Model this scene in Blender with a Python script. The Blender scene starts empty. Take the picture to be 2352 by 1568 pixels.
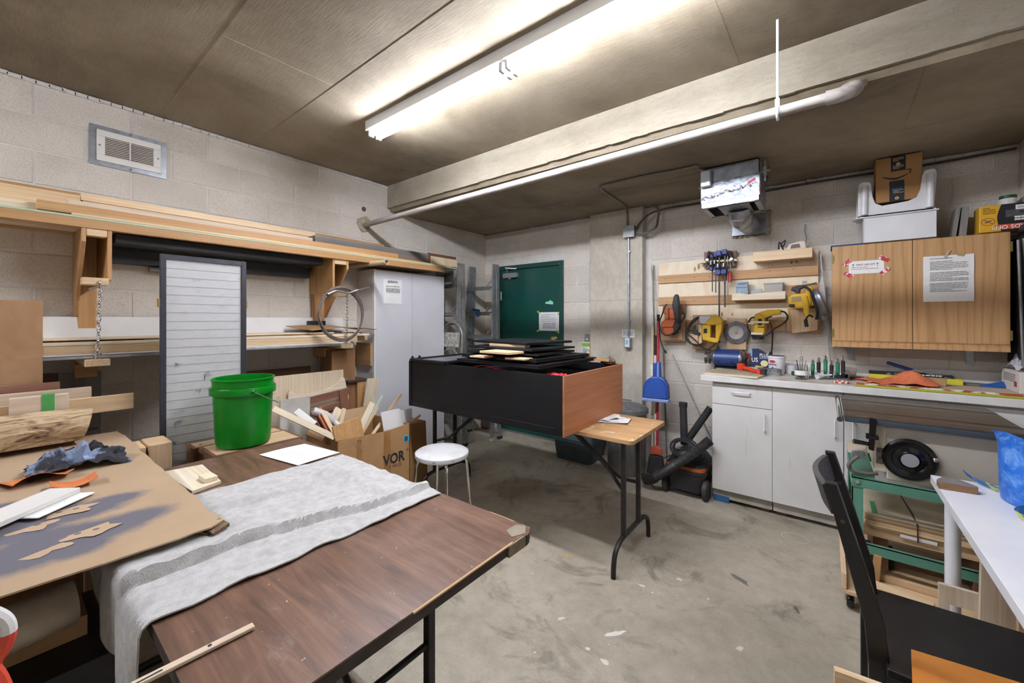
import bpy, bmesh, math, random
from mathutils import Vector, Matrix, Euler
random.seed(7)
scn = bpy.context.scene
COL = scn.collection
V = Vector
# ------------------------------------------------------------------ camera
FPX, CX, HY, CH = 923.0, 1176.0, 734.0, 1.43
YAW = math.atan(724 / 923)
cam_d = bpy.data.cameras.new('camera'); cam = bpy.data.objects.new('camera', cam_d); COL.objects.link(cam)
cam.location = (0, 0, CH); cam.rotation_euler = (math.pi / 2, 0, YAW)
cam_d.sensor_width = 36; cam_d.lens = FPX / 2352 * 36; cam_d.shift_y = -50 / 2352; cam_d.clip_start = .02
scn.camera = cam
# ------------------------------------------------------------------ world, light levels, exposure
w = bpy.data.worlds.new('world'); scn.world = w; w.use_nodes = True
w.node_tree.nodes['Background'].inputs[0].default_value = (.9, .95, 1, 1)
w.node_tree.nodes['Background'].inputs[1].default_value = .05
TUBE_STRENGTH = 80.0      # strip in view
TUBE_BACK = 95.0          # unseen strip behind the viewer, set stronger to balance the light
scn.view_settings.view_transform = 'Standard'; scn.view_settings.look = 'None'
scn.view_settings.gamma = 1; scn.view_settings.use_curve_mapping = False
scn.view_settings.exposure = 0.86
# ------------------------------------------------------------------ survey of the room (metres)
XL, YF, XR, YN = -3.633, 4.05, .975, -3.4       # left wall, far wall, right wall, wall behind the viewer
ZC, ZL, YB = 2.83, 2.563, 2.515                 # ceiling, lower slab, face of the step
_fw = V((-math.sin(YAW), math.cos(YAW), 0)); _rt = V((math.cos(YAW), math.sin(YAW), 0))
def P(px, py, **k):
    """point of the room seen at a photo position, on a known real plane (x=, y=, z=) """
    d = _fw * FPX + _rt * (px - CX) + V((0, 0, HY - py))
    (n, v), = k.items(); i = 'xyz'.index(n)
    o = V((0, 0, CH)); return o + d * ((v - o[i]) / d[i])
# ------------------------------------------------------------------ helpers
def lin(c):
    if isinstance(c, str): c = [int(c[i:i+2], 16) / 255 for i in (0, 2, 4)]
    return tuple((x / 12.92 if x <= .04045 else ((x + .055) / 1.055) ** 2.4) for x in c) + (1,)
MATS = {}
def _base(name):
    m = bpy.data.materials.new(name); m.use_nodes = True
    nt = m.node_tree; b = nt.nodes['Principled BSDF']; return m, nt, b
def _coords(nt, scale=(1, 1, 1)):
    tc = nt.nodes.new('ShaderNodeTexCoord'); oi = nt.nodes.new('ShaderNodeObjectInfo')
    mul = nt.nodes.new('ShaderNodeMath'); mul.operation = 'MULTIPLY'; mul.inputs[1].default_value = 37
    nt.links.new(oi.outputs['Random'], mul.inputs[0])
    add = nt.nodes.new('ShaderNodeVectorMath'); add.operation = 'ADD'
    nt.links.new(tc.outputs['Object'], add.inputs[0]); nt.links.new(mul.outputs[0], add.inputs[1])
    mp = nt.nodes.new('ShaderNodeMapping'); mp.inputs['Scale'].default_value = scale
    nt.links.new(add.outputs[0], mp.inputs[0]); return mp.outputs[0], oi
def _noise(nt, vec, scale, detail=5, rough=.6, dist=0):
    n = nt.nodes.new('ShaderNodeTexNoise'); n.inputs['Scale'].default_value = scale
    n.inputs['Detail'].default_value = detail; n.inputs['Roughness'].default_value = rough
    n.inputs['Distortion'].default_value = dist
    nt.links.new(vec, n.inputs['Vector']); return n.outputs['Fac']
def _ramp(nt, fac, stops):
    r = nt.nodes.new('ShaderNodeValToRGB'); e = r.color_ramp.elements
    while len(e) < len(stops): e.new(.5)
    for q, (p, c) in zip(e, stops): q.position = p; q.color = c
    nt.links.new(fac, r.inputs[0]); return r.outputs[0]
def _mix(nt, fac, a, b, mode='MIX'):
    m = nt.nodes.new('ShaderNodeMix'); m.data_type = 'RGBA'; m.blend_type = mode
    for s, v in ((0, fac), (6, a), (7, b)):
        if hasattr(v, 'is_output'): nt.links.new(v, m.inputs[s])
        else: m.inputs[s].default_value = v
    return m.outputs[2]
def _vary(nt, col, oi, amt):
    h = nt.nodes.new('ShaderNodeHueSaturation'); mr = nt.nodes.new('ShaderNodeMapRange')
    mr.inputs['To Min'].default_value = 1 - amt; mr.inputs['To Max'].default_value = 1 + amt
    nt.links.new(oi.outputs['Random'], mr.inputs[0]); nt.links.new(mr.outputs[0], h.inputs['Value'])
    nt.links.new(col, h.inputs['Color']); return h.outputs[0]
def _bump(nt, b, fac, strength, dist=.01):
    n = nt.nodes.new('ShaderNodeBump'); n.inputs['Strength'].default_value = strength; n.inputs['Distance'].default_value = dist
    nt.links.new(fac, n.inputs['Height']); nt.links.new(n.outputs[0], b.inputs['Normal'])
def mat(name, col, rough=.6, metal=0, col2=None, vscale=6, lo=.35, hi=.65, bump=0, bscale=80, vary=0, coat=0, trans=0, alpha=1, stretch=(1, 1, 1), emit=0, spec=.5):
    if name in MATS: return MATS[name]
    m, nt, b = _base(name); MATS[name] = m
    b.inputs['Roughness'].default_value = rough; b.inputs['Metallic'].default_value = metal
    b.inputs['Coat Weight'].default_value = coat; b.inputs['Transmission Weight'].default_value = trans
    b.inputs['Alpha'].default_value = alpha; b.inputs['Specular IOR Level'].default_value = spec
    b.inputs['Base Color'].default_value = lin(col)
    if emit:
        b.inputs['Emission Color'].default_value = lin(col); b.inputs['Emission Strength'].default_value = emit
    if col2 or bump or vary:
        vec, oi = _coords(nt, stretch)
        if col2:
            c = _ramp(nt, _noise(nt, vec, vscale), [(lo, lin(col)), (hi, lin(col2))])
            if vary: c = _vary(nt, c, oi, vary)
            nt.links.new(c, b.inputs['Base Color'])
        elif vary:
            rgb = nt.nodes.new('ShaderNodeRGB'); rgb.outputs[0].default_value = lin(col)
            nt.links.new(_vary(nt, rgb.outputs[0], oi, vary), b.inputs['Base Color'])
        if bump: _bump(nt, b, _noise(nt, vec, bscale, 3), bump)
    return m
def wood(name, c1, c2, axis='X', rough=.55, scale=1.0, vary=.07, cont=1.0):
    key = name + '_' + axis
    if key in MATS: return MATS[key]
    m, nt, b = _base(key); MATS[key] = m
    i = 'XYZ'.index(axis); s = [11 * scale] * 3; s[i] = .7 * scale; f = [110 * scale] * 3; f[i] = 2.2 * scale
    vec, oi = _coords(nt, s); vec2, _ = _coords(nt, f)
    n1 = _noise(nt, vec, 1.3, 4, .55, 1.2); n2 = _noise(nt, vec2, 1.0, 4, .6)
    k = .16 / cont
    c = _ramp(nt, n1, [(.5 - k, lin(c1)), (.5 + k, lin(c2))])
    g = _ramp(nt, n2, [(.3, (.72, .70, .66, 1)), (.6, (1, 1, 1, 1))])
    c = _mix(nt, .75, c, g, 'MULTIPLY')
    c = _vary(nt, c, oi, vary); nt.links.new(c, b.inputs['Base Color'])
    b.inputs['Roughness'].default_value = rough; _bump(nt, b, n2, .12, .002); return m
WOODS = dict(pine=('d9b78c', 'e6cba4'), fir=('b0824f', 'bd9566'), oak=('b98a55', 'c79a66'), tan=('c4a27b', 'd2b48e'), pale=('e2cfae', 'ecdfc6'),
    dark=('6b4a33', '80583c'), brown=('8a6341', '9c734d'), cherry=('a8683f', 'b97a4d'), grey=('6f6a66', '86807a'), maple=('d8c3a3', 'e2d0b4'),
    walnut=('4e382b', '5f4536'), ash=('c8b39a', 'd6c4ad'), redw=('7a5240', '8c604b'), ply=('cfae82', 'dcc096'))
def W(kind, axis='X', rough=.55): c = WOODS[kind]; return wood('wood_' + kind, c[0], c[1], axis, rough)

class MB:
    def __init__(s): s.v = []; s.f = []; s.m = []
    def add(s, vs, fs, m=0):
        o = len(s.v); s.v += [V(p) for p in vs]; s.f += [[i + o for i in f] for f in fs]; s.m += [m] * len(fs); return s
    def box(s, x0, x1, y0, y1, z0, z1, m=0, M=None):
        vs = [V((x, y, z)) for z in (z0, z1) for y in (y0, y1) for x in (x0, x1)]
        if M is not None: vs = [M @ p for p in vs]
        return s.add(vs, [(0, 2, 3, 1), (4, 5, 7, 6), (0, 1, 5, 4), (2, 6, 7, 3), (0, 4, 6, 2), (1, 3, 7, 5)], m)
    def ob(s, c, size, rot=(0, 0, 0), m=0):
        M = Matrix.Translation(c) @ Euler(rot).to_matrix().to_4x4(); a, b, d = [q / 2 for q in size]
        return s.box(-a, a, -b, b, -d, d, m, M)
    def beam(s, p0, p1, wd, th, up=(0, 0, 1), m=0):
        p0, p1 = V(p0), V(p1); x = (p1 - p0).normalized(); z = V(up); y = z.cross(x)
        if y.length < 1e-4: y = V((0, 1, 0)).cross(x)
        y.normalize(); z = x.cross(y)
        M = Matrix((x, y, z)).transposed().to_4x4(); M.translation = (p0 + p1) / 2; L = (p1 - p0).length / 2
        return s.box(-L, L, -wd / 2, wd / 2, -th / 2, th / 2, m, M)
    def ring(s, c, x, y, r, n): return [c + x * (r * math.cos(2 * math.pi * i / n)) + y * (r * math.sin(2 * math.pi * i / n)) for i in range(n)]
    def cyl(s, p0, p1, r, r2=None, n=14, caps=True, m=0):
        return s.tube([p0, p1], [r, r if r2 is None else r2], n, caps, m)
    def tube(s, pts, r, n=8, caps=True, m=0, closed=False):
        pts = [V(p) for p in pts]; k = len(pts); rs = r if isinstance(r, (list, tuple)) else [r] * k
        t0 = (pts[1] - pts[0]).normalized(); x = t0.orthogonal().normalized(); rings = []
        for i, p in enumerate(pts):
            a = pts[i - 1] if (i or closed) else p; b = pts[(i + 1) % k] if (i < k - 1 or closed) else p
            t = (b - a).normalized(); x = (x - t * x.dot(t)).normalized(); rings.append(s.ring(p, x, t.cross(x), rs[i], n))
        vs = [q for g in rings for q in g]; fs = []
        for i in range(k if closed else k - 1):
            j = (i + 1) % k
            for a in range(n): b = (a + 1) % n; fs.append((i*n+a, i*n+b, j*n+b, j*n+a))
        if caps and not closed: fs += [tuple(range(n))[::-1], tuple((k-1)*n + a for a in range(n))]
        return s.add(vs, fs, m)
    def lathe(s, prof, c=(0, 0, 0), n=24, M=None, m=0, caps=False):
        vs = []; c = V(c)
        for r, z in prof:
            for a in range(n):
                q = V((r * math.cos(2*math.pi*a/n), r * math.sin(2*math.pi*a/n), z)); vs.append(c + (M @ q if M is not None else q))
        fs = [(i*n+a, i*n+(a+1) % n, (i+1)*n+(a+1) % n, (i+1)*n+a) for i in range(len(prof)-1) for a in range(n)]
        if caps: fs += [tuple(range(n))[::-1], tuple((len(prof)-1)*n+a for a in range(n))]
        return s.add(vs, fs, m)
    def prism(s, pts, a, b, M=None, m=0):
        """outline (u,v) extruded from w=a to w=b; M maps (u,v,w) to the room"""
        n = len(pts); vs = [V((p[0], p[1], a)) for p in pts] + [V((p[0], p[1], b)) for p in pts]
        if M is not None: vs = [M @ q for q in vs]
        return s.add(vs, [tuple(range(n))[::-1], tuple(range(n, 2*n))] + [(i, (i+1) % n, (i+1) % n + n, i + n) for i in range(n)], m)
    def sphere(s, c, r, n=12, k=8, m=0, sc=(1, 1, 1)):
        pr = [(max(1e-4, r * math.sin(math.pi*i/k)), -r * math.cos(math.pi*i/k)) for i in range(k+1)]
        return s.lathe(pr, c, n, Matrix.Diagonal(sc), m)
    def quad(s, a, b, c, d, m=0): return s.add([a, b, c, d], [(0, 1, 2, 3)], m)
    def sheet(s, rows, th=.002, m=0, n=None):
        """thin cloth / paper from a grid of points, with real thickness"""
        R, C = len(rows), len(rows[0]); g = [[V(p) for p in r] for r in rows]; nn = []
        for i in range(R):
            for j in range(C):
                a = g[min(i+1, R-1)][j] - g[max(i-1, 0)][j]; b = g[i][min(j+1, C-1)] - g[i][max(j-1, 0)][j:j] if 0 else g[i][min(j+1, C-1)] - g[i][max(j-1, 0)]
                q = b.cross(a); nn.append(q.normalized() if q.length > 1e-9 else V((0, 0, 1)))
        top = [p for r in g for p in r]; bot = [p - q * th for p, q in zip(top, nn)]; K = R * C; fs = []
        for i in range(R-1):
            for j in range(C-1):
                a, b, c, d = i*C+j, i*C+j+1, (i+1)*C+j+1, (i+1)*C+j
                fs += [(a, b, c, d), (a+K, d+K, c+K, b+K)]
        ed = [i for i in range(C)] + [i*C+C-1 for i in range(1, R)] + [(R-1)*C+j for j in range(C-2, -1, -1)] + [i*C for i in range(R-2, 0, -1)]
        for a, b in zip(ed, ed[1:] + ed[:1]): fs.append((a, a+K, b+K, b))
        return s.add(top + bot, fs, m)
OFF = {}
def build(name, mb, mats, parent=None, smooth=False, bevel=0, seg=2, label=None):
    me = bpy.data.meshes.new(name)
    if parent is None:
        lo = V([min(p[i] for p in mb.v) for i in range(3)]); hi = V([max(p[i] for p in mb.v) for i in range(3)])
        off = V(((lo.x+hi.x)/2, (lo.y+hi.y)/2, lo.z))
    else: off = OFF[parent]
    me.from_pydata([tuple(p - off) for p in mb.v], [], mb.f)
    if not isinstance(mats, (list, tuple)): mats = [mats]
    for q in mats: me.materials.append(q)
    if len(mats) > 1: me.polygons.foreach_set('material_index', mb.m)
    bm = bmesh.new(); bm.from_mesh(me); bmesh.ops.recalc_face_normals(bm, faces=bm.faces)
    if smooth:
        for f in bm.faces: f.smooth = True
        for e in bm.edges:
            if len(e.link_faces) != 2 or e.calc_face_angle(0) > .6: e.smooth = False
    bm.to_mesh(me); bm.free(); me.update()
    o = bpy.data.objects.new(name, me); COL.objects.link(o)
    if parent is None: o.location = off
    else: o.parent = parent
    OFF[o] = off
    if bevel:
        b = o.modifiers.new('bevel', 'BEVEL'); b.width = bevel; b.segments = seg; b.limit_method = 'ANGLE'; b.angle_limit = .7
    if label: o['label'] = label
    return o
def tag(o, label, cat, group=None):
    o['label'] = label; o['category'] = cat
    if group: o['group'] = group
    return o
def struct(o): o['kind'] = 'structure'; return o
def thing(name, label, cat, loc=(0, 0, 0), rot=None, group=None):
    """Empty at the base. Without rot its parts are given in room coordinates; with rot in its own."""
    o = bpy.data.objects.new(name, None); COL.objects.link(o); o.empty_display_size = .1; o.location = loc
    if rot is not None: o.rotation_euler = rot; OFF[o] = V((0, 0, 0))
    else: OFF[o] = V(loc)
    return tag(o, label, cat, group)
def dup(root, loc, rot=None, label=None, parent=None):
    r = root.copy(); COL.objects.link(r)
    if parent is None:
        r.location = loc
        if rot is not None: r.rotation_euler = rot
        if label: r['label'] = label
    else: r.parent = parent
    for ch in list(root.children): dup(ch, None, parent=r)
    return r
def frameM(o, u, v):
    u, v = V(u).normalized(), V(v).normalized(); n = u.cross(v); v = n.cross(u)
    M = Matrix((u, v, n)).transposed().to_4x4(); M.translation = V(o); return M
def text(s, name, parent, m, o, u, v, size, wide=1.0, align='LEFT', lift=.0015, bold=0):
    cu = bpy.data.curves.new('t', 'FONT'); cu.body = s; cu.size = 1; cu.align_x = align; cu.resolution_u = 2; cu.offset = bold
    ob = bpy.data.objects.new('t', cu); COL.objects.link(ob); dg = bpy.context.evaluated_depsgraph_get()
    me = bpy.data.meshes.new_from_object(ob.evaluated_get(dg)); bpy.data.objects.remove(ob)
    M = frameM(o, u, v) @ Matrix.Diagonal((size * wide, size, 1, 1)); M2 = Matrix.Translation(-OFF[parent]) @ Matrix.Translation(M.to_3x3().col[2].normalized() * lift) @ M
    me.transform(M2); me.name = name; me.materials.clear(); me.materials.append(m)
    ob = bpy.data.objects.new(name, me); COL.objects.link(ob); ob.parent = parent; OFF[ob] = OFF[parent]; return ob
def lines(name, parent, m, o, u, v, wd, ht, rows, seed=1, gap=.012, th=.45, lift=.0012, skip=()):
    """rows of small illegible print as thin word strips"""
    r = random.Random(seed); M = frameM(o, u, v); mb = MB(); st = ht / rows
    for i in range(rows):
        if i in skip: continue
        y = ht - st * (i + .5); x = 0; end = wd * r.choice((1, 1, .95, .6))
        while x < end - .004:
            L = min(r.uniform(.008, .035), end - x)
            mb.add([M @ V(p) for p in ((x, y, lift), (x+L, y, lift), (x+L, y+st*th, lift), (x, y+st*th, lift))], [(0, 1, 2, 3)]); x += L + gap * .5
    return build(name, mb, m, parent)
def board(name, p0, p1, wd, th, kind, label, cat='board', up=(0, 0, 1), group=None, bevel=.002, m=None):
    """one loose board, grain along its length"""
    p0, p1 = V(p0), V(p1); x = (p1 - p0).normalized(); z = V(up); y = z.cross(x)
    if y.length < 1e-4: y = V((0, 1, 0)).cross(x)
    y.normalize(); z = x.cross(y); L = (p1 - p0).length / 2
    mb = MB().box(-L, L, -wd/2, wd/2, -th/2, th/2)
    me = bpy.data.meshes.new(name); me.from_pydata([tuple(p) for p in mb.v], [], mb.f); me.materials.append(m or W(kind, 'X'))
    o = bpy.data.objects.new(name, me); COL.objects.link(o); M = Matrix((x, y, z)).transposed().to_4x4(); M.translation = (p0 + p1) / 2
    o.matrix_world = M; OFF[o] = V((0, 0, 0))
    if bevel: b = o.modifiers.new('bevel', 'BEVEL'); b.width = bevel; b.segments = 1
    if label: tag(o, label, cat, group)
    return o
def arc(c, x, y, r, a0, a1, n=10):
    c, x, y = V(c), V(x), V(y)
    return [c + x * (r * math.cos(a0 + (a1-a0)*i/n)) + y * (r * math.sin(a0 + (a1-a0)*i/n)) for i in range(n+1)]
def bez(pts, n=10):
    """smooth curve through points (Catmull-Rom)"""
    p = [V(q) for q in pts]; p = [p[0]*2 - p[1]] + p + [p[-1]*2 - p[-2]]; out = []
    for i in range(1, len(p) - 2):
        for k in range(n):
            t = k / n; out.append(.5 * ((2*p[i]) + (p[i+1]-p[i-1])*t + (2*p[i-1]-5*p[i]+4*p[i+1]-p[i+2])*t*t + (3*p[i]-p[i-1]-3*p[i+1]+p[i+2])*t**3))
    return out + [p[-2]]
def rrect(w_, h_, r, n=4):
    out = []
    for cx, cy, a in ((w_/2-r, h_/2-r, 0), (-w_/2+r, h_/2-r, 1), (-w_/2+r, -h_/2+r, 2), (w_/2-r, -h_/2+r, 3)):
        for i in range(n+1): t = (a + i/n) * math.pi/2; out.append((cx + r*math.cos(t), cy + r*math.sin(t)))
    return out
# ================================================================== materials used all over
black_metal = mat('black_metal', '191716', .45, .3, '2b2725', 30)
steel = mat('steel', 'b9b9b8', .32, .9, '9c9c9b', 40)
galv = mat('galvanised', 'b4b8bc', .38, .85, '8f9498', 22, .3, .7, stretch=(1, 1, 1))
chrome = mat('chrome', 'd8d8d8', .12, 1)
alu = mat('aluminium', 'b2b2b0', .42, .8, '98989a', 14)
ink = mat('ink', '2a2a2c', .8)
inkgrey = mat('ink_grey', '77777a', .8)
paper = mat('paper', 'e9e8e4', .85, 0, 'dfdedb', 4)
white_lam = mat('white_laminate', 'e2e0dc', .4, 0, 'd8d5cf', 3)
black_plastic = mat('black_plastic', '1c1b1c', .5, 0, '262425', 12)
rubber = mat('rubber', '1d1d1e', .75, 0, '2c2b2b', 20)
cardboard = mat('cardboard', 'b38b5f', .85, 0, 'a37d52', 4, bump=.05, bscale=60)
black_paint = mat('black_paint', '141317', .5, 0, '211f23', 8, bump=.03, bscale=150)

def concrete(name, c1, c2, c3, grain=(1, 1, 1), stain=.6, bump=.25, rough=.85):
    m, nt, b = _base(name); vec, oi = _coords(nt); tc = nt.nodes.new('ShaderNodeTexCoord')
    v0 = tc.outputs['Object']; mp = nt.nodes.new('ShaderNodeMapping'); mp.inputs['Scale'].default_value = grain; nt.links.new(v0, mp.inputs[0])
    big = _noise(nt, v0, stain, 6, .62, .4); fine = _noise(nt, mp.outputs[0], 14, 6, .7); speck = _noise(nt, v0, 90, 3, .6)
    c = _ramp(nt, big, [(.32, lin(c1)), (.5, lin(c2)), (.68, lin(c3))])
    c = _mix(nt, .55, c, _ramp(nt, fine, [(.25, (.62, .6, .57, 1)), (.62, (1.0, 1.0, 1.0, 1))]), 'MULTIPLY')
    c = _mix(nt, .6, c, _ramp(nt, speck, [(.3, (.7, .68, .66, 1)), (.42, (1, 1, 1, 1)), (.72, (1, 1, 1, 1)), (.78, (1.25, 1.22, 1.18, 1))]), 'MULTIPLY')
    nt.links.new(c, b.inputs['Base Color']); b.inputs['Roughness'].default_value = rough; _bump(nt, b, fine, bump, .004); MATS[name] = m; return m
ceil_m = concrete('ceiling_concrete', '5f543f', '8b7e69', 'a89c87', (1, 9, 1), .75, .3)
col_m = concrete('column_concrete', 'aca493', 'beb6a6', 'c9c2b4', (2, 2, 1), 1.4, .25)
beam_m = concrete('beam_concrete', '857b69', '958b79', '9f9685', (1, 1, 5), 1.6, .3)
def floor_material():
    m = concrete('floor_concrete', '938a78', 'aba18f', 'bab09d', (1, 1, 1), .9, .12, .62); nt = m.node_tree; b = nt.nodes['Principled BSDF']
    tc = nt.nodes.new('ShaderNodeTexCoord'); old = b.inputs['Base Color'].links[0].from_socket
    vor = nt.nodes.new('ShaderNodeTexVoronoi'); vor.inputs['Scale'].default_value = 9; nt.links.new(tc.outputs['Object'], vor.inputs['Vector'])
    r = _ramp(nt, vor.outputs['Distance'], [(.045, (1, 1, 1, 1)), (.06, (0, 0, 0, 1))])
    gate = _ramp(nt, _noise(nt, tc.outputs['Object'], 3.1, 2), [(.5, (0, 0, 0, 1)), (.55, (1, 1, 1, 1))])
    f = _mix(nt, 1.0, r, gate, 'MULTIPLY'); c = _mix(nt, f, old, lin('d6d0c4'))
    d = _ramp(nt, _noise(nt, tc.outputs['Object'], 2.2, 8, .7, 1.5), [(.36, (.5, .48, .46, 1)), (.46, (1, 1, 1, 1))])
    c = _mix(nt, .8, c, d, 'MULTIPLY'); nt.links.new(c, b.inputs['Base Color']); return m
floor_m = floor_material()
def block_material():
    m, nt, b = _base('concrete_block'); vec, oi = _coords(nt)
    fine = _noise(nt, vec, 130, 3, .7); big = _noise(nt, vec, 3, 4)
    c = _ramp(nt, big, [(.3, lin('c9c0b3')), (.7, lin('d9d0c3'))])
    c = _mix(nt, .7, c, _ramp(nt, fine, [(.3, (.66, .64, .62, 1)), (.55, (1, 1, 1, 1)), (.8, (1.1, 1.1, 1.1, 1))]), 'MULTIPLY')
    c = _vary(nt, c, oi, .05); nt.links.new(c, b.inputs['Base Color']); b.inputs['Roughness'].default_value = .92; _bump(nt, b, fine, .35, .003); return m
block_m = block_material()
mortar_m = mat('mortar', 'c6c0b8', .95, 0, 'd4cec7', 9, bump=.2, bscale=90)

# ================================================================== floor, ceiling, walls
floor = struct(build('floor', MB().box(XL - .1, XR + .1, YN - .1, YF + .1, -.12, 0), floor_m))
ceiling = struct(build('ceiling', MB().box(XL - .1, XR + .1, YN - .1, YB, ZC, ZC + .2)
    .prism([(YB, ZC + .2), (YB, 2.605), (YB + .012, 2.6), (YB + .035, ZL), (YF + .1, ZL), (YF + .1, ZC + .2)], XL - .1, XR + .1,
           Matrix(((0, 0, 1, 0), (1, 0, 0, 0), (0, 1, 0, 0), (0, 0, 0, 1)))), ceil_m))
# the cast face of the step (paler, worn lower arris) and the form-board ridges
k = build('downstand_face', MB().box(XL, XR, YB - .006, YB + .01, 2.607, ZC - .001), beam_m, ceiling)
mb = MB(); r_ = random.Random(3); x = XL
while x < XR - .02:
    L = r_.uniform(.03, .12); h = r_.uniform(.002, .008); mb.box(x, min(x + L, XR), YB - .006 - h * .6, YB + .012, 2.601 - h, 2.609 + h * .4); x += L * .9
build('ragged_arris', mb, beam_m, ceiling)
def ridge(p0, p1, wd=.006): return build('form_seam', MB().beam(p0, p1, wd, .004), ceil_m, ceiling)
for a, b in (((XL, .685), (XR, .655)), ((XL, 1.25), (XR, 1.215)), ((-2.345, .68), (-2.33, 1.225)), ((-.4, 1.22), (-.38, YB)), ((-1.2, YN), (-1.2, .66)), ((XL, -.56), (XR, -.56))):
    ridge((a[0], a[1], ZC), (b[0], b[1], ZC))
for a, b in (((XL, 3.35), (XR, 3.33)), ((-1.95, YB + .04), (-1.93, 3.34)), ((.1, 3.34), (.12, YF)), ((.35, YB + .04), (.36, 3.33))):
    ridge((a[0], a[1], ZL), (b[0], b[1], ZL))

BM = {}
def block_mesh(L, H):
    k = (round(L, 3), round(H, 3))
    if k in BM: return BM[k]
    a, b, c = L / 2, H / 2, .004      # local: x along the wall, y out of the wall, z up
    fr = [(-a + c, .0, -b + c), (a - c, .0, -b + c), (a - c, .0, b - c), (-a + c, .0, b - c)]
    md = [(-a, -c * .8, -b), (a, -c * .8, -b), (a, -c * .8, b), (-a, -c * .8, b)]; bk = [(p[0], -.03, p[2]) for p in md]
    fs = [(0, 1, 2, 3)] + [(i + 4, (i + 1) % 4 + 4, (i + 1) % 4, i) for i in range(4)] + [(i + 8, (i + 1) % 4 + 8, (i + 1) % 4 + 4, i + 4) for i in range(4)]
    me = bpy.data.meshes.new('block'); me.from_pydata(fr + md + bk, [], fs); me.materials.append(block_m)
    bm = bmesh.new(); bm.from_mesh(me); bmesh.ops.recalc_face_normals(bm, faces=bm.faces); bm.to_mesh(me); bm.free(); BM[k] = me; return me
def block_wall(wall, origin, u, n, length, s0, ztop, cuts, phase, clip):
    """courses of concrete block as parts of a wall; s runs along u from s0; cuts = (s0,s1,z0,z1) openings"""
    u, n = V(u), V(n); J = .01; z1 = 2.615 - .199 * 13; rows = [2.615 - .199 * k for k in range(13, -2, -1)]
    rz = math.atan2(u.y, u.x); cnt = 0
    for i, z in enumerate(rows):
        lo, hi = z + J / 2, min(z + .199 - J / 2, ztop - .004)
        if hi - lo < .03: continue
        s = s0 - 1 + ((phase + (0 if i % 2 else .2075)) % .415)
        while s < length:
            a, b = max(s + J / 2, s0), min(s + .415 - J / 2, length); s += .415
            segs = [(a, b)]
            for c0, c1, cz0, cz1 in cuts:
                if lo < cz1 - .02 and hi > cz0 + .02:
                    segs = [q for (p0, p1) in segs for q in ((p0, min(p1, c0)), (max(p0, c1), p1))]
            for p0, p1 in segs:
                if p1 - p0 < .03 or not clip(p0, p1, lo, hi): continue
                me = block_mesh(p1 - p0, hi - lo); o = bpy.data.objects.new('block', me); COL.objects.link(o); o.parent = wall
                q = V(origin) + u * ((p0 + p1) / 2) + V((0, 0, (lo + hi) / 2)) + n * random.uniform(.003, .0045)
                o.location = q - OFF[wall]; o.rotation_euler = (0, 0, rz); cnt += 1
    return cnt
wall_left = struct(build('wall_left', MB().box(XL - .12, XL, YN - .1, YF + .1, 0, ZC), mortar_m))
# u must give y-axis of the block pointing out of the wall: left wall faces +x -> u = -y
block_wall(wall_left, (XL, 0, 0), (0, -1, 0), (1, 0, 0), .45, -YF, ZC, [(-4.1, -YB, 2.61, 3)], -.053, lambda a, b, z0, z1: True)
wall_far = struct(build('wall_far', MB().box(XL, -3.418, YF, YF + .12, 0, ZL).box(-2.411, XR, YF, YF + .12, 0, ZL).box(-3.418, -2.411, YF, YF + .12, 2.125, ZL)
    .box(-3.418, -2.411, YF + .09, YF + .12, 0, 2.125), mortar_m))
block_wall(wall_far, (0, YF, 0), (-1, 0, 0), (0, -1, 0), 3.63, -XR, ZL, [(2.411, 3.418, 0, 2.125), (1.39, 2.038, 0, 3)], .06, lambda a, b, z0, z1: True)
wall_right = struct(build('wall_right', MB().box(XR, XR + .12, YN - .1, YF + .1, 0, ZC), mortar_m))
block_wall(wall_right, (XR, 0, 0), (0, 1, 0), (-1, 0, 0), 4.045, 3.2, ZC, [(YB, 5, 2.61, 3)], .1, lambda a, b, z0, z1: True)
wall_back = struct(build('wall_back', MB().box(XL, XR, YN - .12, YN, 0, ZC), mat('back_wall_dark', '7a746b', .9, 0, '86807a', 2, bump=.2)))  # unseen wall, its colour darkened to cut bounced light
# mortar bead along the wall heads
mb = MB()
for i in range(60):
    y = -.6 + i * .052
    if y < YB - .03: mb.beam((XL + .004, y, ZC - .012 - random.random() * .01), (XL + .004, y + .056, ZC - .012 - random.random() * .01), .02, .02)
build('mortar_bead', mb, mortar_m, wall_left)
mb = MB(); x = XL
while x < XR - .06:
    mb.beam((x, YF - .006, ZL - .015 - random.random() * .012), (x + .07, YF - .006, ZL - .015 - random.random() * .012), .024, .03); x += .066
build('mortar_bead', mb, mortar_m, wall_far)
# concrete column on the far wall
c = struct(build('trim_1', MB().box(-2.03, -1.45, 3.955, YF, 0, ZL), col_m, bevel=.006)); c['label'] = 'square cast concrete column on the far wall'
build('cast_joint', MB().box(-2.03, -1.449, 3.9535, 3.96, 1.63, 1.634), mat('joint_shade', '8f8779', .9), c)
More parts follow.
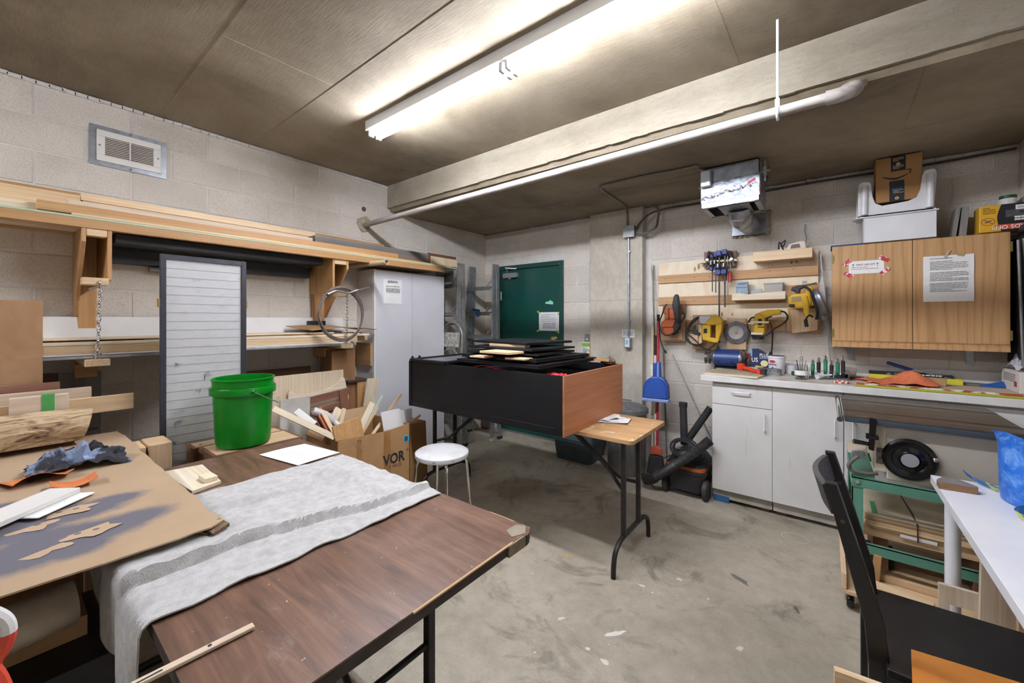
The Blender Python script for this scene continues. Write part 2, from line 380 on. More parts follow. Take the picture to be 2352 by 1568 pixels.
# patch and old hole on the left wall
mb = MB(); r_ = random.Random(5)
for yc, zc, R in ((2.236, 2.375, .062),):
    pts = [(R * (1 + r_.uniform(-.25, .3)) * math.cos(t * .6283), R * (1.25 + r_.uniform(-.25, .3)) * math.sin(t * .6283)) for t in range(10)]
    mb.prism([(yc + a, zc + b) for a, b in pts], XL - .002, XL + .018, Matrix(((0, 0, 1, 0), (1, 0, 0, 0), (0, 1, 0, 0), (0, 0, 0, 1))))
build('mortar_patch', mb, mat('rough_plaster', 'b0a58c', .95, 0, '8e8168', 30, bump=.6, bscale=60), wall_left)
build('drill_hole', MB().cyl((XL + .0045, 2.236, 2.53), (XL + .0065, 2.236, 2.53), .024, n=12), mat('hole_dark', '5b5148', .95), wall_left)
# paint marks on the floor
def splash(name, cx, cy, a, b, rot, col, seed, n=14):
    r = random.Random(seed); M = Matrix.Translation((cx, cy, 0)) @ Matrix.Rotation(rot, 4, 'Z')
    pts = [((a * (1 + r.uniform(-.45, .35))) * math.cos(2*math.pi*i/n), (b * (1 + r.uniform(-.45, .35))) * math.sin(2*math.pi*i/n)) for i in range(n)]
    build(name, MB().prism(pts, 0, .0012, M), mat('floor_paint_' + col, col, .6), floor)
for px, py, a, b, rot, col in ((1412, 1455, .05, .014, .9, 'ddd8cc'), (1300, 1275, .05, .016, .3, 'b39a6e'), (1390, 1520, .02, .012, 0, 'd8d2c6'), (1560, 1330, .015, .01, 0, 'cfc9bd'),
        (1110, 1125, .05, .02, .4, 'a89878'), (1150, 1135, .03, .008, .2, 'b8a888'), (1445, 1215, .05, .02, 0, '8c877e'), (1700, 1490, .02, .012, 1, 'c9c2b4'), (1240, 1105, .045, .008, 2.4, '8f8b84'),
        (1350, 1490, .012, .008, 0, 'd8d2c6'), (1475, 1345, .02, .01, 0, 'd3cdc0'), (1830, 1400, .03, .008, 2, '5a554c'), (1700, 1330, .06, .018, 2.6, '6a655b'), (1290, 1420, .02, .008, 1, 'd3cdc0')):
    q = P(px, py, z=0); splash('paint_mark', q.x, q.y, a, b, rot, col, px)
q = P(1826, 1235, z=0)
build('chalk_ring', MB().tube([q + V((.075 * math.cos(t * .35), .062 * math.sin(t * .35), .0)) for t in range(18)], .0016, 4, closed=True), mat('chalk', 'c9c1ae', .9), floor)
# ================================================================== fluorescent strips
tube_m, nt, b = _base('tube_glow')
b.inputs['Base Color'].default_value = (1, 1, 1, 1); b.inputs['Emission Color'].default_value = (.93, .975, 1.1, 1); b.inputs['Emission Strength'].default_value = TUBE_STRENGTH
tube_back = tube_m.copy(); tube_back.name = 'tube_glow_back'; tube_back.node_tree.nodes['Principled BSDF'].inputs['Emission Strength'].default_value = TUBE_BACK
white_enamel = mat('white_enamel', 'dcdcdc', .35, 0, 'd0d0d0', 4)
def strip_light(y, label, x0=-2.56, x1=-.08, ZC=ZC, tube_m=tube_m):
    ZT = 2.83
    t = thing('strip_light', label, 'light', ((x0 + x1) / 2, y, ZC), None, 'fluorescent ceiling strips')
    build('housing', MB().prism([(y - .062, ZC), (y - .062, ZC - .06), (y - .056, ZC - .064), (y + .056, ZC - .064), (y + .062, ZC - .06), (y + .062, ZC)], x0, x1,
          Matrix(((0, 0, 1, 0), (1, 0, 0, 0), (0, 1, 0, 0), (0, 0, 0, 1)))), white_enamel, t)
    xm = (x0 + x1) / 2
    for s in (-1, 1):
        for a, b in ((x0 + .03, xm - .035), (xm + .035, x1 - .03)):
            build('tube', MB().cyl((a, y + s * .03, ZC - .089), (b, y + s * .03, ZC - .089), .0155, n=14), tube_m, t, smooth=True)
    for xx in (x0 + .018, xm - .022, xm + .022, x1 - .018):
        build('lamp_holder', MB().box(xx - .01, xx + .01, y - .05, y - .012, ZC - .108, ZC - .06).box(xx - .01, xx + .01, y + .012, y + .05, ZC - .108, ZC - .06), white_enamel, t, bevel=.004)
    if ZC < ZT:
        for xx in (x0 + .3, x1 - .3): build('hanging_rod', MB().cyl((xx, y, ZC), (xx, y, ZT), .005, n=8), steel, t)
    build('end_plate', MB().box(x0 - .004, x0, y - .063, y + .063, ZC - .066, ZC), white_enamel, t)
    return t
strip_light(1.655, 'twin-tube white fluorescent strip on the ceiling, lit')
strip_light(-1.9, 'lit twin-tube fluorescent strip on the ceiling behind the viewer', x0=-3.5, x1=-1.9, tube_m=tube_back)
# ================================================================== wall vent
def vent():
    y0, y1, z0, z1 = .346, .716, 2.408, 2.66
    t = thing('wall_vent', 'white louvred vent grille in a galvanised frame high on the block wall', 'vent', (XL, (y0 + y1) / 2, z0))
    x = XL + .006
    mb = MB(); e = .035
    mb.box(x - .004, x + .006, y0, y1, z0, z0 + e).box(x - .004, x + .006, y0, y1, z1 - e, z1).box(x - .004, x + .006, y0, y0 + e, z0 + e, z1 - e).box(x - .004, x + .006, y1 - e, y1, z0 + e, z1 - e)
    build('flange', mb, galv, t)
    c = mat('cream_enamel', 'dedad2', .4); a0, a1, b0, b1 = y0 + .03, y1 - .03, z0 + .028, z1 - .028; e = .038; mb = MB()
    mb.box(x, x + .014, a0, a1, b0, b0 + e).box(x, x + .014, a0, a1, b1 - e, b1).box(x, x + .014, a0, a0 + e, b0 + e, b1 - e).box(x, x + .014, a1 - e, a1, b0 + e, b1 - e)
    build('grille_frame', mb, c, t, bevel=.002)
    build('grille_back', MB().box(x - .003, x, a0 + e, a1 - e, b0 + e, b1 - e), mat('vent_dark', '3a3028', .9), t)
    n = 11; h = (b1 - b0 - 2 * e)
    for i in range(n):
        z = b0 + e + h * (i + .5) / n
        build('slat', MB().ob((x + .007, (a0 + a1) / 2, z), (.012, a1 - a0 - 2 * e, .0045), (0, .45, 0)), mat('cream_slat', 'd3cbbf', .45), t)
    build('mullion', MB().box(x + .004, x + .0155, (a0 + a1) / 2 - .003, (a0 + a1) / 2 + .003, b0 + e, b1 - e), c, t)
    for yy, zz in ((y0 + .19, z1 - .013), (y0 + .19, z0 + .013), (a0 + .014, (z0 + z1) / 2), (a1 - .014, (z0 + z1) / 2)): build('screw', MB().sphere((x + .012, yy, zz), .007, 8, 5), steel, t, smooth=True)
vent()
# ================================================================== sprinkler pipe
pipe_m = mat('pipe_paint', 'a39e98', .6, .05, '857c73', 7, .4, .6, stretch=(.6, 4, 4))
t = thing('ceiling_pipe', 'long grey pipe running below the ceiling step to an elbow', 'pipe', (XL, 2.24, 2.38))
e0, e1 = V((.045, 2.25, 2.405)), V((.1, 2.55, 2.566))
build('pipe_run', MB().cyl((XL, 2.236, 2.368), e0, .024, n=16), pipe_m, t, smooth=True)
build('elbow', MB().tube(bez([e0 + V((-.05, 0, 0)), e0 + V((.0, .0, 0)), e0 + V((.04, .035, .02)), e0 + V((.052, .09, .05))], 6), .031, 14), pipe_m, t, smooth=True)
build('riser', MB().cyl(e0 + V((.052, .085, .048)), e1, .022, n=14).cyl(e0 + V((.052, .13, .07)), e0 + V((.052, .165, .09)), .03, n=6), pipe_m, t, smooth=True)
build('ceiling_flange', MB().lathe([(.02, -.02), (.035, -.016), (.052, -.008), (.054, 0)], e1 + V((0, 0, -.002)), 20), mat('rusty_flange', '9c8a76', .7, .2, '7c6a58', 20), t, smooth=True)
t = thing('pipe_hanger', 'thin white threaded hanger rod holding the ceiling pipe', 'hanger', (-.183, 2.243, 2.37))
build('rod', MB().cyl((-.183, 2.243, 2.425), (-.183, 2.243, ZC), .0055, n=8), white_enamel, t, smooth=True)
build('clamp', MB().tube([V((-.183, 2.246, 2.395)) + V((0, math.cos(a) * .029, math.sin(a) * .029)) for a in [i * .5236 for i in range(12)]], .006, 6, closed=True)
      .box(-.192, -.174, 2.234, 2.252, 2.42, 2.46), white_enamel, t, smooth=True)
# ================================================================== duct fan box
t = thing('duct_fan_box', 'galvanised sheet-metal fan box hung under the slab', 'duct', (-.56, 3.43, 2.26))
x0, x1, y0, y1, z0, z1 = -.745, -.37, 3.25, 3.6, 2.262, 2.553; g = .004
mb = MB().box(x0, x1, y0, y0 + g, z0, z1).box(x0, x1, y1 - g, y1, z0, z1).box(x0, x0 + g, y0, y1, z0, z1).box(x1 - g, x1, y0, y1, z0, z1).box(x0, x1, y0, y1, z1 - g, z1)
build('casing', mb, galv, t)
mb = MB().box(x0 + .004, x1 - .004, y0 + .004, y0 + .03, z0 - .001, z0 + .004).box(x0 + .004, x1 - .004, y1 - .03, y1 - .004, z0 - .001, z0 + .004).box(x0 + .004, x0 + .035, y0, y1, z0 - .001, z0 + .004).box(x1 - .035, x1 - .004, y0, y1, z0 - .001, z0 + .004).box(-.64, -.44, y0, y1, z0 - .001, z0 + .004)
build('bottom_plate', mb, galv, t)
build('inner_dark', MB().box(x0 + .006, x1 - .006, y0 + .006, y1 - .006, z0 + .1, z0 + .104), mat('duct_dark', '15161a', .8), t)
foil = mat('foil_tape', 'a4a8ad', .42, .7, '777c84', 26, .38, .62, bump=.5, bscale=45)
build('foil_wrap', MB().box(x0 + .0, x1 + .003, y0 - .004, y0, z0 + .035, z0 + .19).box(x1, x1 + .004, y0 - .004, y0 + .06, z0 + .05, z0 + .17), foil, t)
mb = MB(); r_ = random.Random(12)
for i in range(26):
    u = i / 25; xx = x0 + .01 + u * (x1 - x0 - .05); zz = z0 + .07 + .05 * u + r_.uniform(-.012, .012)
    mb.ob((xx, y0 - .0045, zz), (r_.uniform(.008, .03), .002, r_.uniform(.003, .016)), (0, r_.uniform(-1, 1), 0))
build('print_smear', mb, mat('smear_ink', '6a5560', .6), t)
mb = MB().ob((x1 - .045, y0 - .0052, z0 + .14), (.05, .002, .018), (0, -.5, 0)).ob((x1 + .0052, y0 + .02, z0 + .09), (.002, .012, .07), (.3, 0, 0)).ob((x1 + .0052, y0 + .025, z0 + .085), (.002, .012, .05), (-.6, 0, 0))
build('tape_mark', mb, mat('tape_red', 'b03a44', .5), t)
el = [V((-.53, 3.46, 2.3)), V((-.53, 3.47, 2.2)), V((-.53, 3.53, 2.17)), V((-.53, 3.64, 2.17)), V((-.53, 3.8, 2.21)), V((-.53, 4.04, 2.255))]
el = [V((-.53, 3.5, 2.28)), V((-.53, 3.53, 2.235)), V((-.53, 3.6, 2.22)), V((-.53, 3.72, 2.225)), V((-.53, 4.04, 2.25))]
pts = bez(el, 5)
build('round_duct', MB().tube(pts, .078, 24), galv, t, smooth=True)
for k in (4, 11): build('duct_seam', MB().tube([pts[k], pts[k] + (pts[k+1] - pts[k]).normalized() * .008], .081, 24), steel, t, smooth=True)
build('wall_collar', MB().box(-.665, -.4, 4.005, 4.045, 2.168, 2.34), galv, t, bevel=.003)
mb = MB(); r_ = random.Random(4)
for i in range(22):
    yy = r_.uniform(4.03, 4.048); zz = 2.16 + .19 * i / 21
    mb.sphere((-.392 + r_.uniform(-.012, .01), yy, zz), r_.uniform(.012, .024), 6, 4)
    if i < 14: mb.sphere((-.66 + .26 * i / 13, yy, 2.16), r_.uniform(.008, .014), 6, 4)
build('foam_filler', mb, MATS['rough_plaster'], t, smooth=True)
build('terminal_box', MB().box(-.742, -.67, 3.205, 3.245, 2.41, 2.53), mat('box_steel', 'c3c7ca', .35, .7), t, bevel=.008)
for xx, yy in ((-.34, 3.3), (-.345, 3.5), (-.77, 3.42)):
    mb = MB().cyl((xx, yy, 2.4), (xx, yy, ZL), .006, n=6).cyl((xx, yy, 2.44), (xx, yy, 2.462), .014, n=6).cyl((xx, yy, 2.475), (xx, yy, 2.497), .014, n=6).box(xx - .03, xx + .03, yy - .012, yy + .012, 2.465, 2.472)
    build('hanger_bolt', mb, steel, t)
# ================================================================== conduits and electrical boxes
cond = mat('conduit_grey', '83817d', .5, .5, '6d6a66', 18)
flex = mat('flex_conduit', '9b9890', .45, .6, '77736c', 160, .4, .6, bump=.8, bscale=160)
def clips(name, pts, t, m=steel):
    for p in pts: build(name, MB().ob(p, (.03, .018, .02)), m, t, bevel=.004)
yb = 3.955
q = [V((-1.6, yb - .02, 2.385)), V((-1.6, yb - .014, 2.47)), V((-1.6, yb - .03, ZL - .02))] + [P(px, py, z=ZL - .012) for px, py in ((1432, 470), (1400, 448), (1382, 436), (1384, 426), (1410, 420), (1480, 404), (1552, 391), (1600, 381))] + [V((-.76, 3.2, 2.55)), V((-.715, 3.215, 2.53))]
t = tag(build('flexible_conduit', MB().tube(bez(q, 6), .0095, 8), flex, smooth=True), 'grey flexible conduit looping over the ceiling to the fan box', 'conduit')
q = [P(1463, 538, y=yb - .02), P(1480, 536, y=yb - .03), P(1505, 524, y=yb - .02), P(1511, 505, y=yb), P(1512, 480, y=yb + .01), V((-1.36, yb + .01, ZL))]
tag(build('bent_conduit', MB().tube(bez(q, 6), .012, 8), cond, smooth=True), 'short bent grey conduit from the column box up into the slab', 'conduit')
q = [P(1463, 526, y=yb - .01), P(1470, 512, y=yb - .02), P(1495, 490, y=yb), P(1540, 477, y=3.99), P(1610, 466, y=4.02), P(1720, 446, y=4.025), P(1900, 414, y=4.025), P(2120, 380, y=4.025), P(2335, 341, y=4.025)]
t = tag(build('armoured_cable', MB().tube(bez(q, 6), .0095, 8), mat('dark_flex', '6a6660', .5, .5, '524e49', 160, .4, .6, bump=.8, bscale=160), smooth=True), 'dark armoured cable along the top of the far wall', 'cable')
clips('strap', [P(1560, 474, y=4.02), P(1880, 419, y=4.03), P(2100, 385, y=4.03)], t)
t = thing('junction_box', 'square grey junction box high on the concrete column', 'electrical box', (-1.565, yb, 2.26))
q0 = P(1438, 544, y=yb - .05); build('box_body', MB().box(-1.625, -1.515, yb - .055, yb, 2.262, 2.375), mat('grey_enamel', '8f918e', .5, .3, '7e807d', 12), t, bevel=.005)
build('cover', MB().box(-1.628, -1.512, yb - .06, yb - .053, 2.259, 2.378), mat('grey_enamel2', '9a9c99', .45, .4), t, bevel=.002)
for a, c in ((-1.525, 2.272), (-1.615, 2.366)): build('screw', MB().sphere((a, yb - .061, c), .005, 6, 4), black_metal, t)
t = thing('light_switch', 'metal switch box with blue sticker at the foot of a column conduit', 'switch', (-1.57, yb, 1.13))
build('conduit', MB().cyl((-1.585, yb - .018, 1.26), (-1.585, yb - .018, 2.26), .0095, n=10), galv, t, smooth=True)
clips('strap', [V((-1.58, yb - .015, 2.12)), V((-1.58, yb - .015, 1.42))], t, galv)
build('switch_body', MB().box(-1.615, -1.555, yb - .055, yb, 1.14, 1.25), galv, t, bevel=.008)
build('switch_plate', MB().box(-1.608, -1.562, yb - .058, yb - .054, 1.155, 1.24), mat('plate_white', 'ccd4d9', .5), t)
build('sticker', MB().box(-1.602, -1.575, yb - .0595, yb - .0575, 1.18, 1.228), mat('sticker_blue', '7fb4cf', .5), t)
t = thing('wall_notice', 'small white printed notice on the column behind the switch conduit', 'sign', (-1.59, yb, 1.25))
build('card', MB().box(-1.66, -1.53, yb - .003, yb, 1.252, 1.33), paper, t); lines('print', t, inkgrey, (-1.65, yb - .003, 1.262), (1, 0, 0), (0, 0, 1), .11, .055, 4, 3)
t = thing('isolator_switch', 'grey wall switch box with a green and white tag beside the door', 'switch', (-2.1, YF, 1.1))
yw = YF - .004
build('conduit', MB().tube(bez([V((-2.055, yw - .012, 1.26)), V((-2.055, yw - .012, 2.2)), V((-2.05, yw - .016, 2.28)), V((-2.02, yw - .05, 2.34)), V((-2.02, yw - .06, 2.4)), V((-2.02, yw - .06, ZL))], 6), .012, 8), cond, t, smooth=True)
clips('strap', [V((-2.055, yw - .012, 2.05)), V((-2.055, yw - .012, 1.55))], t, cond)
build('box_body', MB().box(-2.11, -2.02, yw - .06, yw, 1.1, 1.27), MATS['grey_enamel'], t, bevel=.006)
build('toggle', MB().sphere((-2.075, yw - .066, 1.215), .012, 8, 6), white_enamel, t)
build('tag_card', MB().ob((-2.085, yw - .07, 1.12), (.1, .002, .13), (.08, 0, 0)), paper, t)
build('tag_band', MB().ob((-2.085, yw - .0735, 1.155), (.098, .002, .04), (.08, 0, 0)), mat('tag_green', '86b84a', .6), t)
lines('print', t, inkgrey, (-2.125, yw - .076, 1.065), (1, 0, 0), (0, .05, 1), .08, .06, 4, 9)
t = thing('yellow_stick', 'thin yellow stick leaning on the column beside the switch box', 'stick', (-2.03, 3.93, 0))
build('stick', MB().beam((-2.035, 3.95, .5), (-2.02, 3.965, 1.27), .016, .016), W('fir', 'Z'), t); build('stick_foot', MB().beam((-2.045, 3.93, 0), (-2.035, 3.95, .5), .016, .016), W('fir', 'Z'), t)
from mathutils import noise
# ================================================================== lumber rack on the left wall
YZ = Matrix(((0, 0, 1, 0), (1, 0, 0, 0), (0, 1, 0, 0), (0, 0, 0, 1)))      # (u,v,w) -> (w,u,v)
XZ = Matrix(((1, 0, 0, 0), (0, 0, 1, 0), (0, 1, 0, 0), (0, 0, 0, 1)))      # (u,v,w) -> (u,w,v)
xw = XL + .005
rack = thing('lumber_rack', 'two-tier wooden lumber rack fixed to the left block wall', 'rack', (xw, .8, 1.0))
build('front_rail', MB().box(-3.24, -3.2, -.7, 2.92, 1.935, 1.985), W('fir', 'Y'), rack, bevel=.003)
for a, b, kd in ((-3.36, -3.25, 'tan'), (-3.5, -3.37, 'ash'), (xw, -3.515, 'fir')): build('deck_plank', MB().box(a, b, -.7, 2.9, 1.947, 1.967), W(kd, 'Y'), rack)
for (y0, y1, xf, flip) in ((.275, .395, -3.205, 0), (1.70, 1.84, -3.217, 1)):
    taper = [(xw, 1.94), (xf, 1.94), (xf + .002, 1.86), (xw + .035, 1.45), (xw, 1.45)]; rect = [(xw, 1.94), (xf, 1.94), (xf, 1.654), (xw, 1.654)]
    ya, yb_ = (y0, y1 - .018)
    build('tapered_gusset', MB().prism(taper, *((yb_, yb_ + .018) if flip else (ya, ya + .018)), XZ), W('fir', 'Z'), rack, bevel=.002)
    build('square_gusset', MB().prism(rect, *((ya, ya + .018) if flip else (yb_, yb_ + .018)), XZ), W('fir', 'Z'), rack, bevel=.002)
    build('top_block', MB().box(xf - .06, xf - .002, y0 + .019, y1 - .019, 1.895, 1.94), W('pine', 'Y'), rack, bevel=.003)
    build('wall_cleat', MB().box(xw, xw + .038, y0 + .019, y1 - .019, 1.18, 1.94), W('fir', 'Z'), rack, bevel=.003)
    build('hanger_block', MB().box(xf - .055, xf + .03, y0 + (.0 if not flip else .03), y1 - (.016 if not flip else 0), 1.622, 1.662), W('tan', 'Y'), rack, bevel=.004)
build('lower_arm', MB().box(xw, -3.17, .285, .385, 1.172, 1.212), W('pine', 'X'), rack, bevel=.004)
build('lower_arm', MB().box(xw, -3.17, 1.762, 1.858, 1.19, 1.23), W('pine', 'X'), rack, bevel=.004)
build('lower_block', MB().box(xw + .04, -3.42, .27, .36, 1.09, 1.17), W('fir', 'Y'), rack, bevel=.004)
build('lower_block', MB().box(xw + .04, -3.4, 1.72, 1.82, 1.11, 1.188), W('fir', 'Y'), rack, bevel=.004)
# ---- chains
def link_mesh():
    mb = MB(); n = 14; pts = []
    for i in range(n):
        a = 2 * math.pi * i / n; pts.append(V((.0085 * math.cos(a), 0, .017 * math.sin(a) if abs(math.sin(a)) < .99 else .017 * math.sin(a))))
    mb.tube(pts, .0028, 6, closed=True)
    o = build('link', mb, chrome, rack, smooth=True); me = o.data; me.transform(Matrix.Translation(OFF[rack])); del OFF[o]; bpy.data.objects.remove(o); return me
LM = link_mesh()
def chain(label, p0, p1):
    p0, p1 = V(p0), V(p1); t = thing('hanging_chain', label, 'chain', tuple(p1), None, 'chains of the lumber rack'); d = p1 - p0; n = max(2, int(d.length / .0265))
    for i in range(n + 1):
        o = bpy.data.objects.new('link', LM); COL.objects.link(o); o.parent = t; o.location = p0 + d * (i / n) - OFF[t]
        o.rotation_euler = (0, 0, 0.2 + (i % 2) * 1.57)
    build('screw_eye', MB().tube(arc(p0 + V((0, 0, .012)), (1, 0, 0), (0, 0, 1), .012, 0, 6.0, 12), .003, 6).cyl(p0 + V((0, 0, .02)), p0 + V((-.03, 0, .03)), .003, n=6), chrome, t, smooth=True)
    build('end_hook', MB().tube(arc(p1 + V((0, 0, .015)), (0, 1, 0), (0, 0, 1), .013, -.6, 5.0, 12), .003, 6), chrome, t, smooth=True)
chain('chrome chain hanging down to the left arm of the lumber rack', (-3.165, .342, 1.622), (-3.185, .335, 1.225))
chain('chrome chain inside the coiled cable on the lumber rack', (-3.172, 1.80, 1.63), (-3.18, 1.80, 1.24))
build_hook = tag(build('steel_hook', MB().cyl((-3.165, .342, 1.612), (-3.15, .30, 1.598), .004, n=8), chrome, smooth=True), 'short bright steel hook pin at the top of the left chain', 'hook')
# ---- lumber on the upper tier
def lum(name, x0, x1, y0, y1, z0, z1, kind, label, cat='board', m=None, rx=0):
    if m is None: m = W(kind, 'Y')
    o = build(name, MB().box(x0, x1, y0, y1, z0, z1), m, bevel=.002); return tag(o, label, cat)
green_edge = mat('green_board', 'a9b79a', .6, 0, 'b9c4aa', 4)
lum('sheet_board', -3.6, -3.205, -.7, 3.1, 1.986, 1.997, '', 'long sheet with a pale green edge lying on the rack rail', m=green_edge)
lum('sheet_board', -3.58, -3.207, .24, 3.02, 1.998, 2.01, 'pine', 'thin pale pine sheet on the green-edged sheet of the rack')
lum('plank', -3.31, -3.25, .12, 2.37, 2.012, 2.062, 'fir', 'long tan lumber piece along the front of the upper rack')
lum('plank', -3.42, -3.33, .235, 1.59, 2.012, 2.102, 'ash', 'grey-beige lumber piece behind the tan one on the upper rack')
lum('plank', -3.515, -3.43, .293, 1.66, 2.13, 2.172, 'pine', 'bright orange-tan lumber piece, highest on the upper rack', 'board')
lum('plank', -3.52, -3.43, .3, 1.6, 2.012, 2.128, 'tan', 'wide tan lumber under the highest piece on the upper rack')
lum('plank', -3.6, -3.53, -.7, 2.4, 2.012, 2.19, 'fir', 'wide reddish board standing against the wall on the upper rack')
lum('plank', -3.525, -3.435, -.7, .292, 2.02, 2.155, 'pine', 'broad yellow pine board at the left end of the upper rack')
lum('plank', -3.42, -3.3, -.7, .118, 2.012, 2.05, 'pale', 'pale short-cut board at the left front of the upper rack')
o = lum('plank', -3.43, -3.355, 1.62, 2.83, 2.012, 2.135, 'grey', 'weathered grey board on the right half of the upper rack')
o = lum('plank', -3.345, -3.33, 2.0, 2.8, 2.012, 2.05, 'brown', 'thin brown strip beside the weathered grey board of the rack')
t = thing('cardboard_pad', 'two beige cardboard pads leaning at the right end of the upper rack', 'cardboard', (-3.28, 2.97, 2.01))
build('pad', MB().ob((-3.285, 2.9, 2.06), (.012, .19, .085), (0, -.15, 0)), mat('card_beige', 'bda98c', .85, 0, 'c8b598', 5), t)
build('pad', MB().ob((-3.265, 3.06, 2.055), (.012, .2, .085), (0, -.15, 0)), MATS['card_beige'], t)
lum('sheet_board', -3.42, -3.41, 2.87, 3.29, 2.012, 2.16, 'dark', 'thin dark picture-frame edge behind the cardboard pads on the rack')
lum('plank', -3.5, -3.3, .42, 1.66, 1.885, 1.94, '', 'long black plank stored under the upper rack', m=black_paint)
lum('plank', -3.62, -3.52, .42, 1.66, 1.79, 1.88, '', 'wide black board on the wall under the upper rack', m=black_paint)
lum('plank', -3.62, -3.57, .62, 1.1, 1.755, 1.785, 'grey', 'short grey stick under the black board of the rack')
t = thing('mailing_tube', 'beige cardboard tube lying on the white wardrobe under the rack', 'tube', (-3.33, 2.1, 1.915))
build('roll', MB().lathe([(.019, 0), (.022, 0), (.022, .5), (.019, .5), (.019, 0)], (-3.5, 2.02, 1.93), 14, Matrix.Rotation(math.radians(90), 3, 'Y') @ Matrix.Rotation(-.1, 3, 'X')), mat('tube_card', 'c2ab8b', .85), t, smooth=True)
# ---- lumber on the lower tier
lum('sheet_board', -3.6, -3.2, -.5, 1.85, 1.233, 1.243, '', 'white laminate shelf sheet resting on the lower rack arms', m=white_lam)
lum('sheet_board', -3.6, -3.2, -.5, 1.84, 1.215, 1.231, '', 'pale aluminium-edged sheet lowest on the lower rack', m=alu)
lum('plank', -3.295, -3.205, .14, 1.915, 1.244, 1.288, 'pine', 'thick tan lumber piece at the front of the lower rack')
lum('plank', -3.3, -3.21, .1, 2.034, 1.29, 1.306, 'pale', 'thin pale pine strip on the thick lumber of the lower rack')
lum('plank', -3.4, -3.3, .45, 2.07, 1.244, 1.29, 'tan', 'darker tan board second from the front of the lower rack')
lum('plank', -3.4, -3.305, .55, 2.0, 1.292, 1.312, 'pine', 'knotty pale strip behind the front strip of the lower rack')
lum('sheet_board', -3.6, -3.29, -.4, 1.75, 1.315, 1.325, 'maple', 'beige veneer sheet lying on the lower rack')
lum('sheet_board', -3.6, -3.42, .2, 2.09, 1.244, 1.312, 'tan', 'tan board stack at the back of the lower rack')
o = build('sheet_board', MB().ob((-3.598, .75, 1.385), (.014, 2.5, .125), (0, -.12, 0)), white_lam); tag(o, 'long white panel leaning on the wall above the lower rack', 'panel')
lum('black_block', -3.59, -3.53, 1.66, 1.8, 1.328, 1.42, '', 'black painted block on the lower rack', 'block', black_paint)
rows = []
for i in range(7):
    u = i / 6; r = []
    for j in range(12):
        v = j / 11; jag = .02 * noise.noise(V((i * 1.3, 0, 5))) if j in (0,) else 0
        r.append((-3.55 + .28 * u, 1.47 + jag * 2 + .6 * v + .08 * u, 1.34 + .035 * (1 - v) * (1 - u) + .02 * math.sin(v * 3.1) + .01 * noise.noise(V((u * 3, v * 4, 1)))))
    rows.append(r)
tag(build('cardboard_sheet', MB().sheet(rows, .004), cardboard, smooth=True), 'torn brown cardboard sheet on the lower rack behind the coiled cable', 'cardboard')
# ---- coiled drain cable hung on the chain
t = thing('drain_cable', 'coiled rusty steel drain cable with a bent silver handle hung on the rack', 'cable', (-3.15, 1.8, 1.3))
cm = mat('rusty_cable', '6f6058', .5, .6, '8a7a70', 120, .4, .6, bump=.6, bscale=120); c0 = V((-3.12, 1.725, 1.475))
for i in range(7):
    r0 = .2 + .006 * math.sin(i * 2.1); zz = .012 * math.cos(i * 1.7); xx = .012 * math.sin(i * 2.6); yy = .006 * math.cos(i * 3.3)
    build('coil', MB().tube([c0 + V((xx + .006 * math.sin(3 * a + i), yy + r0 * .93 * math.cos(a) , zz + r0 * 1.06 * math.sin(a))) for a in [k * 2 * math.pi / 40 for k in range(40)]], .0052, 6, closed=True), cm, t, smooth=True)
build('handle', MB().tube(bez([c0 + V((.015, -.125, .155)), c0 + V((.02, -.06, .185)), c0 + V((.02, 0, .18)), c0 + V((.02, .05, .175)), c0 + V((.02, .13, .205))], 5), .009, 10), alu, t, smooth=True)
build('handle_rod', MB().cyl(c0 + V((.02, .13, .205)), c0 + V((.02, .24, .235)), .004, n=8), steel, t, smooth=True)
# ================================================================== white wardrobe
t = thing('wardrobe', 'tall plain white two-door wardrobe under the right end of the lumber rack', 'wardrobe', (-3.48, 2.6, 0))
wx0, wx1, wy0, wy1 = xw, -3.335, 2.161, 3.035
side_w = mat('wardrobe_side', 'd5d2cd', .45, 0, 'c9c6c1', 3); door_w = mat('wardrobe_door', 'd4d3d6', .32, 0, 'cbcacd', 2)
build('body', MB().box(wx0, wx1 - .02, wy0, wy1, 0, 1.905), side_w, t, bevel=.002)
ym = 2.6
build('door', MB().box(wx1 - .018, wx1, wy0 + .004, ym - .002, .05, 1.9), door_w, t, bevel=.0015); build('door', MB().box(wx1 - .018, wx1, ym + .002, wy1 - .001, .05, 1.9), door_w, t, bevel=.0015)
build('edge_strip', MB().box(wx1 - .004, wx1 + .004, wy0 - .002, wy0 + .012, .05, 1.905), mat('cream_edge', 'e4e0d6', .4), t)
n_ = thing('paper_notice', 'printed paper notice taped to the left door of the white wardrobe', 'notice', (wx1, 2.28, 1.5))
q0, q1 = P(880, 640, x=wx1), P(922, 698, x=wx1)
rows = [[(wx1 + .003 + .006 * max(0, math.sin(3 * u - 1.2)) * v, q0.y + (q1.y - q0.y) * v, q1.z + (q0.z - q1.z) * u) for v in [j / 5 for j in range(6)]] for u in [i / 8 for i in range(9)]]
build('page', MB().sheet(rows, .001), paper, n_, smooth=True)
hh = q0.z - q1.z; ww = q1.y - q0.y
lines('heading', n_, inkgrey, (wx1 + .0105, q0.y + ww * .22, q1.z + hh * .84), (0, 1, 0), (0, 0, 1), ww * .55, hh * .1, 2, 4, th=.6)
lines('print', n_, inkgrey, (wx1 + .0105, q0.y + ww * .12, q1.z + hh * .45), (0, 1, 0), (0, 0, 1), ww * .76, hh * .28, 6, 7, th=.45, skip=(1,))
lum('board', -3.36, -3.331, 0, 0, 0, 0, 'tan', 'x') if 0 else None
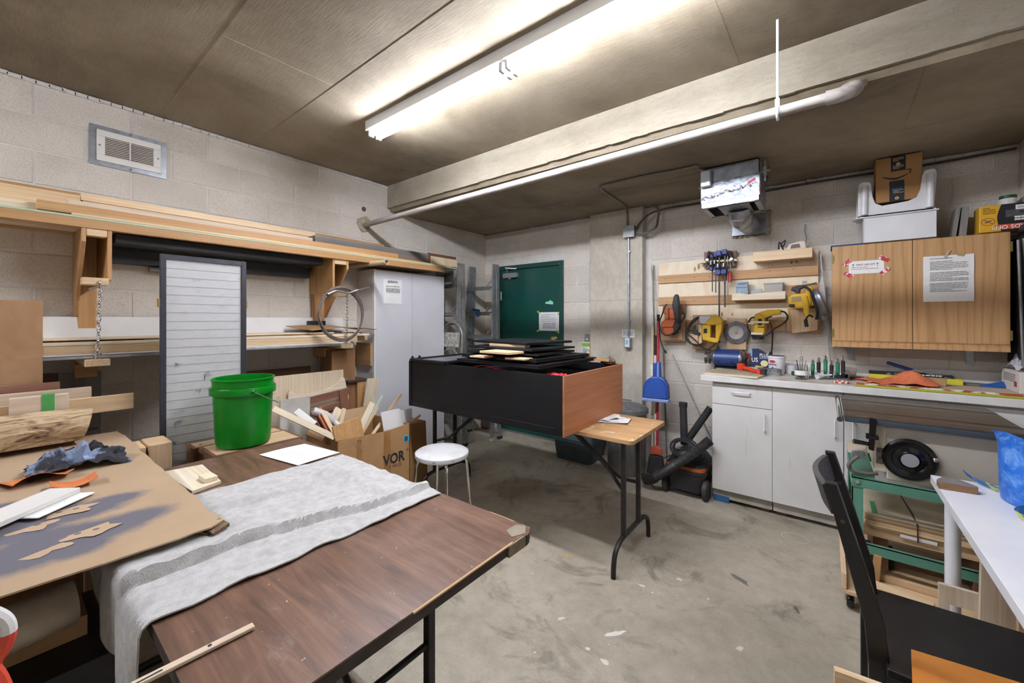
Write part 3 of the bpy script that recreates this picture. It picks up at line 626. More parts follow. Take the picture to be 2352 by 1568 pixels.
tag(build('board', MB().box(-3.6, -3.36, wy0 - .022, wy0 - .002, 1.0, 1.21), W('fir', 'X')), 'brown board fixed to the near side of the white wardrobe', 'board')
# ================================================================== folding screen
sx = -2.86
t = thing('folding_screen', 'black-framed paper folding screen with faint bamboo print', 'folding screen', (sx, .74, 0))
def shoji():
    m, nt, b = _base('rice_paper'); vec, oi = _coords(nt, (6, 2.2, 6)); n = _noise(nt, vec, 2.2, 6, .65, 2.5)
    fib = _noise(nt, vec, 40, 3); c = _ramp(nt, n, [(.30, lin('a3a4aa')), (.4, lin('bebdbc')), (.7, lin('c6c5c3'))])
    c = _mix(nt, .25, c, _ramp(nt, fib, [(.3, (.8, .8, .8, 1)), (.6, (1, 1, 1, 1))]), 'MULTIPLY'); nt.links.new(c, b.inputs['Base Color']); b.inputs['Roughness'].default_value = .8; return m
rp = shoji(); fr = mat('screen_frame', '26262d', .42, 0, '30303a', 20)
for pi, (xx, lean) in enumerate(((sx, 0), (sx - .03, 0))):
    y0, y1, zt = .538 + pi * .006, .95 + pi * .006, 1.79; e = .026
    build('stile', MB().box(xx - .011, xx + .011, y0, y0 + e, 0, zt), fr, t, bevel=.002); build('stile', MB().box(xx - .011, xx + .011, y1 - e, y1, 0, zt), fr, t, bevel=.002)
    build('top_rail', MB().box(xx - .01, xx + .01, y0 + e, y1 - e, zt - .026, zt), fr, t); build('bottom_rail', MB().box(xx - .01, xx + .01, y0 + e, y1 - e, .07, .1), fr, t)
    build('paper_panel', MB().box(xx - .003, xx + .001, y0 + e, y1 - e, .1, zt - .026), rp, t)
    if pi == 0:
        ln = mat('screen_thread', '9c9b9b', .8)
        for i in range(1, 34): z = .1 + (zt - .126) * i / 34; build('slat_line', MB().box(xx - .001, xx + .0022, y0 + e, y1 - e, z - .0009, z + .0009), ln, t)
br = mat('brass', 'b99a4e', .3, .9)
build('hinge', MB().box(sx - .03, sx + .008, .532, .5385, 1.5, 1.545), br, t); build('hinge', MB().box(sx - .03, sx + .008, .9495, .956, 1.5, 1.545), br, t)
# painted bamboo leaves, fine dry-brush strokes
mb = MB(); r_ = random.Random(21); lm = mat('faint_ink', 'aeafb4', .85)
for k in range(11):
    cy = r_.uniform(.58, .9); cz = .62 + k * .055 + r_.uniform(-.03, .03)
    for j in range(9):
        a = r_.uniform(-2.6, .4); L = r_.uniform(.02, .05); w_ = .0022; ca, sa = math.cos(a), math.sin(a); y1, z1 = cy + ca * L, cz + sa * L
        if .57 < y1 < .92 and .57 < cy < .92: mb.add([(sx + .0026, cy, cz), (sx + .0026, cy + ca*L*.5 - sa*w_, cz + sa*L*.5 + ca*w_), (sx + .0026, y1, z1), (sx + .0026, cy + ca*L*.5 + sa*w_, cz + sa*L*.5 - ca*w_)], [(0, 1, 2, 3)])
o = build('bamboo_print', mb, lm, t); o['kind'] = 'stuff'
# ================================================================== bench at the left with sheet goods
t = thing('low_bench', 'rough dark wooden bench under the cardboard at the left edge', 'bench', (-2.83, -.1, 0))
build('bench_top', MB().box(-3.14, -2.52, -.75, .33, .775, .806), W('brown', 'Y'), t, bevel=.003)
for x in (-3.1, -2.58):
    for y in (-.68, .26): build('leg', MB().box(x - .03, x + .03, y - .03, y + .03, 0, .775), W('dark', 'Z'), t)
build('lower_rail', MB().box(-3.1, -2.58, .25, .28, .3, .36), W('dark', 'X'), t)
def worn_ply():
    m, nt, b = _base('worn_plywood'); vec, oi = _coords(nt); n1 = _noise(nt, vec, 5, 5, .6, 1.5); n2 = _noise(nt, vec, 3.2, 6, .7)
    c = _ramp(nt, n1, [(.35, lin('9a7450')), (.65, lin('a98460'))]); c = _mix(nt, _ramp(nt, n2, [(.56, (0, 0, 0, 1)), (.6, (1, 1, 1, 1))]), c, lin('93806c'))
    nt.links.new(c, b.inputs['Base Color']); b.inputs['Roughness'].default_value = .75; return m
o = build('plywood_sheet', MB().ob((-3.142, -.32, 1.166), (.016, .91, .72), (0, .02, 0)), worn_ply()); tag(o, 'worn reddish plywood sheet standing upright at the left edge', 'plywood')
for (a, b, x, z0, z1, th, kd, lb) in ((-.7, .191, -3.105, .95, 1.112, .022, 'redw', 'brown board end just below the upright plywood sheet'), (-.7, .3, -3.065, .93, 1.077, .022, 'ash', 'wide pinkish board standing on edge behind the split log'),
        (-.7, .459, -3.03, .94, 1.025, .02, 'pine', 'tan board reaching furthest right behind the split log'), (.026, .213, -2.985, .955, 1.065, .045, 'ash', 'short wood block wrapped with green tape behind the split log')):
    tag(build('board', MB().box(x - th/2, x + th/2, a, b, z0, z1), W(kd, 'Y'), bevel=.003), lb, 'board')
tape_g = mat('green_tape', '3f8a43', .55, 0, '4a964c', 8)
tag(build('tape_band', MB().box(-3.011, -2.9585, .125, .165, .953, 1.069), tape_g), 'green tape band round the short wood block', 'tape')
for k, (z0, z1) in enumerate(((.807, .87), (.871, .938))): tag(build('bearer', MB().box(-3.12, -2.965, -.7, .18, z0, z1), W('brown', 'Y'), bevel=.003), ('lower' if k == 0 else 'upper') + ' brown bearer stacked on the bench behind the split log', 'lumber')
def bark():
    m, nt, b = _base('split_log'); vec, oi = _coords(nt, (7, 1.6, 7)); n1 = _noise(nt, vec, 3, 8, .7, 2.4); n2 = _noise(nt, vec, 14, 5, .7)
    c = _ramp(nt, n1, [(.36, lin('4f3827')), (.45, lin('a58562')), (.56, lin('cdb48f')), (.72, lin('b79a74'))]); nt.links.new(c, b.inputs['Base Color']); b.inputs['Roughness'].default_value = .8; _bump(nt, b, n1, .8, .012); return m
mb = MB(); n = 44; K = 26; prof = []
for i in range(K + 1):
    y = -.7 + (.262 + .7) * i / K; ring = []
    for j in range(n):
        a = 2 * math.pi * j / n; r = .084 * (1 + .16 * noise.noise(V((math.cos(a) * 1.6, math.sin(a) * 1.6, y * 3))) + .07 * noise.noise(V((math.cos(a) * 6, math.sin(a) * 6, y * 5)))); zz = math.sin(a) * r * .95; zz = max(zz, -.06)
        ring.append(V((-2.862 + math.cos(a) * r + .02 * (y < .1) * 0, y + (.02 * math.sin(a) if i == K else 0), .915 + zz + .012 * (1 - i / K))))
    prof += ring
fs = [(i*n+j, i*n+(j+1) % n, (i+1)*n+(j+1) % n, (i+1)*n+j) for i in range(K) for j in range(n)] + [tuple(range(n)), tuple(K*n+j for j in range(n))[::-1]]
t = thing('split_log', 'pale bark-stripped log lying on the cardboard at the left', 'log', (-2.86, 0, .85))
build('log_body', MB().add(prof, fs), bark(), t, smooth=True)
tag(build('pry_bar', MB().beam((-3.0, .2, .86), (-2.94, .32, .878), .014, .02), black_metal, bevel=.004), 'dark metal bar end sticking out behind the split log', 'bar')
for k, (y0, y1) in enumerate(((.36, .44), (.445, .535))):
    tag(build('timber_block', MB().box(-2.76, -2.6 + k * .012, y0, y1, .0, .815 + k * .006), W('tan', 'Z'), bevel=.006), ('cracked' if k else 'narrow') + ' upright timber post top beside the folding screen' if k else 'narrow cracked timber post top half hidden by the cardboard', 'timber')
tag(build('board', MB().ob((-3.5, .3, .56), (.02, .16, 1.12), (0, .05, 0)), W('grey', 'Z')), 'greenish-grey board leaning on the wall under the lower rack', 'board')
tag(build('board', MB().ob((-3.55, .15, .56), (.02, .12, 1.12), (0, .04, 0)), W('walnut', 'Z')), 'dark board leaning behind the grey one under the lower rack', 'board')
# ================================================================== cardboard sheet with spray stencil marks
def hs(x): return .768 + .055 * max(0, min(1, (-1.6 - x) / 1.2))
def sprayed():
    m, nt, b = _base('sprayed_cardboard'); tc = nt.nodes.new('ShaderNodeTexCoord'); v0 = tc.outputs['Object']; fac = None
    c = _ramp(nt, _noise(nt, v0, 3, 5), [(.3, lin('9c8366')), (.7, lin('a98f71'))])
    blot = mat  # spots: centre and size in the sheet's own coordinates
    for (sx_, sy_, a, bb) in SPOTS:
        mp = nt.nodes.new('ShaderNodeMapping'); mp.vector_type = 'TEXTURE'; mp.inputs['Location'].default_value = (sx_, sy_, 0); mp.inputs['Scale'].default_value = (a, bb, 5)
        nt.links.new(v0, mp.inputs[0]); g = nt.nodes.new('ShaderNodeTexGradient'); g.gradient_type = 'SPHERICAL'; nt.links.new(mp.outputs[0], g.inputs[0])
        if fac is None: fac = g.outputs['Fac']
        else:
            mx = nt.nodes.new('ShaderNodeMath'); mx.operation = 'MAXIMUM'; nt.links.new(fac, mx.inputs[0]); nt.links.new(g.outputs['Fac'], mx.inputs[1]); fac = mx.outputs[0]
    n = _noise(nt, v0, 25, 4, .7); ad = nt.nodes.new('ShaderNodeMath'); ad.operation = 'MULTIPLY_ADD'; nt.links.new(n, ad.inputs[0]); ad.inputs[1].default_value = .35; ad.inputs[2].default_value = -.17
    a2 = nt.nodes.new('ShaderNodeMath'); a2.operation = 'ADD'; nt.links.new(ad.outputs[0], a2.inputs[0]); nt.links.new(fac, a2.inputs[1])
    c = _mix(nt, _ramp(nt, a2.outputs[0], [(.12, (0, 0, 0, 1)), (.5, (1, 1, 1, 1))]), c, lin('5d5a60')); nt.links.new(c, b.inputs['Base Color']); b.inputs['Roughness'].default_value = .85; return m
x0, x1, y0, y1 = -3.0, -1.53, -.5, .45; ox, oy = (x0 + x1) / 2 , (y0 + y1) / 2
SP = [(-1.78, .2, .2, .09), (-1.72, .09, .2, .08), (-1.86, .12, .2, .1), (-1.8, -.02, .2, .12), (-1.72, -.1, .22, .1), (-1.66, .02, .15, .07), (-1.95, .02, .16, .08), (-1.62, .3, .1, .1), (-1.74, .28, .1, .1), (-1.64, .22, .1, .1), (-2.3, -.05, .1, .08)]
pt = lambda px, py: P(px, py, z=.772)
SP = []
for px, py, a, bb in ((250, 1165, .05, .09), (180, 1190, .07, .12), (100, 1200, .07, .1), (300, 1200, .06, .1), (230, 1225, .08, .12), (120, 1250, .09, .12), (40, 1240, .08, .1), (60, 1290, .08, .1), (10, 1300, .07, .1), (170, 1265, .06, .08), (0, 1190, .05, .06)):
    q = pt(px, py); SP.append((q.x, q.y, a * 1.5, bb * 1.5))
R, Cn = 24, 30; rows = []
for i in range(R + 1):
    u = i / R; r = []
    for j in range(Cn + 1):
        v = j / Cn; x = x1 + (x0 - x1) * v; y = y0 + (y1 - y0) * u - .06 * v * u
        if i == R: y += .012 * noise.noise(V((v * 14, 1, 0)))
        if j == 0: x += .006 * noise.noise(V((0, u * 18, 4)))
        if j <= 1 and i >= R - 1: x += .0 if i < R else -.02
        r.append(V((x, y, hs(x) + .004 + .004 * noise.noise(V((u * 3, v * 3, 9))) + .012 * max(0, .25 - u) )))
    rows.append(r)
mb = MB().sheet(rows, .005); lo = V([min(p[i] for p in mb.v) for i in range(3)]); hi = V([max(p[i] for p in mb.v) for i in range(3)]); cc = (lo + hi) / 2
SPOTS = [(a - cc.x, b_ - cc.y, s1, s2) for a, b_, s1, s2 in SP]
sheet = thing('cardboard_sheet', 'large flattened cardboard sheet with black spray stencil marks over the tables', 'cardboard', (cc.x, cc.y, lo.z))
build('board_face', mb, sprayed(), sheet, smooth=True)
build('torn_corner', MB().ob((-1.545, .43, .764), (.05, .05, .012), (.2, .15, .3)).ob((-1.56, .40, .758), (.05, .03, .006), (-.2, .3, .7)), mat('torn_card', '7d6448', .9, 0, '4c3b2c', 40), sheet)
stm = mat('stencil_gap', 'ad9375', .85)
for k, (px, py, w_, h_, a) in enumerate(((160, 1188, .12, .085, .35), (70, 1225, .11, .085, .35), (205, 1230, .12, .085, .35), (85, 1275, .12, .09, .35))):
    q = pt(px, py); M = Matrix.Translation((q.x, q.y, hs(q.x) + .0095)) @ Matrix.Rotation(math.radians(82), 4, 'Z'); r_ = random.Random(k + 3); pts = []
    for i in range(22):
        a = 2 * math.pi * i / 22; rr = 1 + .22 * math.sin(5 * a + k) + r_.uniform(-.1, .1); pts.append((w_ / 2 * math.cos(a) * rr, h_ / 2 * math.sin(a) * rr))
    build('stencil_gap', MB().prism(pts, 0, .0006, M), stm, sheet)
    for e in (-.2, .12): build('stencil_dot', MB().prism([(e * w_ + .008 * math.cos(t_), .004 + .006 * math.sin(t_)) for t_ in [i * .785 for i in range(8)]], .0006, .0012, M), MATS.get('spray_dot') or mat('spray_dot', '5d5a60', .85), sheet)
# rag, sandpaper, white boards
def crumple(name, c, ax, ay, az, mats, label, cat, seed, amp=.5, R=22, th=.003, colorfn=None):
    mb = MB(); rows = []
    for i in range(R + 1):
        r = []
        for j in range(R + 1):
            u, v = 2 * i / R - 1, 2 * j / R - 1; k = noise.noise(V((u * 2.2 + seed, v * 2.2, seed))) ; k2 = noise.noise(V((u * 5 + seed, v * 5, seed * 2)))
            e = max(0, 1 - (u * u + v * v) * .55); ed = 1 + .15 * noise.noise(V((u * 3, v * 3, seed + 7)))
            r.append(V((c[0] + ax * u * ed + .25 * ax * k2 * e, c[1] + ay * v * ed + .25 * ay * k * e, c[2] + .004 + az * max(0.0, e * (.55 + amp * k + amp * .6 * k2)))))
        rows.append(r)
    mb.sheet(rows, th)
    return tag(build(name, mb, mats, smooth=True), label, cat)
q = P(180, 1068, z=.82)
rag_m = mat('stained_rag', '8b9bb5', .9, 0, '2d2d33', 9, .42, .5, bump=.3, bscale=60)
crumple('rag', (q.x, q.y, .808), .085, .14, .13, rag_m, 'crumpled blue-grey paint-stained rag on the cardboard', 'rag', 3, .6)
sp = mat('sandpaper_orange', 'c4723c', .9, 0, 'b2622f', 30, bump=.15, bscale=300)
q = P(90, 1103, z=.81); rows = [[V((q.x + (i - 3) * .022, q.y + (j - 5) * .022, .813 + .03 * abs(math.sin((j - 2) * .55)) * (i / 6) + .002 * i)) for j in range(10)] for i in range(7)]
tag(build('sandpaper', MB().sheet(rows, .0012), sp, smooth=True), 'folded orange sandpaper sheet beside the rag', 'sandpaper')
q = P(170, 1113, z=.81); rows = [[V((q.x + (i - 3) * .014, q.y + (j - 3) * .02, .812 + .0022 * (j - 3) ** 2)) for j in range(7)] for i in range(7)]
tag(build('sandpaper', MB().sheet(rows, .0012), sp, smooth=True), 'small curled orange sandpaper scrap by the white board', 'sandpaper')
wb = mat('white_board', 'd6d2ca', .5)
a, b = P(0, 1187, z=.82), P(150, 1124, z=.82); d = (b - a); a = a - d * 1.2
o = board('white_board', (a.x, a.y, .818), (b.x, b.y, .818), .1, .018, '', 'thick white painted board on the cardboard at the left edge', 'board', m=wb)
a, b = P(60, 1190, z=.806), P(195, 1131, z=.806); o = board('white_board', (a.x, a.y, .8055), (b.x, b.y, .8055), .07, .005, '', 'thin white card under the thick white board', 'card', m=paper)
# ================================================================== brown laminate table in the foreground
def laminate():
    m, nt, b = _base('walnut_laminate'); vec, oi = _coords(nt, (1.0, 9, 4)); n1 = _noise(nt, vec, 2.2, 5, .6, 1.6); v2, _ = _coords(nt, (3, 60, 3)); n2 = _noise(nt, v2, 2.5, 4, .7)
    c = _ramp(nt, n1, [(.35, lin('573f31')), (.5, lin('6a4d3c')), (.68, lin('7a5a46'))]); c = _mix(nt, .6, c, _ramp(nt, n2, [(.3, (.6, .58, .56, 1)), (.6, (1, 1, 1, 1))]), 'MULTIPLY')
    v3, _ = _coords(nt); w3 = _noise(nt, v3, 6, 6, .75, .5); c = _mix(nt, _ramp(nt, w3, [(.6, (0, 0, 0, 1)), (.78, (.3, .3, .3, 1))]), c, lin('a79c92'))
    spk = _noise(nt, v3, 60, 2); c = _mix(nt, _ramp(nt, spk, [(.74, (0, 0, 0, 1)), (.78, (.7, .7, .7, 1))]), c, lin('c9bfb2'))
    nt.links.new(c, b.inputs['Base Color']); nt.links.new(_ramp(nt, w3, [(.3, (.28, .28, .28, 1)), (.7, (.5, .5, .5, 1))]), b.inputs['Roughness']); return m
T1 = .742
t = thing('folding_table', 'worn brown laminate folding table in the foreground', 'table', (-1.6, .65, 0))
out = [(-2.41, .212), (-.77, .212), (-.765, 1.03)] + [(-.8 + .045 * math.cos(a), 1.04 + .045 * math.sin(a)) for a in (0, .4, .8, 1.2, 1.57)] + [(-2.41, 1.075)]
build('tabletop', MB().prism(out, T1 - .004, T1), laminate(), t)
build('edge_band', MB().prism([(x * 1.0, y) for x, y in out], T1 - .032, T1 - .0045), mat('dark_edge', '2a211c', .55, 0, '3a2d25', 14), t)
build('core_chips', MB().box(-.769, -.7625, .6, .98, T1 - .0035, T1 + .0004).box(-.95, -.84, 1.0828, 1.0865, T1 - .004, T1 + .0004), mat('chip_core', 'b1926a', .9), t)
build('corner_patch', MB().prism([(-.825, 1.02), (-.785, 1.0), (-.765, 1.045), (-.79, 1.08), (-.822, 1.07)], T1, T1 + .0012), mat('beige_tape', '7d725f', .7, 0, '8a7f6b', 20), t)
build('corner_wrap', MB().prism([(-.775, .955), (-.76, .955), (-.7575, 1.045), (-.775, 1.085), (-.81, 1.0895), (-.81, 1.082), (-.785, 1.075), (-.768, 1.04)], T1 - .036, T1 - .001), mat('frayed_tape', '877a62', .9, 0, '6b5e49', 40), t)
for (x, sgn) in ((-.98, 1), (-2.2, -1)):
    for y in (.33, .83):
        build('leg', MB().beam((x, y, .02), (x, y, T1 - .034), .028, .028, (1, 0, 0)), black_metal, t, bevel=.004)
    build('stretcher', MB().cyl((x, .33, .42), (x, .83, .42), .01, n=8), black_metal, t)
    build('brace', MB().cyl((x, .58, .42), (x - sgn * .35, .58, T1 - .036), .009, n=8), black_metal, t)
    build('foot_bar', MB().beam((x, .26, .012), (x, .96, .012), .03, .024), black_metal, t, bevel=.005)
# towel
tw = mat('towel_cloth', 'bbb9b5', .95, 0, 'a3a09a', 34, .35, .7, bump=.35, bscale=220)
rows = []; R, Cn = 84, 96
def towz(x, y):
    z = T1 + .006; s = (x + 1.93) / .73
    xr = -1.46 + .17 * y + .02 * math.sin(y * 9); tt = (x - xr + .11) / .11
    if 0 < tt <= 1: z += .042 * tt ** 2.2 * (1 - .45 * y)
    elif tt > 1: z += .042 * (1 - .45 * y) * max(0, 1 - (x - xr) / .014)
    z += .02 * math.exp(-((x - y * .28 + 1.86) / .022) ** 2) * (.3 + .7 * max(0, math.sin(y * 3)))
    z += .026 * math.exp(-((y - .93 - .12 * (x + 1.5)) / .05) ** 2) * max(0, math.sin((x + 1.93) * 5))
    return z + .0045 * noise.noise(V((x * 9, y * 9, 2))) + .004 * noise.noise(V((x * 22, y * 22, 3)))
ye = .205
for i in range(R + 1):
    r = []
    for j in range(Cn + 1):
        v = j / Cn; x = -1.93 + .735 * v + .012 * noise.noise(V((3, i * .14, 0))) * (.6 + .6 * v)
        drop = .2 + .18 * max(0, (v - .72) / .28) if v > .35 else .05 + .15 * v / .35
        full = (1.07 - .0 * v) - ye; s = (full + drop) * i / R
        if s < full - .012: y = 1.07 + .012 * noise.noise(V((v * 5, 7, 0))) - s; z = towz(x, y)
        else:
            k = s - (full - .012); a = min(1.57, k / .022); y = ye + .012 - .026 * math.sin(a); z = towz(x, ye) - .024 * (1 - math.cos(a)) - max(0, k - .0345)
            y += -.014 * abs(math.sin(v * 9 + .5)) * min(1, k / .12) ; x += .05 * min(1, k / .3) * (.6 - v)
        r.append(V((x, y, z)))
    rows.append(r)
tag(build('towel', MB().sheet(rows, .004), tw, smooth=True), 'pale grey fleece cloth spread over the brown table and hanging off its end', 'cloth')
# paper, pale jig board, stick
q = [P(x, y, z=T1 + .002) for x, y in ((595, 1045), (700, 1020), (781, 1039), (685, 1071))]
o = thing('paper_sheet', 'white paper with faint writing on the far left of the brown table', 'paper', tuple(q[0]))
rows = [[q[0].lerp(q[1], u).lerp(q[3].lerp(q[2], u), v) + V((0, 0, .002 + .003 * math.sin(u * 3 + v))) for u in [i / 6 for i in range(7)]] for v in [j / 6 for j in range(7)]]
build('page', MB().sheet(rows, .0008), paper, o, smooth=True)
mb = MB(); r_ = random.Random(2)
u_, v_ = (q[1] - q[0]), (q[3] - q[0])
for k in range(3):
    base = q[0] + u_ * (.22 + .0 * k) + v_ * (.3 + .12 * k) + V((0, 0, .0062))
    pts = [base + u_ * (.02 * i) + v_ * (.025 * math.sin(i * 2.3 + k) ) for i in range(14)]
    mb.tube(pts, .0004, 4)
build('handwriting', mb, mat('pencil', 'b3b8cc', .8), o)
t = thing('jig_board', 'small pale pine board with a block glued on it, beside the cloth', 'jig', (-2.14, .52, T1))
build('base', MB().prism([(-2.316, .44), (-2.288, .582), (-1.995, .572), (-1.962, .465)], T1 + .001, T1 + .016), W('pale', 'X'), t, bevel=.002)
build('block', MB().ob((-2.045, .54, T1 + .026), (.075, .045, .019), (0, 0, .05)), W('pale', 'X'), t, bevel=.002)
t = thing('wood_stick', 'flat bare wood stick with a hole at the near corner of the brown table', 'stick', (-1.01, .25, T1))
build('strip', MB().ob((-1.012, .25, T1 + .006), (.018, .2, .008), (0, 0, -.06)), W('ash', 'Y'), t, bevel=.002)
build('hole', MB().cyl((-1.012, .27, T1 + .0095), (-1.012, .27, T1 + .0105), .004, n=10), MATS['ink'], t); build('slot', MB().box(-1.016, -1.012, .155, .195, T1 + .0095, T1 + .0105), MATS['ink'], t)
# ================================================================== crates, bucket
crate_d = W('dark', 'Z')
for k, (x0, x1, y0, y1, zt, lb) in enumerate(((-2.835, -2.69, .645, 1.11, .735, 'narrow dark wooden drawer box behind the green bucket'), (-2.682, -2.432, .665, 1.105, .742, 'pale-topped wooden drawer box carrying the green bucket'))):
    t = thing('drawer_box', lb, 'box', ((x0 + x1) / 2, (y0 + y1) / 2, 0)); g = .016
    for nm, b in (('side_panel', (x0, x0 + g, y0, y1)), ('side_panel', (x1 - g, x1, y0, y1)), ('end_panel', (x0 + g, x1 - g, y0, y0 + g)), ('end_panel', (x0 + g, x1 - g, y1 - g, y1))):
        build(nm, MB().box(b[0], b[1], b[2], b[3], 0, zt - .001), crate_d, t, bevel=.0015)
    build('top_panel', MB().box(x0 + g, x1 - g, y0 + g, y1 - g, zt - .016, zt - .002), W('tan', 'Y'), t)
    if k == 0: build('label_tag', MB().box(-2.806, -2.79, .642, .6445, .66, .7), tape_g, t)
    build('plug', MB().cyl(((x0 + x1) / 2, y0 + .05, zt - .002), ((x0 + x1) / 2, y0 + .05, zt - .0005), .008, n=10), W('brown', 'Y'), t)
gm = mat('green_plastic', '006f12', .3, 0, '017414', 3, spec=.35)
B0 = V((-2.556, .838, .7425)); t = thing('bucket', 'bright green plastic bucket with a wire handle', 'bucket', tuple(B0))
pr_ = [(.001, .002), (.118, .002), (.126, .008), (.13, .03), (.141, .285), (.155, .285), (.156, .29), (.156, .318), (.154, .322), (.144, .322), (.1455, .358), (.15, .361), (.15, .368), (.146, .37), (.142, .368), (.138, .31), (.126, .03), (.115, .012), (.001, .01)]
build('shell', MB().lathe(pr_, B0, 48), gm, t, smooth=True)
ha = -.05
ear = lambda s: B0 + V((s * .157 * math.cos(ha), s * .157 * math.sin(ha), .305))
for s in (-1, 1): build('handle_ear', MB().sphere(ear(s), .011, 10, 6), gm, t, smooth=True)
dirh = V((-math.sin(ha), math.cos(ha), 0)); pts = []
for i in range(25):
    a = math.pi * i / 24; pts.append(B0 + V((0, 0, .305)) + V((math.cos(ha), math.sin(ha), 0)) * (.16 * math.cos(a)) + dirh * (.168 * math.sin(a)) + V((0, 0, -.1 * math.sin(a))))
build('wire_handle', MB().tube(pts, .0022, 6), steel, t, smooth=True)
# ================================================================== cartons with scraps
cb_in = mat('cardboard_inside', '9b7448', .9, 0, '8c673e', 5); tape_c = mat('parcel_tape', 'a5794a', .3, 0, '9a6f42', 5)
t = thing('scrap_carton', 'open cardboard carton full of wood scraps beside the stool', 'carton', (-2.88, 1.72, 0))
x0, x1, y0, y1, zt = -3.13, -2.62, 1.425, 2.02, .6; g = .006
build('front_wall', MB().prism([(y0, 0), (y1, 0), (y1, zt + .005), (1.8, zt - .012), (1.6, zt - .004), (y0, zt)], x1 - g, x1, YZ), cardboard, t)
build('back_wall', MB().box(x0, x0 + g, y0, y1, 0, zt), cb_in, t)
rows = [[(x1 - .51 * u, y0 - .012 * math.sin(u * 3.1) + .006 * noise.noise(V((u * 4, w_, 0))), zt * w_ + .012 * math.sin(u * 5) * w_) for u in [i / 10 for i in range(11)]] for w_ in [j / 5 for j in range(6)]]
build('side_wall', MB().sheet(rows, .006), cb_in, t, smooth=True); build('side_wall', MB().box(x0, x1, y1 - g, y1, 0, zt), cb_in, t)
build('bottom', MB().box(x0, x1, y0, y1, .002, .01), cardboard, t)
rows = [[(x0 + .03 - .05 * u, 1.62 + .38 * v, zt - .02 + .1 * u) for v in (0, .5, 1)] for u in (0, .5, 1)]
build('back_flap', MB().sheet(rows, .005), mat('flap_card', 'b59570', .9, 0, 'a98a64', 9), t)
build('tape_strip', MB().box(x1, x1 + .0012, 1.78, 1.84, .02, zt - .012), tape_c, t); build('tape_strip', MB().box(x1, x1 + .0012, 1.56, 1.6, .3, zt - .004), tape_c, t)
build('tape_curl', MB().tube(arc((x1 + .004, 1.57, .56), (0, 1, 0), (0, 0, 1), .025, 0, 4.5, 12), .0025, 5), mat('clear_tape', 'cdbfa8', .15, 0, alpha=.6), t, smooth=True)
build('tape_curl', MB().tube(arc((x1 + .004, 1.61, .52), (0, 1, 0), (0, 0, 1), .02, 1, 5, 12), .0025, 5), MATS['clear_tape'], t, smooth=True)
build('price_sticker', MB().ob((x1 + .0015, 1.985, .49), (.0014, .05, .05), (.12, 0, 0)), mat('sticker_sky', '4fb4dd', .6), t)
lines('sticker_print', t, ink, (x1 + .0028, 1.966, .47), (0, 1, .0), (0, 0, 1), .036, .036, 3, 5, gap=.004, th=.6)
text('VOR', 'lettering', t, ink, (x1, 1.775, .33), (0, 1, 0), (0, 0, 1), .11, .85, bold=.035); text('®', 'registered_mark', t, ink, (x1, 1.985, .39), (0, 1, 0), (0, 0, 1), .03)
text('F PRICE', 'small_lettering', t, ink, (x1, 1.83, .295), (0, 1, 0), (0, 0, 1), .034, .95)
t = thing('tall_carton', 'darker brown taped carton standing behind the scrap carton', 'carton', (-2.83, 2.15, 0))
build('body', MB().prism([(2.03, 0), (2.27, 0), (2.245, .57), (2.13, .565), (2.03, .6)], -2.95, -2.695, YZ), mat('carton_dark', '8c6338', .85, 0, '7d562f', 5), t, bevel=.003)
build('tape_strip', MB().box(-2.695, -2.6935, 2.045, 2.09, .1, .585), tape_c, t)
def scrap(px0, py0, xa, px1, py1, xb, wd, th, kind, label, up=(1, 0, .3), m=None, cat='offcut'):
    return board('wood_scrap', P(px0, py0, x=xa), P(px1, py1, x=xb), wd, th, kind, label, cat, up, 'offcuts in the cardboard carton', .0015, m)
scrap(627, 938, -2.8, 768, 1004, -2.66, .04, .012, 'pale', 'longest pale strip slanting out of the scrap carton to the left')
scrap(680, 943, -2.95, 722, 975, -2.85, .05, .014, '', 'short white-faced strip with a black edge in the scrap carton', m=wb)
scrap(730, 938, -2.9, 764, 1000, -2.75, .05, .018, 'cherry', 'red-orange strip in the scrap carton', m=mat('red_stain', 'b4572f', .6, 0, 'a24a26', 10))
scrap(721, 942, -2.93, 750, 990, -2.82, .06, .02, 'dark', 'dark brown strip behind the red-orange one in the scrap carton')
scrap(742, 948, -2.85, 766, 993, -2.74, .03, .014, 'pine', 'narrow pine stick in front of the red-orange strip in the carton')
scrap(778, 938, -3.0, 760, 975, -2.95, .055, .02, 'pale', 'stubby pale block standing in the middle of the scrap carton')
scrap(790, 938, -2.98, 780, 980, -2.93, .03, .02, 'maple', 'short maple stub beside the stubby pale block')
scrap(856, 925, -2.8, 828, 982, -2.75, .045, .012, 'pale', 'wide pale lath leaning right out of the scrap carton')
scrap(878, 908, -2.82, 835, 990, -2.74, .022, .01, '', 'long mint-green lath leaning right out of the scrap carton', m=mat('mint_paint', '9fb098', .6, 0, 'aab9a2', 8))
scrap(868, 935, -2.78, 832, 995, -2.73, .02, .01, 'tan', 'tan lath in front of the mint-green one in the carton')
scrap(922, 905, -2.9, 892, 945, -2.86, .022, .01, 'tan', 'thin tan stick high above the right of the scrap carton')
scrap(874, 972, -2.72, 855, 998, -2.68, .02, .015, 'pine', 'pine stick end leaning beside the white card in the carton')
scrap(965, 953, -2.72, 944, 970, -2.7, .022, .014, 'tan', 'short tan stick at the right corner of the scrap carton')
scrap(708, 988, -2.78, 745, 1005, -2.72, .07, .016, 'brown', 'brown board end low inside the left of the scrap carton')
q = [P(764, 981, x=-2.66), P(828, 956, x=-2.66), P(836, 1000, x=-2.64), P(771, 1013, x=-2.64)]
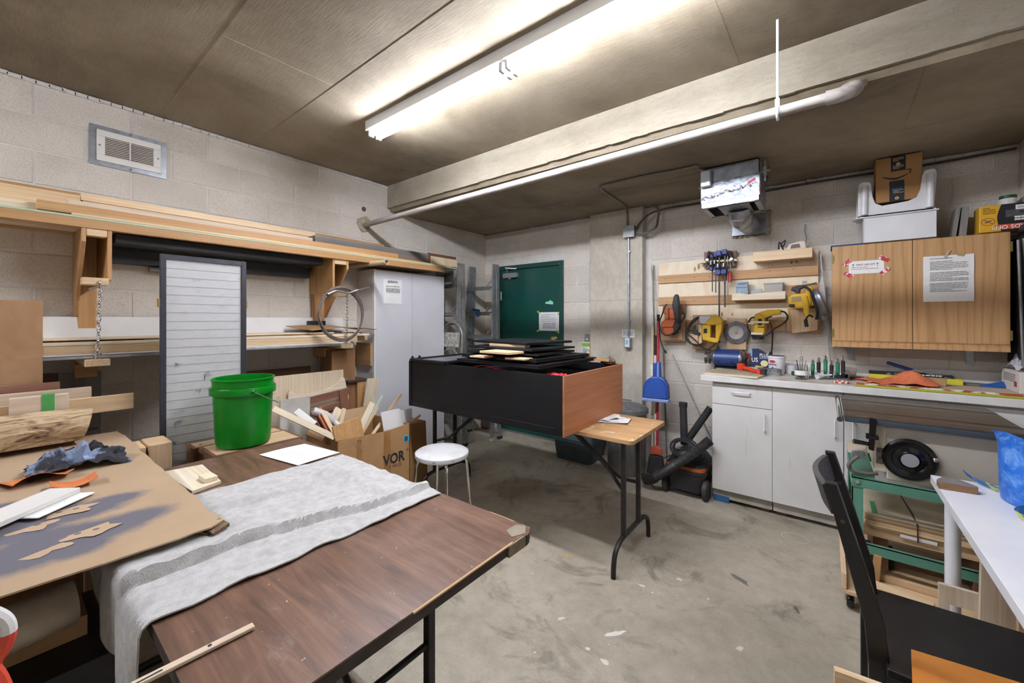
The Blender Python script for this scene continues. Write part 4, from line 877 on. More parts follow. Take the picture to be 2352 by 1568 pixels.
o = build('wood_scrap', MB().add([p for p in q] + [p + V((-.016, 0, 0)) for p in q], [(0, 1, 2, 3), (7, 6, 5, 4), (0, 4, 5, 1), (1, 5, 6, 2), (2, 6, 7, 3), (3, 7, 4, 0)]), W('oak', 'Z')); tag(o, 'square oak panel at the front of the scrap carton', 'offcut', 'offcuts in the cardboard carton')
rows = []
for i in range(6):
    r = []
    for j in range(13):
        v = j / 12; p0 = P(874 + 70 * v, 947 - 16 * v + (6 if v > .6 else 0), x=-2.69 - (.12 * max(0, v - .58) / .42)); p1 = P(881 + 66 * v, 990 - 17 * v, x=-2.66 - (.12 * max(0, v - .58) / .42)); r.append(p0.lerp(p1, i / 5))
    rows.append(r)
tag(build('white_card', MB().sheet(rows, .004), mat('matte_white', 'dbd7d4', .7), smooth=True), 'bent white card standing in the right of the scrap carton', 'card')
pts = [P(720, 943, x=-2.9), P(745, 952, x=-2.87), P(765, 967, x=-2.84), P(778, 978, x=-2.8)]
tag(build('plastic_roll', MB().tube(bez(pts, 4), [.028] * 4 + [.03] * 5 + [.024] * 4, 12), mat('milky_plastic', 'd9d6d2', .3, 0, trans=.15), smooth=True), 'crumpled milky plastic roll in the scrap carton', 'plastic')
# things behind the carton
tag(build('plywood_sheet', MB().ob((-3.285, 1.5, .5), (.012, .66, 1.0), (0, -.01, .0)), W('maple', 'Z')), 'large beige plywood panel leaning against the wall behind the bucket', 'panel')
u0, u1 = P(650, 868, x=-3.3), P(785, 868, x=-3.3)
L = u1.y - u0.y; prof = [(0, 0), (0, .27), (.02, .27), (.04, .245), (.09, .21), (.2, .19), (.33, .205), (.38, .225), (.4, .265), (.43, .3), (.47, .3), (L, .05), (L, 0)]
prof = [(0, 0), (.01, .2), (.04, .18), (.09, .15), (.2, .148), (.3, .165), (.37, .19), (.4, .21), (.42, .245), (.46, .245), (.5, .08), (.5, 0)]
tag(build('plywood_offcut', MB().prism([(1.36 + a, .69 + b) for a, b in prof], -3.262, -3.25, YZ), W('pale', 'Y')), 'pale plywood offcut with a curved cut-out edge behind the scrap carton', 'offcut')
tag(build('painted_sheet', MB().ob((-3.05, 1.325, .43), (.012, .21, .86), (0, .02, .04)), mat('dirty_white', 'd6d2c8', .6, 0, 'b8b2a4', 5)), 'dirty white panel standing left of the scrap carton', 'panel')
tag(build('board', MB().ob((-3.2, 1.23, .435), (.016, .1, .87), (0, .02, 0)), W('pale', 'Z')), 'pale board peeking out right behind the green bucket', 'board')
t = thing('slatted_crate', 'dark brown slatted wooden crate behind the scrap carton', 'crate', (-3.22, 1.5, .0))
for k in range(6): build('slat', MB().ob((-3.2, 1.56, .3 + k * .1), (.018, .56, .055), (.1, 0, 0)), W('redw', 'Y'), t, bevel=.002)
build('post', MB().ob((-3.19, 1.815, .42), (.022, .07, .86), (.1, 0, 0)), W('redw', 'Z'), t, bevel=.002); build('post', MB().ob((-3.21, 1.3, .38), (.022, .06, .78), (0, 0, 0)), W('redw', 'Z'), t)
tag(build('board', MB().ob((-3.2, 1.985, .455), (.014, .11, .92), (-.12, .08, 0)), W('pale', 'Z')), 'pale leaning board beside the side of the white wardrobe', 'board')
t = thing('brown_cabinet', 'dark brown wooden cabinet under the lower lumber rack', 'cabinet', (-3.42, 1.85, 0))
build('body', MB().box(-3.5, -3.3, 1.735, 1.95, 0, 1.165), W('brown', 'Z'), t, bevel=.003); build('top_trim', MB().box(-3.5, -3.26, 1.86, 2.05, .885, .9), mat('dark_trim', '3f3530', .6), t)
build('drawer_front', MB().box(-3.5, -3.27, 1.955, 2.04, .55, .88), W('fir', 'Z'), t, bevel=.003)
tag(build('board', MB().box(xw, -3.6, 1.0, 1.7, .9, 1.02), W('dark', 'Y')), 'dark brown board on the wall behind the folding screen', 'board')
tag(build('board', MB().box(xw, -3.56, .96, 1.04, .3, 1.2), W('fir', 'Z')), 'upright tan post just right of the folding screen', 'post')
# ================================================================== stool
S0 = V((-2.11, 1.9, 0)); t = thing('stool', 'round white padded stool with chrome tube legs', 'stool', tuple(S0))
wv = mat('white_vinyl', 'd9d7d5', .4, 0, 'c8c5c1', 9, .5, .7, bump=.05, bscale=40)
build('seat', MB().lathe([(.001, .478), (.17, .478), (.182, .485), (.186, .5), (.184, .512), (.172, .521), (.1, .526), (.001, .527)], S0, 40), wv, t, smooth=True)
mb = MB(); r_ = random.Random(8)
for k in range(9):
    a = r_.uniform(3.6, 6.2); build('torn_patch', MB().ob(S0 + V((.184 * math.cos(a), .184 * math.sin(a), r_.uniform(.488, .512))), (.004, r_.uniform(.01, .035), r_.uniform(.006, .016)), (0, 0, a)), mat('torn_vinyl', 'a89f93', .8), t)
for k in range(4):
    a = math.radians(38 + 20 + 90 * k); d = V((math.cos(a), math.sin(a), 0))
    build('leg', MB().tube(bez([S0 + d * .1 + V((0, 0, .474)), S0 + d * .15 + V((0, 0, .47)), S0 + d * .172 + V((0, 0, .44)), S0 + d * .18 + V((0, 0, .38)), S0 + d * .215 + V((0, 0, .004))], 6), .0105, 10), chrome, t, smooth=True)
    build('rubber_tip', MB().cyl(S0 + d * .214, S0 + d * .2125 + V((0, 0, .03)), .0125, n=10), rubber, t)
# ================================================================== plywood folding table with the black case
T2 = .742
def plytop():
    m, nt, b = _base('painted_ply'); vec, oi = _coords(nt, (1, 8, 4)); n1 = _noise(nt, vec, 2, 5, .6, 1); v3, _ = _coords(nt); w3 = _noise(nt, v3, 16, 4, .6)
    c = _ramp(nt, n1, [(.35, lin('a27a51')), (.65, lin('bf9768'))]); c = _mix(nt, _ramp(nt, w3, [(.6, (0, 0, 0, 1)), (.66, (.8, .8, .8, 1))]), c, lin('cfc5b4')); nt.links.new(c, b.inputs['Base Color']); b.inputs['Roughness'].default_value = .7; return m
t = thing('plywood_table', 'plywood-topped folding table with black steel legs under the black case', 'table', (-1.75, 2.5, 0))
M = Matrix.Translation((-1.805, 2.495, 0)); build('tabletop', MB().prism(rrect(1.885, .59, .03), T2 - .022, T2, M), plytop(), t)
for (x, s) in ((-.93, 1), (-2.57, -1)):
    for y in (2.235, 2.465): build('leg', MB().beam((x, y, .17), (x, y, T2 - .022), .026, .026, (1, 0, 0)), black_metal, t, bevel=.004)
    build('foot', MB().tube(bez([(x, 2.24, .172), (x, 2.18, .165), (x, 2.12, .13), (x, 2.098, .07), (x, 2.093, .0)], 5), .0145, 8), black_metal, t, smooth=True)
    build('foot', MB().tube(bez([(x, 2.46, .172), (x, 2.55, .165), (x, 2.62, .13), (x, 2.642, .07), (x, 2.645, .0)], 5), .0145, 8), black_metal, t, smooth=True)
    build('crossbar', MB().beam((x, 2.23, .172), (x, 2.47, .172), .022, .022), black_metal, t, bevel=.003)
    a, b = V((x - s * .42, 2.35, T2 - .03)), V((x, 2.35, .4)); mid = a.lerp(b, .6)
    build('brace', MB().beam(a, mid + (b - a) * .05, .022, .03, (0, 1, 0)), black_metal, t, bevel=.003)
    build('brace_fork', MB().tube(bez([mid, mid.lerp(b, .5) + V((0, -.03, -.01)), V((x, 2.25, .42))], 5), .011, 8), black_metal, t, smooth=True)
    build('brace_fork', MB().tube(bez([mid, mid.lerp(b, .5) + V((0, .03, -.01)), V((x, 2.45, .42))], 5), .011, 8), black_metal, t, smooth=True)
case_b = mat('case_black', '0d0d0f', .5, 0, '131215', 7, bump=.04, bscale=200, spec=.3)
t = thing('cabinet_carcass', 'big open black box with one orange-brown veneer end lying on the plywood table', 'box', (-1.93, 2.45, T2))
x0, x1, y0, y1, z0, z1 = -2.64, -1.216, 2.03, 2.875, T2 + .001, 1.1; g = .018
build('front_panel', MB().box(x0 + .03, x1 - .001, y0, y0 + g, z0, z1), case_b, t, bevel=.0015); build('corner_post', MB().box(x0, x0 + .03, y0 - .006, y0 + .03, z0, z1 + .002), case_b, t, bevel=.002)
build('back_panel', MB().box(x0, x1 - .001, y1 - g, y1, z0, z1 - .002), case_b, t); build('left_panel', MB().box(x0, x0 + g, y0 + .03, y1, z0, z1 - .002), case_b, t)
build('bottom_panel', MB().box(x0 + .01, x1 - .01, y0 + .01, y1 - .01, z0 + .002, z0 + .014), black_paint, t); build('bottom_batten', MB().box(x0 + .03, x1 - .05, y0 - .004, y0 - .0005, z0 + .005, z0 + .045), case_b, t, bevel=.002)
build('veneer_end', MB().box(x1, x1 + .012, y0 - .002, y1, z0, z1 + .001), W('cherry', 'Y', .42), t, bevel=.001); build('veneer_lining', MB().box(x1 - .012, x1 - .0005, y0 + g, y1 - g, z0 + .015, z1 - .001), mat('navy_lining', '20232b', .5), t)
build('tape_tab', MB().box(x1 - .0145, x1 - .0122, 2.55, 2.59, z1 - .04, z1 - .012), mat('lime_tape', '8fc23c', .6), t)
# black panels stacked on and in the case
def bp(cx, cy, z, a, b, th, rz, lb, frame=False):
    t = thing('black_slab', lb, 'panel', (cx, cy, z), (0, 0, rz), 'black cabinet panels piled on the black box')
    build('slab', MB().box(-a/2, a/2, -b/2, b/2, 0, th), case_b, t, bevel=.002)
    if frame:
        e = .05
        for nm, q in (('rail', (-a/2, a/2, -b/2, -b/2 + e)), ('rail', (-a/2, a/2, b/2 - e, b/2)), ('stile', (-a/2, -a/2 + e, -b/2 + e, b/2 - e)), ('stile', (a/2 - e, a/2, -b/2 + e, b/2 - e))): build(nm, MB().box(*q, th, th + .008), case_b, t, bevel=.003)
    return t
bp(-1.75, 2.42, 1.124, .74, .74, .016, -.03, 'lowest framed black panel across the rim of the black box', True)
bp(-1.77, 2.42, 1.156, .7, .64, .016, -.06, 'second black framed panel in the pile on the black box', True)
bp(-1.78, 2.38, 1.192, .62, .5, .014, .03, 'middle plain black panel of the pile on the black box')
bp(-1.8, 2.4, 1.222, .64, .48, .014, -.1, 'upper plain black panel of the pile, above the pine spacer')
bp(-1.87, 2.5, 1.255, .6, .5, .016, -.14, 'topmost grey-black panel of the pile on the black box')
for k, (px, py, x_, z, a, b, th, rz, lb) in enumerate(((1165, 796, 0, 1.2365, .34, .06, .018, -.05, 'pine spacer strip under the topmost black panel'), (1140, 812, 0, 1.2065, .26, .16, .015, -.05, 'wide pine spacer sticking out of the middle of the black pile'),
        (1098, 821, 0, 1.1725, .13, .1, .011, 0, 'small left pine spacer in the black pile'), (1185, 826, 0, 1.1725, .16, .09, .011, .03, 'right pine spacer low in the black pile'))):
    q = P(px, py, z=z); o = build('spacer', MB().ob((q.x, q.y + b * .35, z + th / 2), (a, b, th), (0, 0, rz)), W('pine', 'X'), bevel=.002); tag(o, lb, 'spacer')
for k, zz in enumerate((1.1482, 1.1762 + .004)): pass
t = thing('glazed_door', 'black-framed grey glazed cabinet door lying on the left of the black box', 'cabinet door', (-2.4, 2.3, 1.103))
a = [(-2.6, 2.02), (-2.2, 2.02), (-2.3, 2.75), (-2.62, 2.75)]
def rail(p, q_, w_=.04): return MB().beam((p[0], p[1], 1.113), (q_[0], q_[1], 1.113), w_, .02)
for i in range(4): build('frame_rail', rail(a[i], a[(i + 1) % 4]), case_b, t, bevel=.003)
build('glass_panel', MB().prism(a, 1.108, 1.112), mat('dusty_glass', '6d6e70', .35, 0, '5a5b5e', 4), t)
for yy in (2.03, 2.1): build('hinge_cup', MB().cyl((-2.6, yy, 1.12), (-2.6, yy, 1.14), .01, n=8), black_metal, t)
red = mat('red_cloth', 'b3202c', .8, 0, 'c62a36', 12, bump=.1, bscale=120)
rows = [[V((-1.98 + .58 * v, 2.06 + .05 * u, 1.085 + .03 * math.sin(v * 9) * (1 - u) * .6 + .02 * math.sin(v * 4 + u))) for v in [j / 30 for j in range(31)]] for u in [i / 5 for i in range(6)]]
tag(build('red_strap', MB().sheet(rows, .003), red, smooth=True), 'red fabric strap lying along the front inside of the black box', 'strap')
crumple('red_cloth', (-1.38, 2.2, 1.04), .09, .1, .06, red, 'bunched red cloth in the right front of the black box', 'cloth', 11, .6)
tag(build('foam_fill', MB().box(x0 + .03, x1 - .03, y0 + .03, y1 - .03, z0 + .016, 1.035), mat('black_stuffing', '17161a', .9, 0, '232126', 6, bump=.4, bscale=20), bevel=.02), 'black padding filling the open black box', 'padding')
q = P(1400, 965, z=T2)
t = thing('paper_stack', 'crumpled white papers on the bare end of the plywood table', 'paper', (q.x, q.y, T2))
for k, (dx, dy, s, rz) in enumerate(((0, 0, .23, .5), (.03, .01, .2, .2), (-.02, .02, .17, .9))):
    rows = [[Matrix.Rotation(rz, 4, 'Z') @ V(((i / 6 - .5) * s, (j / 6 - .5) * s * .75, 0)) + V((q.x + dx, q.y + dy, T2 + .004 + .004 * k + .012 * max(0, noise.noise(V((i * .4 + k * 5, j * .4, k)))) * (k + 1) * .7)) for j in range(7)] for i in range(7)]
    build('page', MB().sheet(rows, .001), paper, t, smooth=True)
# small clutter at the back corner of the case
q = P(1318, 822, z=1.11); t = thing('scrap_pile', 'small pile of wood and wire clutter behind the pile of black panels', 'clutter', (q.x, q.y, 1.1))
build('wood_bit', MB().ob((-1.33, 2.78, 1.13), (.12, .06, .014), (0, .05, .3)), W('fir', 'X'), t); build('wood_bit', MB().ob((-1.3, 2.83, 1.11), (.1, .05, .02), (0, 0, -.2)), W('dark', 'X'), t)
build('wire_tangle', MB().tube(bez([(-1.3, 2.78, 1.12), (-1.27, 2.8, 1.16), (-1.24, 2.79, 1.12), (-1.26, 2.76, 1.15), (-1.22, 2.8, 1.13)], 5), .003, 5), steel, t, smooth=True)
# ================================================================== green door
dg = mat('door_green', '0b4038', .3, 0, '0d463d', 2, bump=.03, bscale=12); fg = mat('frame_green', '0c3a34', .4, 0, '0e423b', 3)
d = struct(build('door_1', MB().box(-3.365, -2.464, 4.062, 4.1, .012, 2.072), dg)); d['label'] = 'dark green steel door in the far wall'
e = .052
build('door_frame', MB().box(-3.416, -3.416 + e, 4.036, 4.135, 0, 2.124).box(-2.413 - e, -2.413, 4.036, 4.135, 0, 2.124).box(-3.416 + e, -2.413 - e, 4.036, 4.135, 2.124 - e, 2.124), fg, d, bevel=.003)
for z in (1.74, .25): build('hinge', MB().cyl((-3.362, 4.053, z - .055), (-3.362, 4.053, z + .055), .009, n=10), mat('cream_hinge', 'c9c0ac', .4, .3), d, smooth=True)
cl = mat('closer_grey', '8d8f97', .4, .3)
o = build('door_closer', MB().prism(rrect(.225, .062, .015), 0, .05, frameM((-3.19, 4.062, 1.995), (1, 0, 0), (0, 0, 1)) ), cl, d, bevel=.003)
build('closer_arm', MB().beam((-3.21, 4.005, 2.03), (-3.23, 4.0, 2.085), .012, .006).beam((-3.24, 3.99, 2.09), (-3.09, 4.03, 2.075), .016, .006, (0, 1, 0)), steel, o)
build('closer_knob', MB().sphere((-3.19, 4.02, 1.955), .016, 10, 6), steel, o, smooth=True)
k = build('door_knob', MB().lathe([(.001, 0), (.03, 0), (.03, .008), (.014, .012), (.012, .03), (.026, .04), (.03, .055), (.02, .066), (.001, .068)], P(1275, 778, y=4.06), 20, Matrix.Rotation(math.pi / 2, 3, 'X')), mat('brass_knob', 'c9b267', .25, .8), d, smooth=True)
def tape_patch(px, py, yw, a, b, rz, m, parent, nm='tape', lift=.0022):
    q = P(px, py, y=yw - lift); return build(nm, MB().ob(q, (a, .0012, b), (0, rz, 0)), m, parent)
lime = mat('lime_tape', '8fc23c', .6)
build('torn_tape', MB().prism([(-.055, .0), (.055, -.012), (.06, .01), (.045, .03), (.03, .028), (.02, .045), (-.005, .026), (-.045, .022)], 0, .001, frameM(P(1261, 697, y=4.0615), (1, 0, 0), (0, 0, 1))), mat('mint_tape', '8fd3ac', .6), d)
a, b = P(1238, 717, y=4.06), P(1284, 760, y=4.06); t = thing('paper_sign', 'handwritten paper sheet taped to the green door', 'sign', ((a.x + b.x) / 2, 4.06, b.z))
build('page', MB().box(a.x, b.x, 4.0588, 4.0602, b.z, a.z), paper, t)
lines('handwriting', t, inkgrey, (a.x + .03, 4.0588, b.z + .1), (1, 0, 0), (0, 0, 1), b.x - a.x - .07, .1, 5, 14, th=.25); lines('sketch', t, mat('ink_faint', '9a9aa2', .9), (a.x + .06, 4.0588, b.z + .02), (1, 0, 0), (0, 0, 1), b.x - a.x - .1, .07, 4, 15, th=.7)
for px, py, r in ((1237, 717, .7), (1284, 719, -.7), (1236, 759, -.5), (1282, 762, .6)): tape_patch(px, py, 4.06, .045, .022, r, lime, t)
build('threshold_strip', MB().box(-3.36, -2.47, 4.02, 4.06, 0, .012), mat('sill_grey', '6b675f', .8), d)
# dark patch at the foot of the wall
tag(build('foot_block', MB().box(-3.6, -3.46, 3.92, 4.03, 0, .2), mat('rusty_block', '5a3a30', .8, 0, '47403c', 12), bevel=.01), 'small rusty dark block on the floor beside the green door', 'block')
# ================================================================== ladders
def ladder(name, label, xL, xR, y, h, lean, steps, topcap=None):
    t = thing(name, label, 'ladder', ((xL + xR) / 2, y, 0))
    for s, xx in ((-1, xL), (1, xR)):
        for k, (dy, w_) in enumerate(((0, .07), (.07, .05))):
            sp = .03 * s
            a, b = V((xx + sp + (s * .02 if k else 0), y - .02 + dy * 1.6, .0)), V((xx - sp * .3, y + dy * .8 + lean, h))
            build('rail', MB().beam(a + V((0, 0, .02)), b, .014, w_, (0, 1, 0)), alu, t, bevel=.002)
            build('foot_pad', MB().ob(a + V((0, 0, .015)), (.03, .07, .03)), rubber if k else mat('cream_foot', 'd8d2c0', .7), t)
    for z in steps:
        f = z / h; yy = y - .02 + lean * f
        build('step', MB().box(xL + .006, xR - .006, yy - .045, yy + .035, z - .014, z).box(xL + .006, xR - .006, yy - .048, yy - .042, z - .045, z), mat('step_alu', '8f9192', .5, .6, '787a7b', 12), t, bevel=.002)
        for s in (-1, 1): build('strut', MB().beam((xL + .1 if s < 0 else xR - .1, yy - .02, z - .01), (xL + .01 if s < 0 else xR - .01, yy, z + .09), .012, .004, (0, 1, 0)), alu, t)
    if topcap: build('top_cap', MB().box(xL - .01, xR + .01, y + lean - .06, y + lean + .08, h - .14, h - .02), alu, t, bevel=.006)
    return t
l1 = ladder('step_ladder', 'aluminium step ladder half hidden behind the white wardrobe', -3.6, -3.275, 3.16, 2.07, .06, (.3, .6, .9, 1.2, 1.51, 1.83))
build('holed_plate', MB().box(-3.58, -3.31, 3.155, 3.165, 1.86, 1.99), alu, l1, bevel=.002)
for xx in (-3.5, -3.44, -3.38): build('plate_hole', MB().cyl((xx, 3.154, 1.94), (xx, 3.1525, 1.94), .018 if xx == -3.44 else .008, n=12), MATS['ink'], l1)
build('step_lettering', MB().box(-3.5, -3.32, 3.1105, 3.1115, 1.475, 1.495), MATS['ink_grey'], l1)
l2 = ladder('step_ladder', 'taller aluminium step ladder leaning in the corner left of the green door', -3.55, -3.15, 3.62, 2.1, .06, (.35, .68, 1.0, 1.24, 1.525, 1.83))
tag(build('spray_trigger', MB().ob((-3.35, 3.56, 1.545), (.1, .05, .03), (0, .1, 0)).ob((-3.31, 3.555, 1.5), (.03, .03, .07), (0, .1, 0)), mat('blue_clip', '24417a', .5), bevel=.008), 'small blue clip on a step of the taller ladder', 'clip')
t = thing('step_stool', 'folded paint-spattered silver step stool in front of the ladders', 'step stool', (-3.25, 3.07, 0))
def hoop(x0, x1, y, zt, zb): r = (x1 - x0) / 2; return [V((x0 - .02, y - .03, zb)), V((x0 - .005, y - .01, zt - r - .2))] + [V(((x0 + x1) / 2 - r * math.cos(a), y, zt - r + r * math.sin(a))) for a in [i * math.pi / 12 for i in range(13)]] + [V((x1 + .005, y - .01, zt - r - .2)), V((x1 + .02, y - .03, zb))]
build('front_hoop', MB().tube(hoop(-3.40, -3.09, 3.07, 1.405, .0), .012, 8), mat('spattered_steel', 'aaa69e', .4, .7, '8e8a80', 20), t, smooth=True)
build('rear_hoop', MB().tube(hoop(-3.38, -3.14, 3.1, 1.38, .0), .011, 8), MATS['spattered_steel'], t, smooth=True)
spat = mat('spattered_plate', '8f8c82', .6, .3, 'bdbbb2', 30, .45, .6)
build('platform', MB().ob((-3.245, 3.055, 1.21), (.26, .02, .16), (-.1, 0, 0)), spat, t, bevel=.006); build('lower_step', MB().ob((-3.245, 3.05, .75), (.3, .02, .2), (-.1, 0, 0)), spat, t, bevel=.006)
build('curved_stay', MB().tube(arc((-3.25, 3.05, .98), (1, 0, 0), (0, 0, 1), .13, 0, math.pi, 12), .01, 8), MATS['spattered_steel'], t, smooth=True)
build('socket_plate', MB().box(-3.55, -3.42, XL * 0 + 3.25, 3.26, 1.36, 1.41), white_lam, l1)
# ================================================================== tote, metal bin, brooms
t = thing('storage_tote', 'dark teal plastic storage tote on the floor under the black box', 'tote', (-2.03, 3.72, 0))
tm = mat('teal_plastic', '38474b', .5, 0, '414f52', 6)
def taper_box(mb, cx, cy, a0, b0, a1, b1, z0, z1, r=.05):
    lo, hi = rrect(a0, b0, r), rrect(a1, b1, r); n = len(lo); vs = [V((cx + p[0], cy + p[1], z0)) for p in lo] + [V((cx + p[0], cy + p[1], z1)) for p in hi]
    return mb.add(vs, [tuple(range(n))[::-1], tuple(range(n, 2*n))] + [(i, (i+1) % n, (i+1) % n + n, i + n) for i in range(n)])
build('lower_body', taper_box(MB(), -2.03, 3.72, .4, .3, .44, .34, 0, .19), tm, t, smooth=True); build('upper_body', taper_box(MB(), -2.03, 3.72, .455, .355, .49, .39, .19, .44), tm, t, smooth=True)
build('lid', taper_box(MB(), -2.03, 3.72, .51, .41, .5, .4, .44, .475), mat('tote_lid', '2f3b3f', .5), t, smooth=True)
for k in range(9): build('rib', MB().box(-2.15, -1.93, 3.5365 - k * .002, 3.546 - k * .002, .23 + k * .021, .237 + k * .021), mat('rib_light', '66757a', .5), t)
C0 = V((-1.5, 3.67, 0)); t = thing('metal_bin', 'ribbed galvanised metal dustbin with lid beside the column', 'bin', tuple(C0))
bin_m = mat('dull_zinc', '8b8a88', .5, .6, '706f6d', 8, stretch=(3, 3, .6))
n = 60; prof = [(.165, .0), (.17, .02), (.182, .575), (.188, .585)]; vs = []
for r, z in prof:
    for a in range(n): rr = r + (.004 if a % 4 < 2 and .01 < z < .58 else 0); vs.append(C0 + V((rr * math.cos(2*math.pi*a/n), rr * math.sin(2*math.pi*a/n), z)))
fs = [(i*n+a, i*n+(a+1) % n, (i+1)*n+(a+1) % n, (i+1)*n+a) for i in range(3) for a in range(n)] + [tuple(range(n))]
build('drum', MB().add(vs, fs), bin_m, t, smooth=True)
build('lid', MB().lathe([(.196, .56), (.199, .562), (.199, .6), (.19, .608), (.14, .63), (.07, .645), (.001, .65)], C0, 40), bin_m, t, smooth=True)
build('lid_handle', MB().tube([C0 + V((-.05, 0, .645)), C0 + V((-.045, 0, .67)), C0 + V((.045, 0, .67)), C0 + V((.05, 0, .645))], .006, 8), steel, t, smooth=True)
def pole(name, label, cat, a, b, r, m, bits=()):
    t = thing(name, label, cat, (a[0], a[1], 0)); build('shaft', MB().cyl(a, b, r, n=10), m, t, smooth=True)
    return t
yp = 3.9
A = lambda px, py, y=yp: tuple(P(px, py, y=y))
t = pole('broom', 'wooden broom handle leaning on the wall right of the column', 'broom', (P(1500, 900, y=3.86).x, 3.84, 0), A(1499, 748, 3.93), .0125, W('pine', 'Z'))
t = pole('extension_pole', 'long thin grey pole leaning up the corner of the column', 'pole', (P(1512, 900, y=3.88).x, 3.86, 0), A(1499, 612, 4.02), .008, cond)
build('end_fitting', MB().cyl(A(1499, 630, 4.02), A(1499, 608, 4.02), .011, n=8), steel, t)
t = pole('white_pole', 'white pole with a black grip among the brooms', 'pole', (P(1508, 900, y=3.83).x, 3.81, 0), A(1505, 772, 3.9), .011, white_enamel)
build('grip', MB().cyl(A(1505, 800, 3.89), A(1505, 770, 3.9), .0135, n=10), rubber, t); build('collar', MB().cyl(A(1505.5, 815, 3.89), A(1505.5, 800, 3.89), .017, n=10), rubber, t)
rd = mat('red_paint', 'a8222a', .35, 0, 'b82b31', 5)
t = pole('push_broom', 'red-handled broom with an orange block and dark bristles', 'broom', (P(1511, 1050, y=3.8).x, 3.78, .1), A(1512, 728, 3.9), .012, rd)
build('end_cap', MB().cyl(A(1512, 740, 3.898), A(1512, 722, 3.9), .0135, n=10), rubber, t)
q = P(1507, 1045, y=3.76); build('broom_block', MB().prism([(-.06, -.01), (.05, -.03), (.055, .02), (.02, .055), (-.02, .06), (-.05, .03)], -.02, .02, frameM((q.x, 3.77, .2), (1, 0, .3), (-.3, 0, 1))), mat('orange_block', 'a8482f', .6), t, bevel=.006)
mb = MB(); r_ = random.Random(9)
build('bristles', MB().prism([(-.08, 0), (.08, 0), (.055, .17), (-.055, .17)], -.03, .03, frameM((q.x, 3.755, .0), (1, 0, 0), (0, 0, 1))), mat('dark_bristle', '241f1e', .9, 0, '33302e', 60, bump=.8, bscale=120), t)
t = pole('steel_rod', 'thin dark steel rod leaning behind the blue dustpan', 'rod', (P(1534, 1050, y=3.95).x, 3.93, 0), A(1524, 800, 4.03), .007, cond)
# dustpan
t = thing('dustpan', 'blue long-handled dustpan hanging in front of the brooms', 'dustpan', tuple(P(1509, 920, y=3.74)))
bl = mat('blue_plastic', '27478f', .4, 0, '2c4d97', 6); yd = 3.76
pts = [P(x, y, y=yd) for x, y in ((1480, 911), (1482, 885), (1488, 872), (1500, 864), (1520, 863), (1530, 870), (1538, 884), (1540, 915))]
o = pts[0]; pan = [(p.x, p.z) for p in pts]
build('pan', MB().prism(pan, yd - .06, yd, XZ), bl, t, bevel=.01); build('pan_inset', MB().prism([((x - pan[0][0] - .12) * .82 + pan[0][0] + .12, (z - .85) * .86 + .835) for x, z in pan], yd - .064, yd - .058, XZ), mat('blue_plastic_light', '3256a8', .4), t)
a, b = P(1480, 911, y=yd), P(1540, 918, y=yd); build('lip', MB().beam((a.x, yd - .03, a.z - .012), (b.x, yd - .03, b.z - .008), .07, .03), mat('pale_lip', '8f9fd0', .45), t, bevel=.008)
build('socket', MB().cyl(P(1512, 866, y=yd - .02), P(1512, 832, y=yd + .02), .03, .022, n=12), bl, t, smooth=True)
build('sleeve', MB().ob(P(1504, 850, y=yd), (.03, .02, .14), (0, 0, 0)), bl, t, bevel=.004)
text('PROFI', 'lettering', t, paper, P(1502.5, 864, y=yd - .012), (0, 0, 1), (-1, 0, 0), .026, 1.0) if 0 else lines('lettering', t, paper, P(1500.5, 862, y=yd - .0115), (0, 0, 1), (-1, 0, 0), .1, .018, 1, 6, gap=.008, th=.8)
# ================================================================== vacuum cleaner
vx0, vx1, vy = -1.06, -.755, 3.4
t = thing('vacuum_cleaner', 'black and orange shop vacuum on wheels beside the white cabinets', 'vacuum', ((vx0 + vx1) / 2, 3.55, 0))
vb = mat('vac_black', '232224', .55, 0, '302f30', 10, bump=.1, bscale=60); vo = mat('vac_orange', 'b1561f', .45, 0, 'bd6128', 6); cx = (vx0 + vx1) / 2
M = Matrix.Translation((cx, vy + .2, 0)); build('tank', taper_box(MB(), cx, vy + .19, .27, .36, .31, .4, .05, .215, .05), vb, t, smooth=True)
build('orange_band', taper_box(MB(), cx, vy + .19, .305, .395, .3, .39, .222, .248, .06), vo, t, smooth=True); build('tank_rim', taper_box(MB(), cx, vy + .19, .325, .415, .325, .415, .2, .224, .06), vb, t, smooth=True)
build('motor_head', taper_box(MB(), cx, vy + .2, .31, .4, .2, .24, .248, .35, .09), vb, t, smooth=True)
build('head_cap', MB().sphere((cx - .04, vy + .2, .35), .1, 16, 8, sc=(1, 1, .5)), mat('vac_grey', '8b8884', .45), t, smooth=True)
build('port', MB().lathe([(.03, .0), (.05, 0), (.055, .012), (.05, .02), (.03, .012)], (cx + .09, vy + .07, .315), 20, Matrix.Rotation(.9, 3, 'X')), rubber, t, smooth=True)
for xx in (vx0, vx1): build('wheel', MB().lathe([(.001, -.022), (.06, -.022), (.078, -.015), (.08, 0), (.078, .015), (.06, .022), (.001, .022)], (xx, vy + .05, .08), 26, Matrix.Rotation(math.pi / 2, 3, 'Y')), mat('wheel_black', '2a2929', .6, 0, '3b3a3a', 50), t, smooth=True)
hose = mat('hose_black', '2e2d2d', .5, 0, '3c3b3b', 10)
pts = bez([P(1496, 1100, y=3.36), P(1530, 1082, y=3.36), P(1560, 1062, y=3.34), P(1600, 1035, y=3.36), P(1632, 1010, y=3.42)], 9); rs = [.034 + (.004 if i % 2 else 0) for i in range(len(pts))]
pts2 = []; [pts2.extend([pts[i].lerp(pts[i+1], k / 3) for k in range(3)]) for i in range(len(pts) - 1)]; rs = [.033 + (.005 if i % 2 else 0) for i in range(len(pts2))]
build('ribbed_hose', MB().tube(pts2, rs, 14), hose, t, smooth=True)
